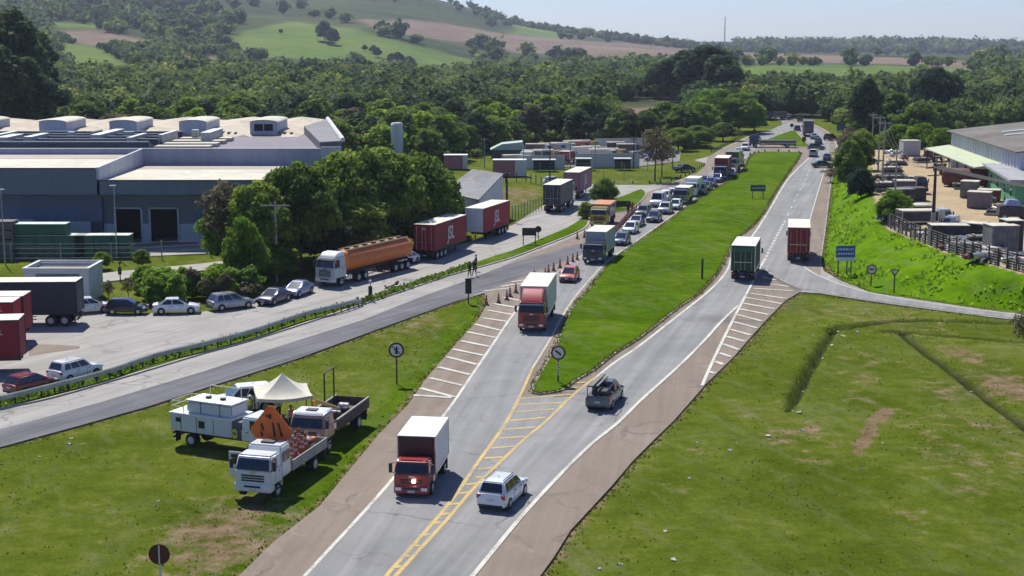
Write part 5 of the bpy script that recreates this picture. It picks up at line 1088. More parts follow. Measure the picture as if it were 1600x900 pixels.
def scrap_heap(label, px, py, seed, big=1.0):
    t = thing_at('scrap_heap', label, 'scrap heap', px, py, 3.0, seed); r_ = random.Random(seed)
    for k in range(9):
        w, d, h = r_.uniform(.3, 1.3) * big, r_.uniform(.2, .7) * big, r_.uniform(.15, .7) * big; bm = bmesh.new(); bx(bm, -w / 2, w / 2, -d / 2, d / 2, 0, h, .03)
        o = bm_obj('scrap_piece', bm, t, [JR, JD, JW, JG, CHROME][r_.randrange(5)]); o.location = (r_.uniform(-1.3, 1.3) * big, r_.uniform(-.8, .8) * big, r_.uniform(0, .5)); o.rotation_euler = (r_.uniform(-.25, .25), r_.uniform(-.3, .3), r_.uniform(0, 3))
    return t
SH = [(1418, 352, 'left of the old truck under the bush'), (1433, 350, 'between the two old trucks left of the pole'), (1463, 372, 'at the foot of the tall pole'), (1494, 370, 'right of the long dark container'), (1512, 386, 'in front of the board stacks in the middle'), (1542, 380, 'left of the tall grey container'), (1546, 405, 'below the tall grey container'), (1576, 410, 'at the right end behind the fence'), (1486, 392, 'hard against the middle of the fence'), (1400, 310, 'among the machines at the left yard edge'),
      (1390, 262, 'high up the left yard edge'), (1404, 270, 'beside the third wide board stack'), (1412, 286, 'on the sand left of the parked lorry body'), (1436, 330, 'on the sand edge left of the pole'), (1470, 262, 'beside the rusty lorry at the canopy'), (1496, 274, 'under the canopy edge'), (1526, 302, 'beside the rusty tank end'), (1540, 318, 'in front of the green building'), (1568, 332, 'beside the wrecked machine'), (1452, 248, 'at the far end near the pale block'), (1380, 282, 'by the pale poles'), (1394, 244, 'at the top of the left yard edge'), (1412, 250, 'beside the pale block container'), (1530, 410, 'close behind the fence, right of the middle')]
for i, (px_, py_, w) in enumerate(SH): scrap_heap(CL[i % 4] + ' ' + w, px_, py_, i + 1, 1.0 if i % 3 else 1.25)
# rusty tank and a dark tractor wreck
t = thing_at('rusty_tank', 'large rusty cylindrical tank lying in front of the warehouse canopy', 'tank', 1508, 292, 3.0, -.45)
bm = bmesh.new(); cyl(bm, (-3.4, 0, 1.5), (3.4, 0, 1.5), 1.35, 1.35, 20); bmesh.ops.bevel(bm, geom=[e for e in bm.edges if abs(e.verts[0].co.x - e.verts[1].co.x) < 1e-4], offset=.25, segments=2, affect='EDGES'); bm_obj('tank_shell', bm, t, JR, 45)
box('cradle', [(x - .2, x + .2, -1.1, 1.1, 0, .6) for x in (-2.2, 2.2)], t, JD)
t = thing_at('wrecked_machine', 'dark wrecked truck cab with a bluish top on the sand at the right edge', 'wreck', 1583, 343, 3.0, -.1)
bm = bmesh.new(); hexa(bm, [(-2, -1.1, .45), (2, -1.1, .45), (2, 1.1, .45), (-2, 1.1, .45)], [(-1.9, -1, 1.9), (1.8, -1, 1.7), (1.8, 1, 1.7), (-1.9, 1, 1.9)], .15); bm_obj('wreck_body', bm, t, JD, 45)
bm = bmesh.new(); hexa(bm, [(-1.2, -.9, 1.85), (.9, -.9, 1.75), (.9, .9, 1.75), (-1.2, .9, 1.85)], [(-.9, -.7, 2.6), (.5, -.7, 2.5), (.5, .7, 2.5), (-.9, .7, 2.6)], .1); bm_obj('wreck_cab', bm, t, mat('wreck_top', (.25, .28, .45), .4), 45)
wheels(t, [-1.3, 1.3], 1.1, .48, .3)
# yard fence
def post_fence(name, label, pts, h, z, spacing, pm, wires=4, mesh=None, pr=.07, cat='fence', group=None):
    t = thing(name, label, cat, group=group); P_ = [Vector((p[0], p[1])) for p in pts]; seg = [(b - a).length for a, b in zip(P_, P_[1:])]; tot = sum(seg); n_ = min(98, int(tot / spacing))
    def at(s):
        for a, b, L_ in zip(P_, P_[1:], seg):
            if s <= L_ + 1e-6: return a.lerp(b, s / L_)
            s -= L_
        return P_[-1]
    for k in range(n_ + 1):
        q = at(tot * k / n_); zz = z if z is not None else ground_z(q.x, q.y)
        bm = bmesh.new(); bx(bm, q.x - pr, q.x + pr, q.y - pr, q.y + pr, zz - .1, zz + h * rnd.uniform(.95, 1.05), .01); bm_obj('post', bm, t, pm)
    bm = bmesh.new()
    for w in range(wires):
        hz_ = h * (w + .7) / wires
        for a, b in zip(P_, P_[1:]):
            za = z if z is not None else ground_z(a.x, a.y); zb2 = z if z is not None else ground_z(b.x, b.y)
            cyl(bm, (a.x, a.y, za + hz_), (b.x, b.y, zb2 + hz_), .012, n=4)
    bm_obj('wire', bm, t, GALV)
    return t
DP = mat('dark_post', (.045, .038, .034), .9, 0, .3, 2)
fp = [CREST[i] + (Vector((.3, .1)) if i < 9 else Vector((.3, .1))) for i in range(3, 10)]
ft = post_fence('yard_fence', 'dark wire and post fence along the top of the grassy bank', fp, 1.9, 2.97, 1.6, DP, 7)
# brushwood screen caught in the fence
bm = bmesh.new()
for a, b in zip(fp, fp[1:]):
    L_ = (b - a).length; d = (b - a) / L_; s = 0
    while s < L_:
        w = rnd.uniform(.5, 1.3); q = a + d * s; q2 = a + d * (s + w * .9); h = rnd.uniform(.6, 1.7)
        if rnd.random() < .8:
            vs = [bm.verts.new(p) for p in [(q.x, q.y + .05, 2.95), (q2.x, q2.y + .05, 2.95), (q2.x, q2.y + .05, 2.95 + h), (q.x, q.y + .05, 2.95 + h * rnd.uniform(.7, 1))]]; bm.faces.new(vs)
        s += w
bm_obj('screen', bm, ft, mat('screen_cloth', (.075, .062, .058), .95, 0, .4, 1.5))
post_fence('concrete_fence', 'row of pale concrete fence posts on grass left of the grey lorry', W([(786, 350), (812, 340), (846, 327)]), 2.0, 0, 1.4, CONC, 3)
post_fence('concrete_fence', 'long fence of concrete posts in front of the white yard walls', W([(800, 268), (900, 268), (1000, 266), (1050, 264)]), 1.7, 0, 5, CONC, 3)
post_fence('wire_fence', 'dark wire fence behind the pink container and grey shed', W([(790, 285), (820, 283), (860, 293), (880, 300)]), 1.6, 0, 2.2, DP, 4)
post_fence('yard_fence', 'fence of tall thin posts between the factory apron and the grass', W([(-60, 408), (100, 408), (215, 407), (330, 400)]), 2.2, 0, 5.2, CONC, 4)
# guardrail
t = thing('guardrail', 'long steel guardrail along the grass strip beside the frontage road', 'guardrail')
GP = [Vector(p) for p in smooth_pts(W([(-120, 665), (0, 638), (85, 617), (171, 594), (240, 570), (320, 550), (400, 528), (477, 502), (533, 488), (565, 478)]), 4)]
bm = bmesh.new(); prof = [(-.0, .40), (.08, .48), (.0, .60), (.08, .72), (.0, .80)]; rows = []
for i, p in enumerate(GP):
    tn = (GP[min(i + 1, len(GP) - 1)] - GP[max(i - 1, 0)]).normalized(); nn = Vector((tn.y, -tn.x)); zz = .14 if i < len(GP) - 2 else -.1
    rows.append([bm.verts.new((p.x + nn.x * o2, p.y + nn.y * o2, z + zz)) for o2, z in prof])
for a, b in zip(rows, rows[1:]):
    for i in range(len(prof) - 1): bm.faces.new((a[i], a[i + 1], b[i + 1], b[i]))
bm_obj('rail', bm, t, mat('rail_galvanised', (.42, .44, .38), .5, .3, .2, 1.0, dirt=.3))
for i in range(0, len(GP), 1):
    p = GP[i]; cyl_obj('post', (p.x, p.y + .08, .1), (p.x, p.y + .08, .78), .07, .07, t, CHASSIS, 6)
# kerb-side barrier lines near the corner lawn
post_fence('kerb_barrier', 'low dark rail round the corner lawn by the street', W([(960, 286), (1010, 287), (1050, 282), (1080, 271), (1100, 258)]), .45, .03, 3.2, DP, 2, pr=.1, cat='barrier')
post_fence('kerb_barrier', 'low dark rail along the left side of the far road', W([(1112, 238), (1135, 226), (1162, 212), (1180, 206)]), .6, .03, 3.5, DP, 2, pr=.12, cat='barrier')
post_fence('kerb_barrier', 'low dark rail across the top of the long median', W([(1172, 243), (1190, 238), (1222, 237), (1248, 240)]), .5, .12, 3, DP, 2, pr=.12, cat='barrier')
# white yard walls
def wall(label, pxa, pxb, h, m=WHITEW, th=.2, name='yard_wall'):
    a, b = G(*pxa), G(*pxb); t = thing(name, label, 'wall', a, math.atan2(b.y - a.y, b.x - a.x)); L_ = (b - a).length
    box('wall_panel', (0, L_, 0, th, -.1, h), t, m); box('pilaster', [(L_ * k / 6 - .12, L_ * k / 6 + .12, -.06, -.002, -.1, h - .02) for k in range(7)], t, m); box('coping', (-.05, L_ + .05, -.08, th + .05, h + .001, h + .08), t, CONC); return t
wall('white yard wall left section between the pink container and the gate', (817, 264), (882, 264), 2.5)
wall('white yard wall right section below the yellow machines', (900, 262), (998, 261), 2.7)
wall('pale back wall of the vehicle yard before the trees', (930, 232), (1010, 231), 2.2)
for (pa, pb, lab) in (((833, 266), (866, 265), 'dark lean-to shelter against the left white wall'), ((900, 264), (922, 264), 'small dark guard hut with white roof at the yard gate'), ((960, 264), (983, 263), 'dark open shelter against the right white wall')):
    a, b = G(*pa), G(*pb); t = thing('yard_shelter', lab, 'shelter', a, 0.0); L_ = b.x - a.x
    box('shelter_post', [(x - .08, x + .08, y - .08, y + .08, 0, 2.1) for x in (.1, L_ - .1) for y in (-2.2, -.4)], t, DP); box('shelter_roof', (-.2, L_ + .2, -2.5, -.1, 2.1, 2.25), t, mat('shelter_roof_white', (.5, .5, .48), .7)); box('shelter_wall', (.1, L_ - .1, -.5, -.4, .05, 2.08), t, DARKTARP)
sheet('yard_ground', [(800, 262), (1000, 260), (1062, 252), (1064, 238), (1010, 228), (900, 228), (800, 236)], .03, asphalt('yard_dirt', (.14, .125, .105), (.26, .235, .20), patch=(.10, .09, .08)), 1)
for i, (px_, py_, w) in enumerate([(848, 249, 'behind the left white wall'), (870, 248, 'right of the yellow-brown truck'), (893, 246, 'in the gate gap of the yard'), (906, 243, 'beside the yellowish truck'), (922, 253, 'just above the right white wall'), (936, 241, 'in the middle of the right yard'), (950, 244, 'left of the long dark truck'), (975, 254, 'at the right wall end'), (988, 250, 'beside the black truck of the yard'), (1014, 252, 'left of the bare tree'), (1028, 248, 'behind the bare tree'), (818, 247, 'in front of the green shelter'), (832, 248, 'right of the green shelter')]): 
    o = scrap_heap(['dark', 'pale', 'rusty', 'grey'][i % 4] + ' pile of material ' + w, px_, py_, 40 + i, 1.3); o.location = G(px_, py_, .03)
# vehicles and containers of the middle yard
MG = 'vehicles in the walled middle yard'
t = junk = thing_at('shipping_container', 'pink container with a white end standing left of the white yard wall', 'container', 792, 275)
box('container_body', (-2.6, 1.5, -1.25, 1.25, .15, 3.0), t, mat('container_pink', (.36, .13, .15), .6, 0, .1, 1, bump=.3, bscale=3)); box('container_end', (1.51, 3.6, -1.3, 1.3, .1, 3.0), t, WHITEW); box('container_roof', (-2.65, 3.65, -1.32, 1.32, 3.01, 3.12), t, ROOFW)
t = thing_at('shipping_container', 'small pink container with white corner behind the grey shed', 'container', 713, 264)
box('container_body', (-2.4, 1.3, -1.25, 1.25, .15, 2.6), t, MATS['container_pink']); box('container_end', (1.31, 2.2, -1.3, 1.3, .1, 2.7), t, WHITEW); box('container_roof', (-2.45, 2.25, -1.32, 1.32, 2.71, 2.85), t, ROOFW)
t = thing_at('green_hangar', 'pale green round-roofed shelter behind the pink container', 'shelter', 793, 247); t.scale = (.8, .8, .72)
bm = bmesh.new(); hexa(bm, [(-4.4, -2, 0), (4.4, -2, 0), (4.4, 5, 0), (-4.4, 5, 0)], [(-4, -2, 2.6), (4, -2, 2.6), (4, 5, 2.6), (-4, 5, 2.6)]); bm_obj('wall', bm, t, mat('hangar_dark', (.06, .08, .08), .7))
bm = bmesh.new(); hexa(bm, [(-4.6, -2.4, 2.61), (4.6, -2.4, 2.61), (4.6, 5.4, 2.61), (-4.6, 5.4, 2.61)], [(-1.5, -2.2, 4.3), (4.0, -2.2, 4.9), (4.0, 5, 4.9), (-1.5, 5, 4.3)]); bm_obj('roof', bm, t, mat('hangar_roof', (.33, .42, .38), .6))
yt = truck('parked_truck', 'x', WHITE, GREY, mat('dusty_roof', (.34, .31, .26), .8, 0, .3, .5), Lb=4, Wd=1.15, zb=1, zt=2.6, cabL=1.6, cabz=2.4, cat='truck'); yt_first = True
for i, (px_, py_, rz, pm, lab) in enumerate([
    (842, 243, .0, WHITE, 'white lorry first from the left behind the left white wall'), (862, 242, .1, SILVER, 'white roofed lorry second from the left behind the left white wall'), (880, 241, .0, WHITE, 'white roofed lorry third behind the left white wall'),
    (838, 254, .0, DARKG, 'dark truck low behind the left white wall'), (856, 253, .0, YELLOW, 'yellow-brown truck body behind the left white wall'), (886, 255, 1.3, MAROON, 'brownish truck in the yard gate gap'),
    (900, 238, .0, ORANGE, 'brown-orange truck at the back left of the right yard'), (914, 237, .1, YELLOW, 'yellowish truck beside the brown-orange one'), (915, 248, .2, WHITE, 'white truck behind the right wall near the gate'),
    (930, 247, .1, SILVER, 'silver truck behind the right wall middle'), (942, 252, .0, CREAMB, 'cream truck just above the right wall'), (958, 251, .0, YELLOW, 'yellow-cream truck just above the right wall end'),
    (968, 240, .0, DARKB, 'long dark truck in the back of the right yard'), (984, 243, .0, BLACK, 'black truck right of the long dark one in the yard'), (825, 256, 1.4, WHITE, 'white truck beside the green shelter'), (808, 262, .2, SILVER, 'silver vehicle above the pink container')]):
    c = yt if yt_first else copy_tree(yt); yt_first = False; c['label'] = lab; c['group'] = MG; c.location = G(px_, py_); c.rotation_euler = (0, 0, rz); 
    if i: repaint(c, pm)
cp(p_h, WHITE, 'white car parked at the right end of the middle yard', 997, 247, .3, 'center', group=MG); cp(p_h, LILAC, 'lilac car glinting at the right end of the middle yard', 1006, 245, .3, 'center', group=MG)
cp(p_s, BLUE, 'bright blue sedan parked beyond the glinting lilac car', 1008, 240, .2, 'center', group=MG); cp(p_u, WHITE, 'white car parked between the bare tree and the far road', 1040, 246, .4, 'center', group=MG)
cp(p_s, SILVER, 'silver car parked near the bare tree by the far road', 1047, 241, .4, 'center', group=MG); cp(p_s, BLACK, 'black sedan on the side street beyond the lawn, under the pole', 1070, 268, .6, 'center', group=MG)
cp(p_h, WHITE, 'white car partly hidden behind the mauve lorry', 866, 289, .2, 'center', group=MG); cp(p_u, WHITE, 'pair of white specks: car parked at the edge of the dark trees', 978, 222, .0, 'center', group=MG)
# ================================================================== poles, signs
def pole(label, px, py, top, z=0.0, r=.15, arm=1.1, m=CONC, name='utility_pole', arm2=False, rz=0.0, cat='pole'):
    g = G(px, py, z); h = zat(top, g.y) - z; t = thing(name, label, cat, g, rz); cyl_obj('shaft', (0, 0, -.1), (0, 0, h), r, r * .6, t, m, 10)
    if arm:
        box('crossarm', (-arm, arm, -.06, .06, h - .5, h - .38), t, m)
        if arm2: box('crossarm', (-arm * .8, arm * .8, -.06, .06, h - 1.4, h - 1.28), t, m)
        for x in (-arm * .9, -arm * .3, arm * .6): cyl_obj('insulator', (x, 0, h - .38), (x, 0, h - .2), .05, .07, t, CHROME, 8)
    t['h'] = h; return t
tp = pole('concrete pole with a double T top at the left end of the big trees', 433, 440, 315, arm=1.6, arm2=False, r=.17)
p2 = pole('slim pole standing in the big trees behind the tanker', 575, 385, 288, arm=.8); p3 = pole('slim pole at the right end of the big trees', 697, 350, 270, arm=.8)
lp = pole('thin lamp post before the factory dock doors', 183, 403, 291, arm=0, r=.09, m=GALV, name='lamp_post', cat='lamp post'); box('lamp_head', (-.5, .25, -.12, .12, lp['h'], lp['h'] + .14), lp, WHITEW, .04)
lp = pole('thin lamp post at the left edge before the factory', 8, 412, 297, arm=0, r=.08, m=GALV, name='lamp_post', cat='lamp post'); box('lamp_head', (-.3, .4, -.12, .12, lp['h'], lp['h'] + .14), lp, WHITEW, .04)
for px_, py_, tp_, lab in [(50, 432, 405, 'short dark post on the grass left of the white hut'), (188, 438, 412, 'short post with a dark box on the grass below the side path'), (579, 470, 441, 'short black marker post with pale round head beside the lot')]:
    t = pole(lab, px_, py_, tp_, arm=0, r=.07, m=DP, name='marker_post', cat='post')
    if px_ > 100: h = t['h']; box('dark_panel', (-.2, .2, -.1, -.05, h * .35, h * .8), t, BLACKP, .02); bm = bmesh.new(); bmesh.ops.create_uvsphere(bm, u_segments=10, v_segments=6, radius=.16, matrix=Matrix.Translation((0, 0, h + .1))); bm_obj('post_head', bm, t, WHITEW if px_ > 300 else DP)
for px_, py_, tp_, lab, r_ in [(859, 300, 205, 'tall thin pole behind the grey tarpaulin lorry', .13), (891, 278, 222, 'thin pole in front of the yard gate', .12), (930, 266, 222, 'thin pole at the right white wall', .12), (990, 263, 214, 'dark pole at the right end of the white wall', .13), (1051, 264, 232, 'pole beside the silver car near the far road', .12), (975, 283, 256, 'short pole with pale head on the yellow lawn', .08), (818, 275, 225, 'thin pole right of the pink container', .12), (792, 345, 268, 'dark pole at the corner of the grey shed', .2), (757, 262, 215, 'pole among trees left of the green shelter', .12), (943, 283, 250, 'slim post on the yellow lawn', .06)]:
    pole(lab, px_, py_, tp_, arm=.6 if r_ > .1 else 0, r=r_, m=DP if r_ in (.13, .2) else CONC)
rp = pole('tall dark pole with a concrete foot in the scrap yard', 1457, 366, 256, 3.0, r=.24, arm=1.5, arm2=True, m=DP, rz=.5); cyl_obj('pole_foot', (0, 0, 0), (0, 0, 2.6), .30, .27, rp, CONC, 10)
rps = [pole('pale pole nearest the roadside trees on the bank top', 1397, 338, 232, 3.0, arm=1, m=CONC), pole('pale pole behind the roadside tree', 1378, 300, 188, 3.0, arm=1), pole('third pale pole up the roadside line', 1372, 268, 180, 3.0, arm=.9), pole('fourth pale pole up the roadside line', 1362, 240, 176, 2.5, arm=.9)]
t = thing_at('lattice_mast', 'slim leaning lattice mast among the trees above the far road', 'mast', 1357, 215, 0.0); h = zat(128, t.location.y) ; bm = bmesh.new()
for x, y in ((-.5, -.3), (.5, -.3), (0, .5)): cyl(bm, (x, y, 0), (x * .4 - 1.2, y * .4, h), .09, .07, n=5)
for k in range(14):
    f = k / 14; f2 = (k + 1) / 14
    cyl(bm, (-.5 * (1 - .6 * f) - 1.2 * f, -.3, h * f), (.5 * (1 - .6 * f2) - 1.2 * f2, -.3, h * f2), .05, n=4)
bm_obj('lattice', bm, t, CONC)
t = thing('radio_mast', 'thin radio mast on the distant ridge against the sky', 'mast', (Xat(1132, 2700), 2700, float(hill_z(Xat(1132, 2700), 2700)))); cyl_obj('mast_shaft', (0, 0, 0), (0, 0, zat(26, 2700) - t.location.z), 1.2, .6, t, mat('mast_grey', (.3, .32, .36), .6), 6)
cyl_obj('mast_collar', (0, 0, (zat(26, 2700) - t.location.z) * .66), (0, 0, (zat(26, 2700) - t.location.z) * .68), 2.2, 2.2, t, MATS['mast_grey'], 6)
# wires
def wire(label, a, b, sag=1.0, n_=3, off=.5, r=.025, name='power_line'):
    t = thing(name, label, 'power line'); a, b = Vector(a), Vector(b); d = (b - a); nn = Vector((-d.y, d.x, 0)).normalized()
    for k in range(n_):
        o2 = nn * off * (k - (n_ - 1) / 2); bm = bmesh.new(); prev = None
        for i in range(13):
            f = i / 12; q = a.lerp(b, f) + o2 - Vector((0, 0, sag * 4 * f * (1 - f)))
            if prev is not None: cyl(bm, prev, q, r, n=4, caps=False)
            prev = q
        bm_obj('cable', bm, t, CHASSIS)
topof = lambda o, dz=-.3: o.location + Vector((0, 0, o['h'] + dz))
wire('cables from the T-topped pole to the pole behind the tanker', topof(tp), topof(p2)); wire('cables from the tanker pole to the pole at the right of the big trees', topof(p2), topof(p3), .8)
pout = Vector((rp.location.x + 26, rp.location.y - 48, 11.5)); wire('thick dark cables running right from the tall scrap yard pole', topof(rp), pout, 1.6, 4, .5, .05)
wire('cables from the scrap yard pole to the pale pole on the bank', topof(rp), topof(rps[0]), .8); 
for a, b, lab in ((rps[0], rps[1], 'cables between the first and second pale poles'), (rps[1], rps[2], 'cables between the second and third pale poles'), (rps[2], rps[3], 'cables between the third and fourth pale poles')): wire(lab, topof(a), topof(b), .5)
# signs
SGW = mat('sign_white', (.62, .62, .60), .5); SGR = mat('sign_ring', (.10, .012, .012), .5); SGB = mat('sign_black', (.012, .012, .012), .6); SGBL = mat('sign_blue', (.025, .10, .33), .5); SGG = mat('sign_green', (.015, .075, .055), .5); SGO = mat('sign_orange', (.68, .13, .02), .6, 0, .1, 2)
def bar(t, name, a, b, w, y, m):
    a, b = Vector(a), Vector(b); d = (b - a).normalized(); nn = Vector((-d.y, d.x)) * w / 2; bm = bmesh.new()
    q = [a + nn, a - nn, b - nn, b + nn]; F1 = [bm.verts.new((p.x, y, p.y)) for p in q]; F2 = [bm.verts.new((p.x, y + .012, p.y)) for p in q]
    bm.faces.new(F1); bm.faces.new(F2[::-1]); [bm.faces.new((F1[i], F2[i], F2[(i + 1) % 4], F1[(i + 1) % 4])) for i in range(4)]; bmesh.ops.recalc_face_normals(bm, faces=bm.faces); return bm_obj(name, bm, t, m)
def round_sign(label, px, py, top, rad, bars, z=0.0, post=DP, face=SGW, ring=SGR, stripes=False, back=False):
    g = G(px, py, z); h = zat(top, g.y) - z; t = thing('road_sign', label, 'road sign', g); zc_ = h - rad
    cyl_obj('post', (0, .05, -.1), (0, .05, zc_), .06, .06, t, post, 8)
    d = cyl_obj('sign_face', (0, 0, zc_), (0, -.025, zc_), rad, rad, t, ring, 28)
    if not back:
        cyl_obj('sign_field', (0, -.026, zc_), (0, -.034, zc_), rad * .76, rad * .76, d, face, 28)
        for a, b, w in bars: bar(d, 'sign_symbol', (a[0] * rad, zc_ + a[1] * rad), (b[0] * rad, zc_ + b[1] * rad), w * rad, -.05, SGB)
    else: bar(d, 'sign_bracket', (0, zc_ - rad * .9), (0, zc_ + rad * .9), .07, -.06, SGW)
    if stripes:
        for k in range(5): bar(t, 'post_stripe', (-.09, zc_ - rad - .15 - .22 * k), (.09, zc_ - rad - .30 - .22 * k), .1, -.03, SGW)
    return t
round_sign('white round sign with a black figure on a dark post left of the striped hatching', 620, 598, 535, .60, [((-.1, -.5), (.05, .5), .16), ((.1, -.5), (.05, .1), .14), ((-.3, .0), (.35, .25), .12), ((-.48, .48), (.48, -.48), .12)])
round_sign('white round sign with a diagonal bar on a striped post at the median tip', 872, 600, 540, .56, [((-.42, .35), (.40, -.30), .26)], stripes=True)
round_sign('white round sign with a sideways arrow near the ramp', 1361, 447, 413, .55, [((-.45, .0), (.45, .05), .25), ((-.45, 0), (-.2, .3), .14)])
round_sign('dark round sign seen from behind in the left foreground', 251, 915, 850, .52, [], back=True, post=SGW)
round_sign('small round sign beside the black board near the frontage strip', 841, 375, 353, .42, [], ring=SGB, face=SGB)
round_sign('small dark round sign on a post by the far junction', 1237, 201, 193, .5, [], face=SGB, ring=SGB)
t = thing_at('yield_sign', 'small inverted triangle sign on a dark post beside the round arrow sign', 'road sign', 1397, 457); h = zat(421, t.location.y); cyl_obj('post', (0, .05, -.1), (0, .05, h - .4), .07, .07, t, DP, 8)
bm = bmesh.new(); v = [bm.verts.new(p) for p in [(-.5, 0, h), (.5, 0, h), (0, 0, h - .8)]]; v2 = [bm.verts.new(p.co + Vector((0, .03, 0))) for p in v]; bm.faces.new(v); bm.faces.new(v2[::-1]); [bm.faces.new((v[i], v2[i], v2[(i + 1) % 3], v[(i + 1) % 3])) for i in range(3)]; bmesh.ops.recalc_face_normals(bm, faces=bm.faces); bm_obj('sign_face', bm, t, SGR)
bm = bmesh.new(); v = [bm.verts.new(p) for p in [(-.3, -.01, h - .1), (.3, -.01, h - .1), (0, -.01, h - .58)]]; bm.faces.new(v[::-1]); bm_obj('sign_field', bm, t, SGW)
def board(name, label, px, py, top, bot, w, m, posts=(-.35, .35), lines=0, lower=None, rz=0, z=0):
    g = G(px, py, z); h1 = zat(top, g.y) - z; h0 = zat(bot, g.y) - z; t = thing(name, label, 'road sign', g, rz)
    for x in posts: box('post', (x * w - .06, x * w + .06, .06, .16, -.1, h0 + .2), t, DP)
    b = box('sign_board', (-w / 2, w / 2, 0, .05, h0, h1), t, m)
    if lines:
        for k in range(lines):
            zc_ = h1 - (h1 - h0) * (k + .8) / (lines + .6); hh = (h1 - h0) * .09
            r_ = random.Random(px + k); x = -w * .4
            while x < w * .38:
                ww = r_.uniform(.05, .14) * w; bar(b, 'sign_lettering', (x, zc_), (min(x + ww, w * .42), zc_), hh * 1.6, -.02, SGW); x += ww + w * .04
    if lower: bm = box('lower_panel', (-w / 2 + .02, w / 2 - .02, -.01, .04, h0 - .42, h0 - .01), t, SGW)
    return t
board('blue_sign', 'blue sign board with white lettering and white lower strip on three posts', 1320, 431, 384, 402, 2.1, SGBL, (-.36, .1, .32), 2, True)
board('green_sign', 'green sign board on two posts in the middle of the long median', 1184, 311, 289, 299, 2.4, SGG, (-.36, .36), 1, z=.1)
board('black_board', 'black sign board on two posts in the grass strip below the grey lorry', 827, 384, 356, 368, 1.8, SGB, (-.42, .42))
board('dark_board', 'dark sign board in the corner island beyond the yellow roadworks truck', 973, 327, 314, 323, 2.4, SGB, (-.42, .42), z=.12)
board('blue_sign', 'small blue sign beside the far road under the trees', 1313, 207, 196, 204, 2.0, SGBL, (-.3, .3))
board('black_post_sign', 'upright black panel on a post where the striped hatching begins', 732, 474, 435, 459, .62, SGB, (0,))
board('black_post_sign', 'slim black marker panel standing alone in the long median', 1097, 437, 404, 436, .22, SGB, (0,), z=.1)
board('dark_board', 'dark sign on a post at the triangular grass island', 1256, 226, 214, 221, .9, SGB, (0,), z=.12)
# branch lying on the lot
t = thing_at('fallen_branch', 'dark twisted branch lying on the lot near the tanker', 'branch', 613, 450); bm = bmesh.new()
for a, b, r_ in (((-.6, -.2, .1), (-.1, .1, .2), .09), ((-.1, .1, .2), (.35, .9, .3), .10), ((.35, .9, .3), (.5, 1.4, .45), .2), ((-.6, -.2, .1), (-.35, -.9, .15), .15), ((-.1, .1, .2), (.1, -.5, .1), .1), ((-.6, -.2, .1), (-.8, .1, .25), .12)): cyl(bm, a, b, r_, r_ * .7, 7)
bm_obj('twigs', bm, t, mat('bark_dark', (.05, .03, .025), .9, 0, .3, 4))
# cones
CO = mat('cone_orange', (.30, .055, .02), .6, 0, .1, 4); CW = mat('cone_white', (.42, .38, .34), .6)
k0 = bpy.data.objects.new('traffic_cone', None); COL.objects.link(k0)
bm = bmesh.new(); cyl(bm, (0, 0, .05), (0, 0, 1.0), .17, .05, 14); bm_obj('cone_body', bm, k0, CO, 60); box('cone_base', (-.26, .26, -.26, .26, 0, .05), k0, BLACKP, .01)
for z0, z1, r0, r1 in ((.35, .48, .138, .122), (.62, .74, .105, .09)): cyl_obj('cone_band', (0, 0, z0), (0, 0, z1), r0, r1, k0, CW, 14)
CONES = [[('orange cone closing the hatching, %s', [(760, 476, 'first from the grass'), (779, 473, 'second from the grass'), (792, 468, 'third from the grass'), (797, 463, 'fourth from the grass'), (806, 457, 'fifth, beside the red cab truck')])],
         [('orange cone behind the red truck, %s in the row', [(835, 436, 'nearest the red truck'), (852, 432, 'second'), (857, 427, 'third'), (865, 423, 'fourth'), (875, 418, 'fifth'), (887, 413, 'sixth'), (895, 409, 'seventh'), (902, 406, 'last before the pale truck')])],
         [('orange cone in the cross row left of the pale box truck, %s', [(902, 373, 'leftmost'), (913, 371, 'second from left'), (928, 366, 'third from left'), (939, 364, 'rightmost')])]]
f0 = True
for blk in CONES:
    for fmt, L_ in blk:
        for px_, py_, w in L_:
            c = k0 if f0 else copy_tree(k0); f0 = False; tag(c, fmt % w, 'traffic cone', 'traffic cones of the closure'); c.location = G(px_, py_, .035)
ORD = 'first second third fourth fifth sixth seventh eighth ninth tenth eleventh twelfth thirteenth fourteenth fifteenth sixteenth seventeenth eighteenth nineteenth twentieth twenty-first last'.split()
line = W([(950, 376), (957, 368), (964, 361), (972, 353), (980, 343), (990, 334), (1000, 325)])
for i in range(22):
    f = i / 21 * (len(line) - 1.001); a = line[int(f)]; b = line[int(f) + 1]; q = a.lerp(b, f - int(f)); c = copy_tree(k0); tag(c, '%s cone from the pale box truck in the line beside the queue' % ORD[i], 'traffic cone', 'traffic cones in the dense line'); c.location = (q.x, q.y, .035)
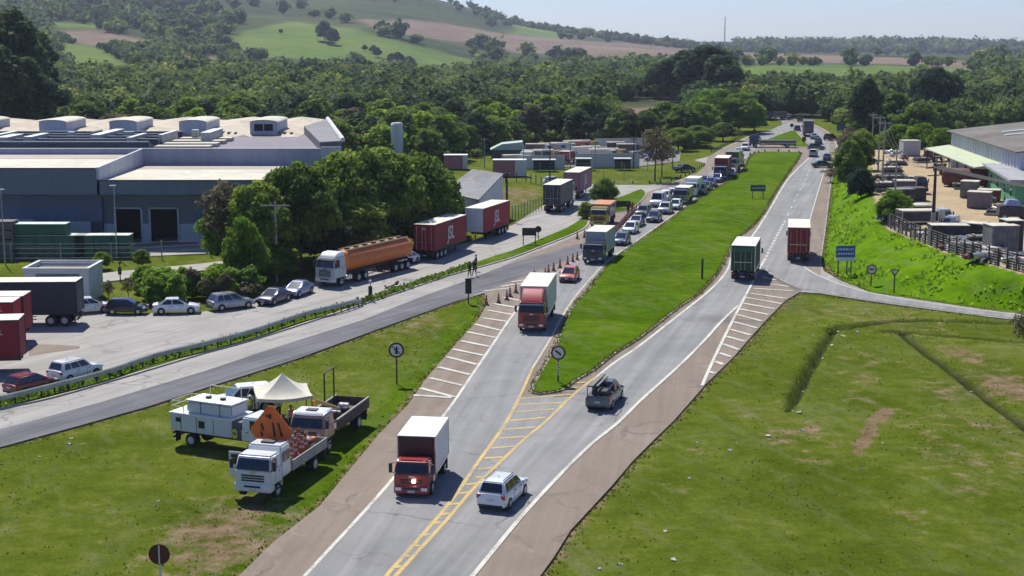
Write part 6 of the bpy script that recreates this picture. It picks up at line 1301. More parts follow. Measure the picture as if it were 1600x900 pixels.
# litter pale stones on the grass
ST_ = mat('pale_stone', (.45, .43, .38), .9, 0, .2, 5); bm = bmesh.new(); r_ = random.Random(4)
for px_, py_, s in [(108, 692, .30), (112, 683, .25), (62, 711, .2), (247, 780, .15), (1310, 520, .3), (1318, 524, .35), (1300, 540, .3), (1286, 560, .25), (1256, 605, .25), (1240, 641, .3), (1248, 644, .4), (1200, 680, .3), (1253, 672, .3), (1150, 690, .2), (1140, 702, .25), (1270, 522, .2), (1380, 690, .2), (938, 887, .25), (970, 879, .2), (1052, 873, .3), (1040, 828, .25), (1077, 745, .2), (1345, 730, .2), (1517, 605, .3), (1340, 518, .3), (1090, 690, .2), (1015, 495, .2), (945, 467, .15), (915, 530, .15), (1210, 520, .15)]:
    g = G(px_, py_); z = ground_z(g.x, g.y); v = bmesh.ops.create_icosphere(bm, subdivisions=1, radius=s * .62, matrix=Matrix.Translation((g.x, g.y, z + s * .1)) @ Matrix.Diagonal((1, .8, .45, 1)))
    for q in v['verts']: q.co += Vector((r_.uniform(-1, 1), r_.uniform(-1, 1), r_.uniform(-1, 1))) * s * .2
tag(bm_obj('loose_stones', bm, None, ST_), 'pale stones and litter scattered on the grass', 'stones', kind='stuff')
# ================================================================== roadworks vehicles on the left grass
WT = 'work vehicles on the left grass'
h1 = hd((482, 724), (398, 782))
t = thing('work_truck', 'white double cab work truck with the orange warning sign and cones, nearest the camera', 'work truck', group=WT)
t['L'] = 8.2; WW = paint('truck_white', (.66, .68, .68))
cab(t, 4.1, 1.5, 1.14, .95, 2.6, WW)
bm = bmesh.new(); hexa(bm, [(1.2, -1.12, .95), (2.58, -1.12, .95), (2.58, 1.12, .95), (1.2, 1.12, .95)], [(1.25, -1.05, 2.85), (2.45, -1.05, 2.85), (2.45, 1.05, 2.85), (1.25, 1.05, 2.85)], .1); bm_obj('rear_cab', bm, t, WW, 45)
for s_ in (-1, 1):
    for x in (1.4, 1.95): box('side_window', (x, x + .42, s_ * 1.085 - .015, s_ * 1.085 + .015, 1.85, 2.45), t, GLASS)
box('open_door', (3.0, 3.06, -2.0, -1.2, 1.05, 2.5), t, WW, .02); box('door_window', (2.98, 3.08, -1.85, -1.35, 1.75, 2.35), t, GLASS)
box('roof_hatch', (1.55, 2.1, -.4, .4, 2.86, 2.95), t, BLACKP); chassis(t, -4.0, 2.5, .95)
bed = box('bed', [(-4.1, 1.1, -1.15, 1.15, 1.0, 1.12), (-4.1, 1.1, -1.15, -1.08, 1.12, 1.62), (-4.1, 1.1, 1.08, 1.15, 1.12, 1.62), (-4.1, -4.03, -1.08, 1.08, 1.12, 1.62), (1.03, 1.1, -1.08, 1.08, 1.12, 1.8)], t, mat('bed_grey', (.30, .29, .27), .7, 0, .2, 2))
wheels(t, [3.2, -2.2], 1.18, .46, .26, dual=(-2.2,)); rear_gear(t, -4.0, 1.12, 1.05)
for y in (-1, 1): box('front_fender', [(2.62, 3.78, y * 1.0 - .16, y * 1.0 + .16, .96, 1.06), (2.62, 2.72, y * 1.0 - .16, y * 1.0 + .16, .62, .96), (3.68, 3.78, y * 1.0 - .16, y * 1.0 + .16, .62, .96)], t, WW)
place(t, 396, 783, h1)
T1 = t
def onto(t, o, x, y, z, rz=0):
    M_ = Matrix.Rotation(t.rotation_euler.z, 3, 'Z'); o.location = t.location + M_ @ Vector((x, y, z)); o.rotation_euler = (0, 0, t.rotation_euler.z + rz)
# orange sign facing forward
s = thing('warning_sign', 'big orange diamond warning sign with black bars standing on the white work truck', 'warning sign')
pts = [(-1.3, 0), (-1.3, .35), (-.15, 1.75), (.15, 1.75), (1.3, .35), (1.3, 0), (.95, -.3), (-.95, -.3)]
bm = bmesh.new(); a = [bm.verts.new((x, 0, z)) for x, z in pts]; b = [bm.verts.new((x, .05, z)) for x, z in pts]; bm.faces.new(a); bm.faces.new(b[::-1]); [bm.faces.new((a[i], b[i], b[(i + 1) % 8], a[(i + 1) % 8])) for i in range(8)]; bmesh.ops.recalc_face_normals(bm, faces=bm.faces)
sf_ = bm_obj('sign_face', bm, s, SGO)
for p, q, w in (((-.62, .65), (-.5, .25), .14), ((-.65, .15), (-.55, -.12), .14), ((.12, .75), (.24, -.1), .13), ((.46, .75), (.58, .35), .13), ((.58, .3), (.70, -.08), .13), ((-.05, 1.25), (-.05, .98), .2), ((-.3, 1.2), (-.22, 1.05), .1)): bar(sf_, 'sign_symbol', p, q, w, -.03, SGB)
box('sign_stand', [(-.7, -.62, .06, .14, -1.4, .8), (.62, .7, .06, .14, -1.4, .8), (-.9, .9, .06, .12, -.5, -.42)], s, CHASSIS)
onto(T1, s, 0.75, -.35, 2.98, math.pi / 2); s.rotation_euler.x = 0
for i in range(9):
    c = copy_tree(k0); tag(c, 'striped cone in the white work truck bed, %s from the cab, %s side' % (['first', 'second', 'third', 'fourth', 'last'][i % 5], 'left' if i < 5 else 'right'), 'traffic cone', 'cones in the work truck bed'); onto(T1, c, -.4 - .75 * (i % 5), -.45 + .75 * (i // 5) + .1 * (i % 2), 1.13, 0); c.scale = (1.2, 1.2, 1.15)
b = thing('cargo_heap', 'reddish heap of folded gear in the bed of the white work truck', 'gear'); 
for k in range(6): box('gear_roll', (-.5 + .2 * (k % 3), .1 + .2 * (k % 3), -.4 + .3 * (k // 3), -.1 + .3 * (k // 3), .0 + .25 * (k % 2), .3 + .25 * (k % 2)), b, [SGO, MATS['cone_white'], JR][k % 3], .06)
onto(T1, b, -3.5, .3, 1.13)
# third truck : white cab, red-orange front, wooden flatbed with crane
h2 = hd((548, 672), (497, 711))
t = thing('flatbed_truck', 'white cab truck with red and cream nose and wooden flatbed behind the orange sign', 'work truck', group=WT); t['L'] = 8.6
cab(t, 4.3, 1.9, 1.18, .95, 2.55, paint('old_red_cream', (.45, .26, .20)))
bm = bmesh.new(); hexa(bm, [(2.45, -1.12, 2.53), (4.05, -1.08, 2.5), (4.05, 1.08, 2.5), (2.45, 1.12, 2.53)], [(2.5, -1.05, 2.72), (3.9, -1.0, 2.68), (3.9, 1.0, 2.68), (2.5, 1.05, 2.72)], .05); bm_obj('cab_roof', bm, t, WHITE, 45)
box('roof_hatch', (3.0, 3.5, -.35, .35, 2.72, 2.77), t, BLACKP); box('nose_stripe', [(4.31, 4.34, y - .12, y + .12, 1.1, 1.5) for y in (-.8, 0, .8)], t, CREAMB); chassis(t, -4.2, 2.4, .98)
WOOD = mat('dark_wood', (.085, .062, .05), .85, 0, .3, 3)
box('flatbed', [(-4.3, 2.0, -1.22, 1.22, 1.05, 1.2), (-4.3, 2.0, -1.22, -1.14, 1.2, 1.75), (-4.3, 2.0, 1.14, 1.22, 1.2, 1.75), (-4.3, -4.22, -1.14, 1.14, 1.2, 1.75)], t, WOOD); box('bed_rail', [(-4.33, 2.0, -1.25, -1.12, 1.751, 1.82), (-4.33, 2.0, 1.12, 1.25, 1.751, 1.82)], t, CONC)
for k in range(7): box('bed_load', (-3.4 + .55 * k, -3.0 + .55 * k, -.6 + .2 * (k % 3), .1 + .2 * (k % 3), 1.21, 1.55 + .1 * (k % 2)), t, [CONC, WHITEW, WOOD][k % 3], .05)
for x, y in ((-1.6, -1.0), (-3.4, -1.0)): cyl_obj('stake', (x, y, 1.2), (x, y, 3.9), .06, .05, t, CHASSIS, 6)
box('stake_bar', (-3.9, -1.6, -1.04, -.96, 3.9, 3.96), t, CHASSIS)
bm = bmesh.new(); cyl(bm, (1.6, -.3, 1.2), (1.6, -.5, 2.9), .14, n=8); cyl(bm, (1.6, -.5, 2.9), (-.6, .2, 1.9), .14, .1, 8); bm_obj('crane_arm', bm, t, YELLOW, 40)
wheels(t, [3.3, -2.4], 1.18, .48, .27, dual=(-2.4,)); rear_gear(t, -4.2, 1.15, 1.1); place(t, 480, 712, h2)
# tank truck
h3 = hd((285, 684), (395, 700))
t = thing('tank_truck', 'white water tank truck with railings and lockers parked side on', 'work truck', group=WT); t['L'] = 7.6
BW = mat('tanker_white', (.56, .58, .60), .5, 0, .06, 1, dirt=.2)
b = box('service_body', (-3.8, 1.3, -1.2, 1.2, 1.05, 2.25), t, BW, .05); box('deck', (-3.85, 1.35, -1.25, 1.25, 2.251, 2.33), b, ROOFW)
box('locker_seam', [(x, x + .03, -1.222, -1.201, 1.15, 2.15) for x in (-2.9, -1.6, -.2)], b, CHASSIS); bar(b, 'hazard_diamond', (-1.15, 1.45), (-1.15, 1.95), .5, -1.235, SGB); box('locker_vent', (-3.3, -2.9, -1.23, -1.2, 1.7, 2.0), b, SGB)
w_ = box('water_tank', (-2.6, 1.15, -.95, .95, 2.34, 3.2), t, BW, .12, 2); box('tank_top', (-2.62, 1.17, -.97, .97, 3.201, 3.26), w_, ROOFW); box('strap', [(x, x + .04, -.97, -.951, 2.34, 3.2) for x in (-1.4, .2)], w_, CHASSIS)
for k, x in enumerate((-1.4, -.2)): cyl_obj('tank_lid', (x, 0, 3.26), (x, 0, 3.4), .22, .2, w_, CHASSIS, 12)
YR = mat('rail_yellow', (.55, .55, .35), .5); bm = bmesh.new()
for x in (-3.7, -2.7): 
    for y in (-1.1, 1.1): cyl(bm, (x, y, 2.3), (x, y, 3.1), .03, n=6)
for z in (2.75, 3.1):
    cyl(bm, (-3.7, -1.1, z), (-2.7, -1.1, z), .03, n=6); cyl(bm, (-3.7, 1.1, z), (-2.7, 1.1, z), .03, n=6); cyl(bm, (-3.7, -1.1, z), (-3.7, 1.1, z), .03, n=6)
for x in (-1.9, -.6, .7): cyl(bm, (x, .85, 3.2), (x, .85, 3.95), .03, n=6)
cyl(bm, (-1.9, .85, 3.95), (.7, .85, 3.95), .035, n=6); bm_obj('railing', bm, t, YR)
box('pump_cabinet', (1.31, 2.0, -1.1, 1.1, 1.0, 2.2), t, mat('pump_grey', (.10, .11, .12), .6, .2, .2, 2)); 
for y in (-.7, 0): cyl_obj('hose_reel', (1.55, -1.12 + 0, 1.5 + y * .3), (1.55, -1.2, 1.5 + y * .3), .24, .24, t, CHROME, 14)
chassis(t, -3.7, 3.4, .98); cab(t, 3.8, 1.75, 1.15, .95, 2.6, WW); wheels(t, [2.9, -2.2], 1.12, .46, .26, dual=(-2.2,)); rear_gear(t, -3.7, 1.12, 1.1); t.scale = (.95, .95, .95); place(t, 281, 688, h3, 'rear'); T3 = t
# white van behind
t = car('suv', WHITE, 'white car with a dark rear window parked behind the water tank truck', group=WT); t.scale = (1.1, 1.1, 1.15); place(t, 380, 642, math.pi + .35, 'center', z=0)
# canopy
t = thing('canopy_tent', 'cream pyramid canopy tent on four legs beside the work trucks', 'canopy tent'); g = G(443, 659); t.location = g; t.rotation_euler = (0, 0, .25)
bm = bmesh.new(); n_ = 10; w = 1.85; rows = []
for j in range(7):
    f = j / 6; zz = 2.2 + 1.25 * (1 - f) ** 1.7; rr = w * f; ring = []
    for i in range(4 * n_):
        s4 = i // n_; u = (i % n_) / n_; c4 = [(-1, -1), (1, -1), (1, 1), (-1, 1)]; a, b = c4[s4], c4[(s4 + 1) % 4]; x = a[0] + (b[0] - a[0]) * u; y = a[1] + (b[1] - a[1]) * u
        ring.append(bm.verts.new((x * rr, y * rr, zz - .16 * f * math.sin(math.pi * u))))
    rows.append(ring)
for a, b in zip(rows, rows[1:]):
    for i in range(4 * n_): j = (i + 1) % (4 * n_); bm.faces.new((a[i], b[i], b[j], a[j]))
last = rows[-1]; val = [bm.verts.new(v.co - Vector((0, 0, .22))) for v in last]
for i in range(4 * n_): j = (i + 1) % (4 * n_); bm.faces.new((last[i], val[i], val[j], last[j]))
bmesh.ops.remove_doubles(bm, verts=rows[0], dist=.01); bmesh.ops.recalc_face_normals(bm, faces=bm.faces)
bm_obj('canopy', bm, t, mat('canvas_cream', (.60, .56, .45), .8, 0, .06, 2, bump=.3, bscale=2), 50)
for x in (-1, 1):
    for y in (-1, 1): cyl_obj('leg', (x * w * .97, y * w * .97, 0), (x * w * .97, y * w * .97, 2.15), .035, .035, t, CHASSIS, 8)
# ================================================================== people
SKIN = mat('skin', (.28, .15, .10), .6, 0, .05, 5); HAIRM = mat('hair_dark', (.02, .015, .012), .8)
def cloth(n_, c): return mat('cloth_' + n_, c, .85, 0, .12, 6)
def person(label, px, py, rz, shirt, trous, hat=None, vest=None, z=0.0, arms=(.15, .15), step=.12, world=None, group=None):
    t = thing('person', label, 'person', G(px, py, z) if world is None else world, rz, group)
    J = {'pel': (0, 0, .95), 'ab': (0, 0, 1.12), 'ch': (.01, 0, 1.36), 'nk': (.01, 0, 1.50), 'hd': (.03, 0, 1.62), 'tp': (.02, 0, 1.73)}
    V_ = [J['pel'], J['ab'], J['ch'], J['nk'], J['hd'], J['tp']]; Rr = [(.15, .12), (.15, .11), (.175, .12), (.065, .065), (.095, .10), (.07, .075)]; E_ = [(0, 1), (1, 2), (2, 3), (3, 4), (4, 5)]
    for s_ in (-1, 1):
        k = len(V_); st = step * s_
        V_ += [(0, s_ * .10, .90), (st * .5 + .03, s_ * .11, .50), (st, s_ * .12, .09), (st + .15, s_ * .13, .04)]; Rr += [(.10, .10), (.065, .065), (.045, .045), (.05, .035)]; E_ += [(0, k), (k, k + 1), (k + 1, k + 2), (k + 2, k + 3)]
        k = len(V_); a = arms[0 if s_ < 0 else 1]
        V_ += [(0, s_ * .19, 1.42), (.02 + a * .3, s_ * .26, 1.15), (.08 + a, s_ * .26, .93 + a * .5), (.11 + a * 1.2, s_ * .25, .84 + a * .6)]; Rr += [(.06, .06), (.045, .045), (.033, .033), (.035, .022)]; E_ += [(2, k), (k, k + 1), (k + 1, k + 2), (k + 2, k + 3)]
    me = bpy.data.meshes.new('body'); me.from_pydata(V_, E_, []); o = new('body', me, None); md = o.modifiers.new('s', 'SKIN'); md.use_smooth_shade = True
    for i, r_ in enumerate(Rr): me.skin_vertices[0].data[i].radius = r_
    me.skin_vertices[0].data[0].use_root = True; md2 = o.modifiers.new('u', 'SUBSURF'); md2.levels = 2
    dg = bpy.context.evaluated_depsgraph_get(); m2 = bpy.data.meshes.new_from_object(o.evaluated_get(dg)); bpy.data.objects.remove(o)
    m2.materials.clear(); [m2.materials.append(x) for x in (SKIN, shirt, trous, BLACKP)]
    for p in m2.polygons:
        c = p.center; p.material_index = 0 if (c.z > 1.49 or (abs(c.y) > .2 and c.z < 1.16 and c.z > .7)) else (1 if c.z > .97 else (3 if c.z < .1 else 2)); p.use_smooth = True
    b = new('body', m2, t)
    bm = bmesh.new()
    if hat: bmesh.ops.create_uvsphere(bm, u_segments=14, v_segments=8, radius=.125, matrix=Matrix.Translation((.02, 0, 1.70)) @ Matrix.Diagonal((1.05, .95, .75, 1))); cyl(bm, (.03, 0, 1.675), (.03, 0, 1.69), .155, .15, 16); bm_obj('helmet', bm, t, hat, 40)
    else: bmesh.ops.create_uvsphere(bm, u_segments=14, v_segments=8, radius=.108, matrix=Matrix.Translation((-.005, 0, 1.685)) @ Matrix.Diagonal((1.0, .95, .85, 1))); bm_obj('hair', bm, t, HAIRM, 60)
    bm = bmesh.new()
    bmesh.ops.create_uvsphere(bm, u_segments=6, v_segments=4, radius=.018, matrix=Matrix.Translation((.135, 0, 1.615))); bm_obj('nose', bm, b, SKIN)
    for y in (-.035, .035): bm = bmesh.new(); bmesh.ops.create_uvsphere(bm, u_segments=6, v_segments=4, radius=.012, matrix=Matrix.Translation((.122, y, 1.64))); bm_obj('eye', bm, b, BLACKP)
    if vest: 
        bm = bmesh.new(); hexa(bm, [(-.145, -.185, 1.0), (.15, -.185, 1.0), (.15, .185, 1.0), (-.145, .185, 1.0)], [(-.12, -.20, 1.46), (.13, -.20, 1.46), (.13, .20, 1.46), (-.12, .20, 1.46)], .05); bm_obj('vest', bm, t, vest, 50); box('reflective_band', (-.155, .16, -.2, .2, 1.16, 1.21), t, SGW)
    return t
HIV = mat('hi_vis_yellow', (.60, .75, .05), .7); HIO = mat('hi_vis_orange', (.75, .18, .03), .7)
person('person in dark clothes standing at the strip edge near the black panel, left of two', 734, 433, 2.6, cloth('dark_green', (.02, .03, .015)), cloth('black', (.012, .012, .012)), world=G(734, 433, .03), arms=(.05, .05))
person('person in dark top and reddish trousers standing at the strip edge, right of two', 741, 431, -.6, cloth('black', (.012, .012, .012)), cloth('brown_red', (.16, .04, .03)), world=G(741, 431, .03), step=.2, arms=(.35, .1))
person('person in a dark jacket behind the right one of the pair at the frontage strip', 743, 424, 3.4, cloth('black', (.012, .012, .012)), cloth('navy', (.02, .02, .05)), world=G(744, 422, .15))
person('person in a white shirt and dark trousers under the cream canopy', 438, 655, -1.8, cloth('white', (.5, .5, .48)), cloth('black', (.012, .012, .012)), world=G(436, 656))
person('person in a yellow safety vest by the railing of the water tank truck', 388, 652, -2.2, cloth('orange', (.5, .16, .05)), cloth('khaki', (.16, .12, .08)), vest=HIV, hat=mat('helmet_white', (.7, .7, .65), .4), world=G(392, 656))
person('person in dark blue leaning at the side of the canopy tent', 424, 655, -1.2, cloth('navy', (.02, .02, .05)), cloth('black', (.012, .012, .012)), world=G(424, 652))
person('person in an orange vest standing between the canopy and the flatbed truck', 452, 664, -.8, cloth('white', (.5, .5, .48)), cloth('navy', (.02, .02, .05)), vest=HIO, world=G(455, 672))
person('person in red beside the dense line of cones', 987, 331, 1.2, cloth('red', (.35, .03, .03)), cloth('red', (.35, .03, .03)), world=G(988, 334, .03))
person('person in dark clothes by the cones near the corner island', 980, 334, 1.0, cloth('black', (.012, .012, .012)), cloth('navy', (.02, .02, .05)), world=G(981, 335, .03))
# ================================================================== vegetation
def foliage(name, stops, trans=.48, objrand=.35):
    m = bpy.data.materials.new(name); m.use_nodes = True; MATS[name] = m; n, l = m.node_tree.nodes, m.node_tree.links
    b = n['Principled BSDF']; out = n['Material Output']
    oi = n.new('ShaderNodeObjectInfo'); tc = n.new('ShaderNodeTexCoord').outputs['Object']
    nz = noise(n, l, tc, .55, 4, .7)
    f = mth(n, l, 'ADD', mth(n, l, 'MULTIPLY', attr(n, 'tint'), 1 - objrand), mth(n, l, 'MULTIPLY', oi.outputs['Random'], objrand))
    f = mth(n, l, 'ADD', f, mth(n, l, 'MULTIPLY', mth(n, l, 'SUBTRACT', nz, .5), .5), clamp=True)
    c = ramp(n, l, f, stops); l.new(c, b.inputs['Base Color']); b.inputs['Roughness'].default_value = .75; b.inputs['Specular IOR Level'].default_value = .2
    tr = n.new('ShaderNodeBsdfTranslucent'); l.new(c, tr.inputs['Color']); mx = n.new('ShaderNodeMixShader'); mx.inputs[0].default_value = trans
    l.new(b.outputs[0], mx.inputs[1]); l.new(tr.outputs[0], mx.inputs[2]); l.new(mx.outputs[0], out.inputs['Surface'])
    return m
FOL_MID = foliage('leaves_mid_green', [(.1, (0.05278, 0.096, 0.0153)), (.4, (0.1155, 0.192, 0.02448)), (.7, (0.2309, 0.324, 0.03826)), (.95, (0.4289, 0.456, 0.06886))])
FOL_DARK = foliage('leaves_dark_green', [(.1, (0.01955, 0.04416, 0.01936)), (.45, (0.0391, 0.08096, 0.02992)), (.75, (0.07429, 0.1251, 0.03872)), (.98, (0.1466, 0.184, 0.0616))])
FOL_LIME = foliage('leaves_lime', [(.1, (0.07735, 0.15, 0.01109)), (.45, (0.1633, 0.285, 0.01848)), (.8, (0.275, 0.405, 0.02772)), (1, (0.4125, 0.465, 0.05544))], .6)
FOL_DRY = foliage('leaves_dry', [(.1, (0.0675, 0.0588, 0.0392)), (.45, (0.1275, 0.112, 0.063)), (.8, (0.195, 0.175, 0.084)), (1, (0.285, 0.21, 0.126))])
FOL_BRIGHT = foliage('leaves_bright', [(.1, (.09, .17, .015)), (.45, (.17, .30, .03)), (.8, (.25, .38, .05)), (1, (.32, .40, .10))], .6)
FOL_FAR = foliage('leaves_wood', [(.05, (0.0342, 0.06586, 0.02225)), (.3, (0.0627, 0.1129, 0.03021)), (.5, (0.1083, 0.1646, 0.03497)), (.68, (0.1853, 0.2468, 0.04451)), (.82, (0.285, 0.3409, 0.05563)), (.93, (0.2423, 0.1882, 0.07152)), (1, (0.4274, 0.3763, 0.1112))], .45, 0.0)
BARK = mat('bark', (.10, .080, .060), .95, 0, .3, 3, bump=.5, bscale=8); BARKP = mat('bark_pale', (.22, .20, .17), .95, 0, .25, 3)
NR = np.random.default_rng(11)
_bm = bmesh.new(); bmesh.ops.create_icosphere(_bm, subdivisions=2, radius=1); ICO_V = np.array([v.co[:] for v in _bm.verts]); ICO_F = np.array([[v.index for v in f.verts] for f in _bm.faces]); _bm.free()
_bm = bmesh.new(); bmesh.ops.create_icosphere(_bm, subdivisions=1, radius=1); ICO1_V = np.array([v.co[:] for v in _bm.verts]); ICO1_F = np.array([[v.index for v in f.verts] for f in _bm.faces]); _bm.free()
def cards(C, Nn, S, tint, asp=.7):
    """quads at centres C with normals Nn and half sizes S -> verts, faces, tint"""
    k = len(C); Nn = Nn / (np.linalg.norm(Nn, axis=1, keepdims=True) + 1e-9); r = NR.normal(size=(k, 3)); a = np.cross(Nn, r); a /= (np.linalg.norm(a, axis=1, keepdims=True) + 1e-9); b = np.cross(Nn, a)
    S = np.asarray(S)[:, None]; V = np.stack([C - a * S, C - b * S * asp, C + a * S, C + b * S * asp], 1).reshape(-1, 3); V += NR.normal(size=V.shape) * np.repeat(S, 4, 0) * .12
    return V, np.arange(4 * k).reshape(-1, 4), np.repeat(tint, 4)
def join(parts):
    V, F, T = [], [], []; o = 0
    for v, f, t in parts:
        if f.shape[1] == 3: f = np.concatenate([f, f[:, 2:3]], 1)
        V.append(v); F.append(f + o); T.append(t); o += len(v)
    return np.concatenate(V), np.concatenate(F), np.concatenate(T)
def mesh_mixed(name, quads, tris):
    """quads, tris: (V,F,T)"""
    V = np.concatenate([quads[0], tris[0]]) if tris is not None else quads[0]; T = np.concatenate([quads[2], tris[2]]) if tris is not None else quads[2]
    me = bpy.data.meshes.new(name); me.vertices.add(len(V)); me.vertices.foreach_set('co', np.ascontiguousarray(V, np.float32).ravel())
    q = quads[1]; lo = [q.ravel()]; st = [np.arange(len(q)) * 4]; tt = [np.full(len(q), 4)]
    if tris is not None:
        t = tris[1] + len(quads[0]); lo.append(t.ravel()); st.append(q.size + np.arange(len(t)) * 3); tt.append(np.full(len(t), 3))
    lo = np.concatenate(lo).astype(np.int32); me.loops.add(len(lo)); me.loops.foreach_set('vertex_index', lo)
    st = np.concatenate(st).astype(np.int32); tt = np.concatenate(tt).astype(np.int32); me.polygons.add(len(st)); me.polygons.foreach_set('loop_start', st); me.polygons.foreach_set('loop_total', tt)
    me.update(calc_edges=True); a = me.attributes.new('tint', 'FLOAT', 'POINT'); a.data.foreach_set('value', np.ascontiguousarray(T, np.float32)); return me
def crown_mesh(name, clumps, nleaf, leaf, core=.68, up=.5, light=.0):
    """clumps: list of (cx,cy,cz,rx,ry,rz)"""
    cl = np.array(clumps); vol = cl[:, 3] * cl[:, 4]; pr = vol / vol.sum(); idx = NR.choice(len(cl), nleaf, p=pr); c = cl[idx]
    d = NR.normal(size=(nleaf, 3)); d /= np.linalg.norm(d, axis=1, keepdims=True); d[:, 2] = np.where(d[:, 2] < -.35, -d[:, 2], d[:, 2])
    rad = NR.uniform(.70, 1.28, (nleaf, 1)); C = c[:, :3] + d * c[:, 3:] * rad
    Nn = d * .8 + NR.normal(size=(nleaf, 3)) * .55 + np.array([0, 0, up]); base = NR.uniform(0, 1, len(cl))[idx] * .45 + .2 + light
    Q = cards(C, Nn, leaf * NR.uniform(.6, 1.3, nleaf), np.clip(base + NR.uniform(-.2, .3, nleaf), 0, 1))
    tv, tf, tt = [], [], []; o = 0
    for k in cl:
        v = ICO_V * (1 + NR.normal(size=(len(ICO_V), 1)) * .09) * k[3:] * core + k[:3]; tv.append(v); tf.append(ICO_F + o); tt.append(np.full(len(v), .38)); o += len(v)
    return mesh_mixed(name, Q, (np.concatenate(tv), np.concatenate(tf), np.concatenate(tt)))
def make_clumps(h, r, base, n_, rs, seed, flat=1.0):
    g = np.random.default_rng(seed); out = []
    for i in range(n_):
        f = (i + .5) / n_; a = i * 2.399 + g.uniform(-.4, .4); hh = base + (h - base) * (.12 + .76 * f); env = math.sin(math.pi * min(1, .18 + .80 * f) ** .85) ** .6
        rr = r * env * g.uniform(.45, .80) * (.25 + .75 * (1 if i % 4 else .3)); s = r * rs * g.uniform(.75, 1.25) * (.75 + .4 * (1 - abs(f - .45)))
        out.append((rr * math.cos(a), rr * math.sin(a), hh, s, s * g.uniform(.85, 1.15), s * .72 * flat))
    return out
def trunk_bm(clumps, h, base, r0, seed, limbs=5):
    g = random.Random(seed); bm = bmesh.new(); top = h * .72; pts = [Vector((0, 0, -.3)), Vector((g.uniform(-.1, .1), g.uniform(-.1, .1), base * .7)), Vector((g.uniform(-.3, .3), g.uniform(-.3, .3), top))]
    cyl(bm, pts[0], pts[1], r0, r0 * .75, 8); cyl(bm, pts[1], pts[2], r0 * .75, r0 * .25, 8)
    for c in g.sample(clumps, min(limbs, len(clumps))):
        s = pts[1].lerp(pts[2], g.uniform(0, .5)); m_ = s.lerp(Vector(c[:3]), .55) + Vector((0, 0, -.15 * h * .1)); cyl(bm, s, m_, r0 * .38, r0 * .24, 6); cyl(bm, m_, Vector(c[:3]), r0 * .24, r0 * .08, 6)
    return bm
def proto(name, h, r, base, nc, rs, nleaf, leaf, fm, seed, core=.68, bark=None, light=0, flat=1.0, limbs=5, r0=None):
    cl = make_clumps(h, r, base, nc, rs, seed, flat); root = bpy.data.objects.new(name, None)
    c = bpy.data.objects.new('crown', crown_mesh('crown', cl, nleaf, leaf, core, light=light)); c.data.materials.append(fm)
    me = bpy.data.meshes.new('trunk'); bm = trunk_bm(cl, h, base, r0 or h * .028, seed, limbs); bm.to_mesh(me); bm.free(); me.materials.append(bark or BARK); t = bpy.data.objects.new('trunk', me)
    c.parent = root; t.parent = root; root['h'] = h; root['r'] = r
    return (root, c, t)
def put(pr, x, y, label, cat='tree', group=None, s=1.0, sz=None, rz=None, z=None, fm=None, name=None):
    root, c, t = pr; R_ = root.copy(); R_.name = name or root.name; COL.objects.link(R_)
    for q in (c, t):
        k = q.copy(); COL.objects.link(k); k.parent = R_
        if q is c and fm is not None: k.material_slots[0].link = 'OBJECT'; k.material_slots[0].material = fm
    R_.location = (x, y, (ground_z(x, y) if z is None else z)); R_.scale = (s, s, sz or s); R_.rotation_euler = (0, 0, rnd.uniform(0, 6.28) if rz is None else rz)
    return tag(R_, label, cat, group)
def put_px(pr, px, py, top, label, wpx=None, cat='tree', group=None, fm=None, z=0.0, name=None, rz=None):
    g = G(px, py, z); h = zat(top, g.y) - z; sz = h / pr[0]['h']; s = sz if wpx is None else (wpx / 2) / FPX * (g.y * CT + CAMH * ST) / pr[0]['r'] * 1.0
    return put(pr, g.x, g.y, label, cat, group, s, sz, rz, z if z else None, fm, name)
PB = [proto('broadleaf_tree', 10, 4.9, 1.6, 46, .25, 15000, .23, FOL_MID, 21 + i, core=.60) for i in range(3)]
PL = [proto('spreading_tree', 8, 4.6, 1.2, 36, .25, 10500, .21, FOL_LIME, 41 + i) for i in range(2)]
PD = [proto('dense_tree', 10, 4.0, 1.4, 34, .27, 8000, .27, FOL_DARK, 61 + i) for i in range(3)]
PE = [proto('eucalyptus_tree', 18, 5.0, 4.5, 26, .33, 6500, .42, FOL_DARK, 81 + i, bark=BARKP, flat=1.25) for i in range(2)]
PS = [proto('shrub', 3.0, 1.6, .1, 14, .32, 1700, .19, FOL_LIME, 101 + i, r0=.05, light=.05) for i in range(2)]
PT = [proto('thin_tree', 7, 2.6, 2.4, 12, .30, 1100, .20, FOL_DRY, 121 + i, core=.12, limbs=12, r0=.14) for i in range(2)]
PF = [proto('forest_tree', 10, 4.4, 1.2, 26, .28, 2700, .40, f, 141 + i) for i, f in enumerate([FOL_MID, FOL_MID, FOL_DARK, FOL_DARK, FOL_LIME, FOL_DRY])]
BG = 'big trees beside the street and the tanker'
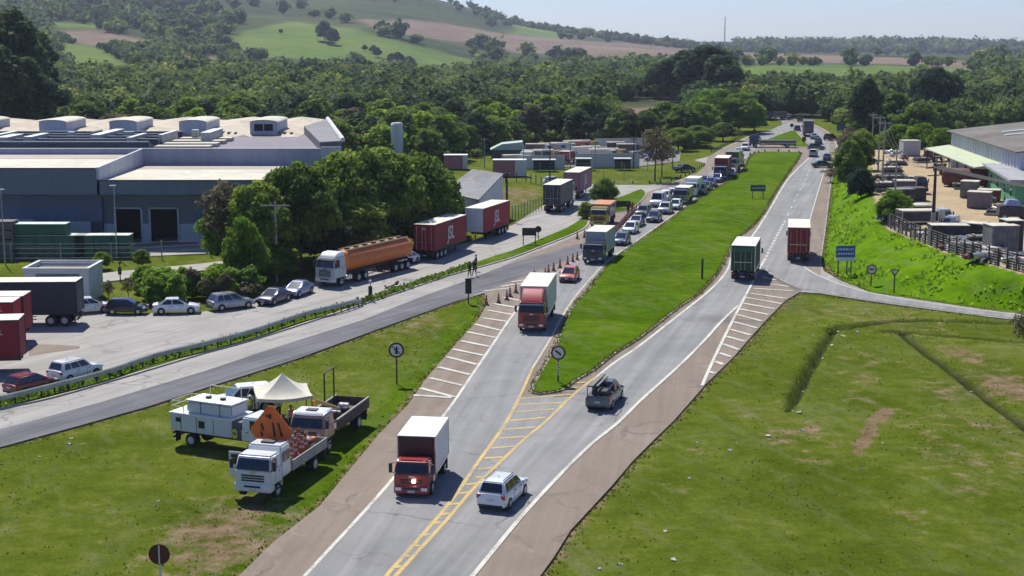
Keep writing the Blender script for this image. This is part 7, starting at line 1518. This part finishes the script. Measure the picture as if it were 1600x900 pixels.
for i, (px, py, top, w, k, lab) in enumerate([
    (352, 425, 280, 100, 'T', 'sparse yellowish tree at the left end of the big trees, before the factory'), (408, 432, 278, 125, 'B', 'leafy tree behind the T-topped pole'), (350, 418, 320, 85, 'L', 'yellowish green tree at the left foot of the big clump'), (385, 452, 340, 75, 'L', 'bright green bushy tree low before the dark trees'),
    (470, 425, 248, 135, 'B', 'broad bright crown tree left of centre in the big clump'), (455, 402, 262, 130, 'B', 'broad tree at the back left of the big clump'), (540, 400, 232, 150, 'B', 'tall tree in the middle of the big clump'), (600, 392, 226, 150, 'B', 'tallest round crowned tree of the big clump'),
    (655, 382, 236, 130, 'B', 'dark tree at the right of the big clump'), (690, 372, 262, 90, 'D', 'dark tree beside the grey shed roof'), (632, 388, 312, 130, 'B', 'lower spreading tree above the lettered red trailer'), (560, 408, 300, 120, 'D', 'dark tree right behind the orange tanker'),
    (505, 418, 310, 110, 'D', 'dark tree behind the tanker cab'), (700, 366, 300, 60, 'B', 'small tree at the corner of the grey shed'), (430, 440, 380, 80, 'B', 'low rounded tree right behind the dark blue sedan'), (402, 446, 385, 70, 'D', 'low dark shrubby tree behind the T-topped pole foot'),
    (590, 402, 330, 80, 'D', 'dark understorey tree above the tanker end'), (512, 404, 244, 120, 'B', 'bright crown filling the gap left of the tall middle tree'), (572, 398, 232, 115, 'B', 'bright crown between the two tallest trees of the big clump'), (628, 388, 236, 110, 'B', 'bright crown right of the tallest round tree'), (436, 414, 262, 105, 'B', 'bright crown above the T-topped pole'), (668, 384, 262, 95, 'B', 'bright crown above the lettered trailers')]):
    pr = {'T': PT, 'B': PB, 'L': PL, 'D': PD}[k]; pr = pr[i % len(pr)]; put_px(pr, px, py, top, lab, w, group=BG, fm=FOL_MID if (k == 'D' and i % 2) else None)
put_px(PT[1], 372, 420, 285, 'second sparse tree with brown twigs before the dock doors', 90, group=BG)
put_px(PL[0], 944, 322, 277, 'round bushy tree in the corner island left of the yellow roadworks truck', 50, fm=FOL_MID); put_px(PS[0], 915, 343, 313, 'small ragged bush beside the yellow roadworks truck', 28, 'shrub', fm=FOL_MID)
put_px(PT[0], 1023, 283, 198, 'bare brownish tree with a dark trunk on the lawn by the street', 62); put_px(PT[1], 1034, 275, 215, 'second bare tree behind the dark trunked one', 45)
# right roadside
RG = 'trees along the right roadside'
for i, (px, py, top, w, pr, fm, z, lab) in enumerate([
    (1326, 305, 218, 60, PB[0], None, 1.0, 'tall roadside tree with hanging dark foliage left of the pale poles'), (1338, 282, 208, 56, PD[1], FOL_MID, 1.2, 'second roadside tree behind the first along the exit lane'), (1322, 268, 205, 45, PT[0], None, .5, 'thin brownish roadside tree beside the parked sedan'),
    (1345, 262, 200, 50, PB[1], None, 1.5, 'roadside tree near the first bend of the fence'), (1330, 245, 198, 45, PD[0], FOL_DRY, .6, 'dry looking roadside tree up the road'), (1345, 318, 262, 48, PB[2], FOL_DARK, 1.5, 'low dark tree at the foot of the roadside trees'),
    (1396, 350, 298, 66, PL[1], None, 3.0, 'yellow green bush tree at the corner of the scrap yard fence'), (1298, 285, 262, 34, PT[1], None, 0.0, 'bare leaning shrub reaching over the road shoulder'), (1604, 560, 480, 70, PT[0], None, 0.0, 'grey bare bush at the right frame edge in the field')]):
    put_px(pr, px, py, top, lab, w, group=RG, fm=fm, z=z)
put_px(PE[0], 1352, 228, 118, 'tall rounded tree behind the leaning lattice mast', 52); put_px(PD[2], 1460, 195, 100, 'large very dark tree beyond the scrap yard', 70); put_px(PD[1], 1440, 190, 110, 'dark tree left of the large very dark one', 50)
put_px(PD[0], 1484, 188, 115, 'dark tree right of the large very dark one', 55)
for k, (px, py, top, w) in enumerate([(1405, 240, 195, 62), (1440, 243, 193, 62), (1472, 248, 200, 55), (1385, 236, 205, 50)]): put_px(PL[k % 2], px, py, top, ['bright green bush tree at the far yard end, second from left', 'bright green bush tree at the far yard end, third from left', 'bright green bush tree touching the warehouse corner', 'bright green bush tree at the far yard end, leftmost'][k], w, group='bright trees at the far yard end', z=1.5)
# eucalyptus at the far left, bulk beside the far road
EG = 'tall dark eucalyptus at the left edge'
for k, (px, Y, top, lab) in enumerate([(-30, 330, 20, 'leftmost tall dark eucalyptus, cut by the frame'), (22, 318, 12, 'tallest dark eucalyptus at the left edge'), (62, 335, 45, 'third tall dark eucalyptus from the left'), (5, 300, 70, 'eucalyptus in front of the tallest at the left edge'), (48, 305, 85, 'lower eucalyptus right behind the factory roof'), (-60, 310, 40, 'eucalyptus beyond the left frame edge')]):
    x = Xat(px, Y); h = zat(top, Y); put(PE[k % 2], x, Y, lab, group=EG, s=h / 18 * .95, sz=h / 18)
for k, (px, Y, top, w, lab) in enumerate([(1075, 560, 78, 70, 'tall dark grove tree above the bright round trees, left'), (1105, 540, 72, 75, 'tall dark grove tree above the bright round trees, middle'), (1125, 520, 85, 60, 'tall dark grove tree above the bright round trees, right'), (1050, 580, 95, 60, 'lower tree at the left of the dark grove')]):
    x = Xat(px, Y); h = zat(top, Y); put(PE[k % 2], x, Y, lab, group='dark grove beyond the bend', s=(w / 2) / FPX * Y / 5 * 1.3, sz=h / 18)
for k, (px, Y, top, w, lab) in enumerate([(1118, 400, 138, 90, 'big bright green round tree at the bend, left'), (1155, 395, 145, 85, 'big bright green round tree at the bend, right'), (1095, 385, 160, 60, 'lower bright tree before the big round one'), (1178, 402, 172, 45, 'dark tree right beside the far road bend'), (1130, 365, 190, 50, 'small green tree beside the far road rail, right'), (1092, 345, 195, 55, 'small bushy tree beside the far road rail, middle'), (1060, 335, 198, 50, 'bushy tree behind the silver parked car')]):
    x = Xat(px, Y); h = zat(top, Y); pr = PL[k % 2] if k < 3 else PB[k % 3]; put(pr, x, Y, lab, group='bright round trees at the bend', fm=FOL_BRIGHT if k < 3 else None, s=(w / 2) / FPX * Y / pr[0]['r'] * 1.1, sz=h / pr[0]['h'])
# shrubs by the lot
SG = 'garden shrubs between the side path and the lot'
for k in range(30):
    px = 225 + (k * 7.3) % 170 + rnd.uniform(-3, 3); py = 448 + (k % 4) * 9 + rnd.uniform(-2, 2); 
    if py > 476 - max(0, (px - 330)) * .12: py -= 12
    g = G(px, py); put(PS[k % 2], g.x, g.y, ['garden shrub by the side path', 'garden shrub in the middle bed', 'garden shrub in the lower bed', 'garden shrub at the kerb'][k % 4] + ', ' + ('above the black hatchback' if px < 245 else 'above the left half of the white sedan' if px < 280 else 'above the right half of the white sedan' if px < 315 else 'above the left half of the silver estate' if px < 355 else 'above the right half of the silver estate'), 'shrub', SG, rnd.uniform(.7, 1.15), rnd.uniform(.6, 1.05), fm=FOL_DRY if k in (11, 22) else FOL_BRIGHT if k % 3 else None)
for k, (px, py, top, w) in enumerate([(170, 470, 436, 26), (201, 468, 432, 26), (160, 420, 392, 34), (222, 418, 388, 32), (323, 470, 432, 30), (352, 468, 425, 34), (265, 464, 428, 28)]): put_px(PT[k % 2] if k in (0, 1, 4) else PB[k % 3], px, py, top, ['young tree beside the white hut, left', 'young tree beside the white hut, right', 'small tree at the crate stack end', 'small tree below the dock doors', 'young thin tree among the garden shrubs', 'reddish young tree behind the silver estate car', 'young leafy tree behind the white sedan'][k], w, group='young trees around the lot', fm=[None, None, FOL_LIME, FOL_MID, None, FOL_DRY, FOL_LIME][k])
# ---- the wood
def allowed(px, py, Y, X):
    ok = Y > 288
    lim = np.interp(px, [-900, 540, 560, 690, 700, 770, 830, 1058, 1070, 1110, 1180, 1196, 1200, 1262, 1275, 1312, 1345, 1352, 1450, 1484, 1600, 2600], [262, 262, 262, 262, 258, 241, 227, 226, 234, 229, 200, 182, 180, 182, 184, 196, 214, 226, 230, 205, 205, 210])
    ok &= (py < lim) & ((Y > 296) | (px > 545))
    for F in FIELDS_GREEN + FIELDS_SOIL: ok &= ~pip(px, py, F)
    ok &= ~((px > 950) & (px < 1075) & (py < 217) & (py > 158))
    rr_ = np.modf(np.abs(np.sin(X * 12.9898 + Y * 78.233) * 43758.5453))[0]
    ok &= ~((px > 1142) & (Y > 640) & (Y < 2700) & (rr_ > np.where((Y > 1230) & (Y < 1330), .35, np.where(px > 1530, .6, .03))))
    ok &= ~((px > 380) & (px < 745) & (Y > 960) & (Y < 1650) & (py > np.interp(px, [380, 560, 745], [85, 92, 100])) & (rr_ > .15))
    ok &= ~((px > 330) & (px < 760) & (Y > 1500) & (rr_ > .35))
    ok &= ~((px > 1078) & (px < 1198) & (Y < 420) & (py > 196))
    ok &= ~((px > 1445) & (px < 1515) & (py < 200) & (py > 150))
    return ok
def scatter(y0, y1, sp, seed, jit=.9):
    g = np.random.default_rng(seed); w = 0.46
    nY = int((y1 - y0) / sp) + 1; ys_ = y0 + (np.arange(nY) + .5) * sp; out = []
    for y in ys_:
        nx = int(2 * w * y / sp); x = (np.arange(nx) + .5) * sp - w * y; out.append(np.stack([x, np.full(nx, y)], 1))
    P_ = np.concatenate(out); P_ += g.uniform(-.5, .5, P_.shape) * sp * jit; return P_
def ground_zs(X, Y): return np.where(Y > 455, hill_z(X, Y), near_z(X, Y))
P1 = scatter(284, 452, 8.0, 5); Z1 = ground_zs(P1[:, 0], P1[:, 1]); px1, py1 = npproj(P1[:, 0], P1[:, 1], Z1); k1 = allowed(px1, py1, P1[:, 1], P1[:, 0]) & (px1 > -60) & (px1 < 1660); k1 &= ~((px1 < 100) & (P1[:, 1] < 345))
P1, Z1, px1 = P1[k1], Z1[k1], px1[k1]; o_ = np.argsort(P1[:, 1]); P1, Z1, px1 = P1[o_], Z1[o_], px1[o_]
NIND = 225
def place_word(px):
    for lim, w in ((60, 'behind the factory at the left frame edge'), (150, 'behind the first roof monitors of the factory'), (260, 'behind the middle roof monitors'), (380, 'behind the right roof monitors'), (470, 'behind the double windowed roof monitor'), (545, 'behind the tilted factory wing'), (620, 'left of the water tower'), (700, 'right of the water tower'), (780, 'above the grey shed'), (860, 'behind the left white yard wall'), (960, 'behind the right white yard wall'), (1060, 'behind the parked cars of the yard'), (1130, 'left of the far road bend'), (1200, 'at the far road bend'), (1270, 'behind the top of the far road'), (1345, 'right of the far road'), (1410, 'behind the pale poles'), (1480, 'beyond the scrap yard')):
        if px < lim: return w
    return 'behind the warehouse'
KW = ['round mid-green tree', 'leafy green tree', 'dark green tree', 'dense dark tree', 'bright green tree', 'dry brownish tree']
for i in range(min(NIND, len(P1))):
    u = rnd.random(); ki = 0 if u < .26 else 1 if u < .48 else 2 if u < .66 else 3 if u < .82 else 4 if u < .94 else 5
    dd = 'front row' if P1[i, 1] < 308 else 'second row' if P1[i, 1] < 325 else 'third row' if P1[i, 1] < 345 else 'back rows'
    s = rnd.uniform(.72, 1.25); put(PF[ki], P1[i, 0], P1[i, 1], '%s %s, %s, %s' % ('low' if s < .88 else 'tall' if s > 1.1 else 'medium', KW[ki], dd, place_word(px1[i])), group='%ss in the wood %s' % (KW[ki].split(' ')[-2] + ' tree', place_word(px1[i])), s=s, sz=s * rnd.uniform(.7, 1.05), z=float(Z1[i]))
def wood_mesh(P_, Z_, n_, leaf, rr, hh, seed, bias=0.0):
    g = np.random.default_rng(seed); k = len(P_); r = g.uniform(rr[0], rr[1], k); h = r * g.uniform(1.25, 2.1, k) * hh; tint = np.clip(g.beta(2.0, 2.6, k) + bias, 0, 1)
    # patches of kind
    tint = np.clip(tint * .65 + (fbm(P_[:, 0], P_[:, 1], 60, 77) - .2) * .55, 0, 1)
    i = np.repeat(np.arange(k), n_); d = g.normal(size=(len(i), 3)); d /= np.linalg.norm(d, axis=1, keepdims=True); d[:, 2] = np.abs(d[:, 2]) * .9 - .05 * (g.random(len(i)) < .3)
    # lumpy crowns: radius modulated by direction
    ph = g.uniform(0, 6.28, (k, 3)); lump = 1 + .20 * np.sin(d[:, 0] * 5 + ph[i, 0]) * np.sin(d[:, 1] * 5 + ph[i, 1]) + .10 * np.sin(d[:, 2] * 7 + ph[i, 2])
    rad = (g.uniform(.78, 1.08, len(i)) * lump)[:, None]; C = np.stack([P_[i, 0], P_[i, 1], Z_[i] + h[i] * .42], 1) + d * rad * np.stack([r[i], r[i], h[i] * .58], 1)
    Nn = d * .8 + g.normal(size=d.shape) * .5 + np.array([0, 0, .35]); Q = cards(C, Nn, leaf * g.uniform(.6, 1.35, len(i)), np.clip(tint[i] + g.uniform(-.14, .18, len(i)), 0, 1))
    nv = len(ICO1_V); CV = np.repeat(ICO1_V[None], k, 0) * (1 + g.normal(size=(k, nv, 1)) * .12) * np.stack([r, r, h * .58], 1)[:, None, :] * .80 + np.stack([P_[:, 0], P_[:, 1], Z_ + h * .42], 1)[:, None, :]
    CF = (np.repeat(ICO1_F[None], k, 0) + (np.arange(k) * nv)[:, None, None]).reshape(-1, 3); return Q, (CV.reshape(-1, 3), CF, np.repeat(tint * .9, nv))
def add_wood(name, label, sets):
    qs = [s_[0] for s_ in sets]; ts = [s_[1] for s_ in sets]; o = new(name, mesh_mixed(name, join([(a, b, c) for a, b, c in qs]), None if not ts else tuple_join(ts)), None, FOL_FAR); return tag(o, label, 'woodland', kind='stuff')
def tuple_join(ts):
    V, F, T = [], [], []; o = 0
    for v, f, t in ts: V.append(v); F.append(f + o); T.append(t); o += len(v)
    return np.concatenate(V), np.concatenate(F), np.concatenate(T)
sets = [wood_mesh(P1[NIND:], Z1[NIND:], 330, .62, (3.0, 5.6), 1.0, 1)]
def zone(y0, y1, sp, seed, dens=None):
    P_ = scatter(y0, y1, sp, seed); Z_ = hill_z(P_[:, 0], P_[:, 1]); px, py = npproj(P_[:, 0], P_[:, 1], Z_); ok = allowed(px, py, P_[:, 1], P_[:, 0]) & (px > -120) & (px < 1720)
    if dens is not None: ok &= np.random.default_rng(seed).random(len(P_)) < dens(px, py, P_)
    return P_[ok], Z_[ok]
a = zone(452, 720, 9.0, 6, lambda px, py, P_: np.where((px > 960) & (px < 1080) & (py > 160), .1, .93)); sets.append(wood_mesh(*a, 190, .95, (3.2, 6.0), 1.0, 2))
a = zone(720, 1250, 11, 7, lambda px, py, P_: np.clip(.25 + (fbm(P_[:, 0], P_[:, 1], 110, 8) - .30) * 3.2, .12, .98)); sets.append(wood_mesh(*a, 80, 1.6, (3.4, 7.5), .9, 3))
a = zone(1250, 2900, 22, 8, lambda px, py, P_: np.where(px < 360, np.clip((fbm(P_[:, 0], P_[:, 1], 260, 9) - .34) * 5, .08, .95), np.clip((fbm(P_[:, 0], P_[:, 1], 160, 9) - .49) * 4, .04, .8))); sets.append(wood_mesh(*a, 42, 3.0, (4.5, 9.5), 1.0, 4, -.08))
# ridge tree lines and the far right ridge wood
g_ = np.random.default_rng(3); R1 = []
for px in np.arange(735, 1240, 2.2):
    if g_.random() < .8: Y = 2780 + g_.uniform(-60, 60); R1.append((Xat(px, Y), Y))
R1 = np.array(R1); sets.append(wood_mesh(R1, hill_z(R1[:, 0], R1[:, 1]), 30, 3.0, (3.5, 9), 1.0, 5, -.2))
P_ = scatter(2950, 3750, 30, 12); px, py = npproj(P_[:, 0], P_[:, 1], hill_z(P_[:, 0], P_[:, 1])); P_ = P_[(px > 1150) & (px < 1720)]; sets.append(wood_mesh(P_, hill_z(P_[:, 0], P_[:, 1]), 30, 4.5, (8, 17), 1.0, 6, -.2))
P_ = scatter(246, 300, 3.0, 33); px, py = npproj(P_[:, 0], P_[:, 1], ground_zs(P_[:, 0], P_[:, 1])); lim_ = np.interp(px, [555, 700, 775, 830, 1058, 1070, 1115, 1180], [285, 262, 243, 229, 228, 240, 232, 206])
k_ = (px > 560) & (px < 1120) & (py < lim_) & (np.random.default_rng(4).random(len(P_)) < np.clip((fbm(P_[:, 0], P_[:, 1], 14, 5) - .25) * 3.5, .15, 1)); P_ = P_[k_]; u1 = wood_mesh(P_, ground_zs(P_[:, 0], P_[:, 1]), 150, .30, (.9, 2.4), .8, 21, .08)
P_ = scatter(300, 440, 5.0, 34); px, py = npproj(P_[:, 0], P_[:, 1], ground_zs(P_[:, 0], P_[:, 1])); k_ = allowed(px, py, P_[:, 1], P_[:, 0]) & (px > -60) & (px < 1660); P_ = P_[k_]; u2 = wood_mesh(P_, ground_zs(P_[:, 0], P_[:, 1]), 70, .45, (1.2, 3.0), .8, 22, .05)
add_wood('undergrowth', 'dense bushes and undergrowth at the foot of the wood', [u1, u2])
add_wood('distant_wood', 'wood covering the valley and the hill slopes behind the factory and yards', sets)
# lone trees and bushes on the pasture hill
for k, (px, Y, top, w, lab) in enumerate([(508, 1400, 55, 34, 'largest round tree clump on the bright pasture hill'), (520, 1380, 62, 26, 'tree right beside the largest pasture clump'), (622, 1250, 88, 24, 'small tree group low on the pasture'), (612, 1260, 92, 18, 'bush left of the small tree group on the pasture'), (584, 1330, 78, 14, 'bush in the middle of the pasture'), (590, 1300, 83, 16, 'second bush in the middle of the pasture'), (694, 1230, 92, 14, 'lone tree at the right end of the pasture'), (440, 1450, 48, 8, 'tiny bush high on the pasture'), (570, 1350, 76, 10, 'small bush on the pasture slope'), (640, 1240, 98, 20, 'low bush at the foot of the pasture')]):
    x = Xat(px, Y); z = float(hill_z(x, Y)); sc = (w / 2) / FPX * Y / 4.4; put(PF[2 + k % 2], x, Y, lab, group='trees on the pasture hill', s=sc, sz=sc * .85, z=z)
# ---- hedge-like scrub on the bank, weeds and tufts
def tufts(name, label, pts, size, tintr, fm, per=3, hgt=1.0):
    X = np.repeat(pts[:, 0], per) + NR.normal(size=len(pts) * per) * size * .5; Y = np.repeat(pts[:, 1], per) + NR.normal(size=len(pts) * per) * size * .5; Z = np.where(Y > 455, hill_z(X, Y), near_z(X, Y))
    s = size * NR.uniform(.4, 1.1, len(X)); Nn = NR.normal(size=(len(X), 3)) * np.array([1, 1, .35]); ti = np.clip(NR.uniform(tintr[0], tintr[1], len(X)), 0, 1)
    a = NR.uniform(0, 6.28, len(X)); dx, dy = np.cos(a) * s * .45, np.sin(a) * s * .45; lx, ly = NR.normal(size=(2, len(X))) * s * .4
    V = np.stack([np.stack([X - dx, Y - dy, Z - .03], 1), np.stack([X + dx, Y + dy, Z - .03], 1), np.stack([X + dx * .6 + lx, Y + dy * .6 + ly, Z + s * hgt], 1), np.stack([X - dx * .6 + lx, Y - dy * .6 + ly, Z + s * hgt], 1)], 1).reshape(-1, 3)
    me = np_mesh(name, V, np.arange(len(V)).reshape(-1, 4), {'tint': np.repeat(ti, 4)}); return tag(new(name, me, None, fm), label, 'weeds', kind='stuff')
FOL_GRASS = foliage('grass_blades', [(.1, (0.0575, 0.085, 0.004)), (.5, (0.09775, 0.1403, 0.006)), (.85, (0.161, 0.187, 0.012)), (1, (0.276, 0.1955, 0.036))], .3, 0)
def rand_in(n_, x0, x1, y0, y1, test):
    X = NR.uniform(x0, x1, n_); Y = NR.uniform(y0, y1, n_); k = test(X, Y); return np.stack([X[k], Y[k]], 1)
HWW = [tuple(p) for p in W(HW)]; MAINW = [tuple(p) for p in W(MAIN)]
offroad = lambda X, Y: ~pip(X, Y, HWW) & ~pip(X, Y, MAINW)
bk = rand_in(60000, 18, 110, 95, 320, lambda X, Y: pip(X, Y, BANK) & ~pip(X, Y, YARD) & (fbm(X, Y, 2.6, 51) > .47)); tufts('bank_scrub', 'rough bright green scrub on the grassy bank below the scrap yard', bk, .42, (.25, .95), FOL_LIME, 2, .8)
nr = rand_in(15000, -45, 48, 68, 150, lambda X, Y: offroad(X, Y) & (NR.random(len(X)) < np.clip((fbm(X, Y, 5, 61) - .38) * 4, .1, 1))); tufts('grass_tufts', 'short grass blades over the near grass fields', nr, .11, (.45, 1.0), FOL_GRASS, 2, .8)
ed = []
for line_, wd in ((W([(757, 457), (747, 500), (710, 540), (667, 590), (637, 633), (593, 677), (547, 733), (500, 790), (427, 847), (373, 900), (300, 960)]), .35), (W([(844, 900), (865, 871), (892, 828), (929, 788), (956, 759), (988, 721), (1020, 689), (1053, 657), (1083, 623), (1103, 600), (1147, 557), (1200, 497), (1227, 470), (1250, 456), (1337, 467), (1467, 485), (1563, 497)]), .3),
                  (W([(0, 699), (133, 663), (233, 635), (350, 597), (467, 560), (567, 523), (653, 492), (757, 457)]), .3), (W([(1298, 293), (1290, 360), (1283, 407), (1310, 437), (1360, 457), (1500, 478), (1563, 487)]), .5)):
    for a, b in zip(line_, line_[1:]):
        L_ = (b - a).length; n_ = int(L_ * 22); t_ = NR.random(n_); d = (b - a) / L_; off_ = NR.normal(size=n_) * wd; ed.append(np.stack([a.x + (b.x - a.x) * t_ - d.y * off_, a.y + (b.y - a.y) * t_ + d.x * off_], 1))
tufts('edge_weeds', 'uneven grass creeping over the pavement edges', np.concatenate(ed)[::2], .16, (.45, 1.0), FOL_GRASS, 2, .7)
sp_ = []; a_ = W([(0, 634), (85, 615), (171, 590), (240, 566), (320, 545), (400, 524), (477, 497), (560, 476), (650, 446), (740, 415)])
for a, b in zip(a_, a_[1:]):
    L_ = (b - a).length; n_ = int(L_ * 30); t_ = NR.random(n_); off_ = NR.uniform(-.9, .9, n_); sp_.append(np.stack([a.x + (b.x - a.x) * t_, a.y + (b.y - a.y) * t_ + off_], 1))
md = rand_in(26000, 0, 75, 100, 330, lambda X, Y: pip(X, Y, MEDW) & (NR.random(len(X)) < np.clip((fbm(X, Y, 4, 66) - .42) * 5, .03, 1))); mw = [Vector(p) for p in MEDW]; me_ = []
for a, b in zip(mw, mw[1:] + mw[:1]):
    L_ = (b - a).length; n_ = int(L_ * 16) + 1; t_ = NR.random(n_); d = (b - a) / max(L_, .01); off_ = NR.normal(size=n_) * .16 + .1; me_.append(np.stack([a.x + (b.x - a.x) * t_ - d.y * off_, a.y + (b.y - a.y) * t_ + d.x * off_], 1))
o = tufts('median_tufts', 'grass blades over the long median', np.concatenate([md] + me_), .12, (.35, 1.0), FOL_GRASS, 2, .8); o.location.z = .23
o = tufts('strip_weeds', 'ragged weeds growing under the guardrail in the grass strip', np.concatenate(sp_), .34, (.05, .8), FOL_MID, 1, 1.2); o.location.z = .22
DITCHP = []
for D in DITCH[:2]:
    for a, b in zip(D, D[1:]):
        L_ = (b - a).length; n_ = int(L_ * 26); t_ = NR.random(n_); d = (b - a) / L_; off_ = NR.normal(size=n_) * 1.0; DITCHP.append(np.stack([a.x + (b.x - a.x) * t_ - d.y * off_, a.y + (b.y - a.y) * t_ + d.x * off_], 1))
DITCHP = np.concatenate(DITCHP); tufts('ditch_weeds', 'taller weeds along the drainage ditch in the right field', DITCHP[::5], .15, (.1, .8), FOL_MID, 1, 1.0)
# ================================================================== haze
bm = bmesh.new(); bx(bm, -3600, 3600, -120, 5200, -60, 290)
hz = bm_obj('haze', bm, None, None); m = bpy.data.materials.new('haze_air'); m.use_nodes = True; n = m.node_tree.nodes; n.remove(n['Principled BSDF'])
v = n.new('ShaderNodeVolumePrincipled'); v.inputs['Density'].default_value = 0.000088; v.inputs['Color'].default_value = (.72, .80, 1, 1); v.inputs['Anisotropy'].default_value = .3
m.node_tree.links.new(v.outputs[0], n['Material Output'].inputs['Volume']); hz.data.materials.append(m); tag(hz, 'pale blue haze in the air over the valley', 'haze', kind='stuff')
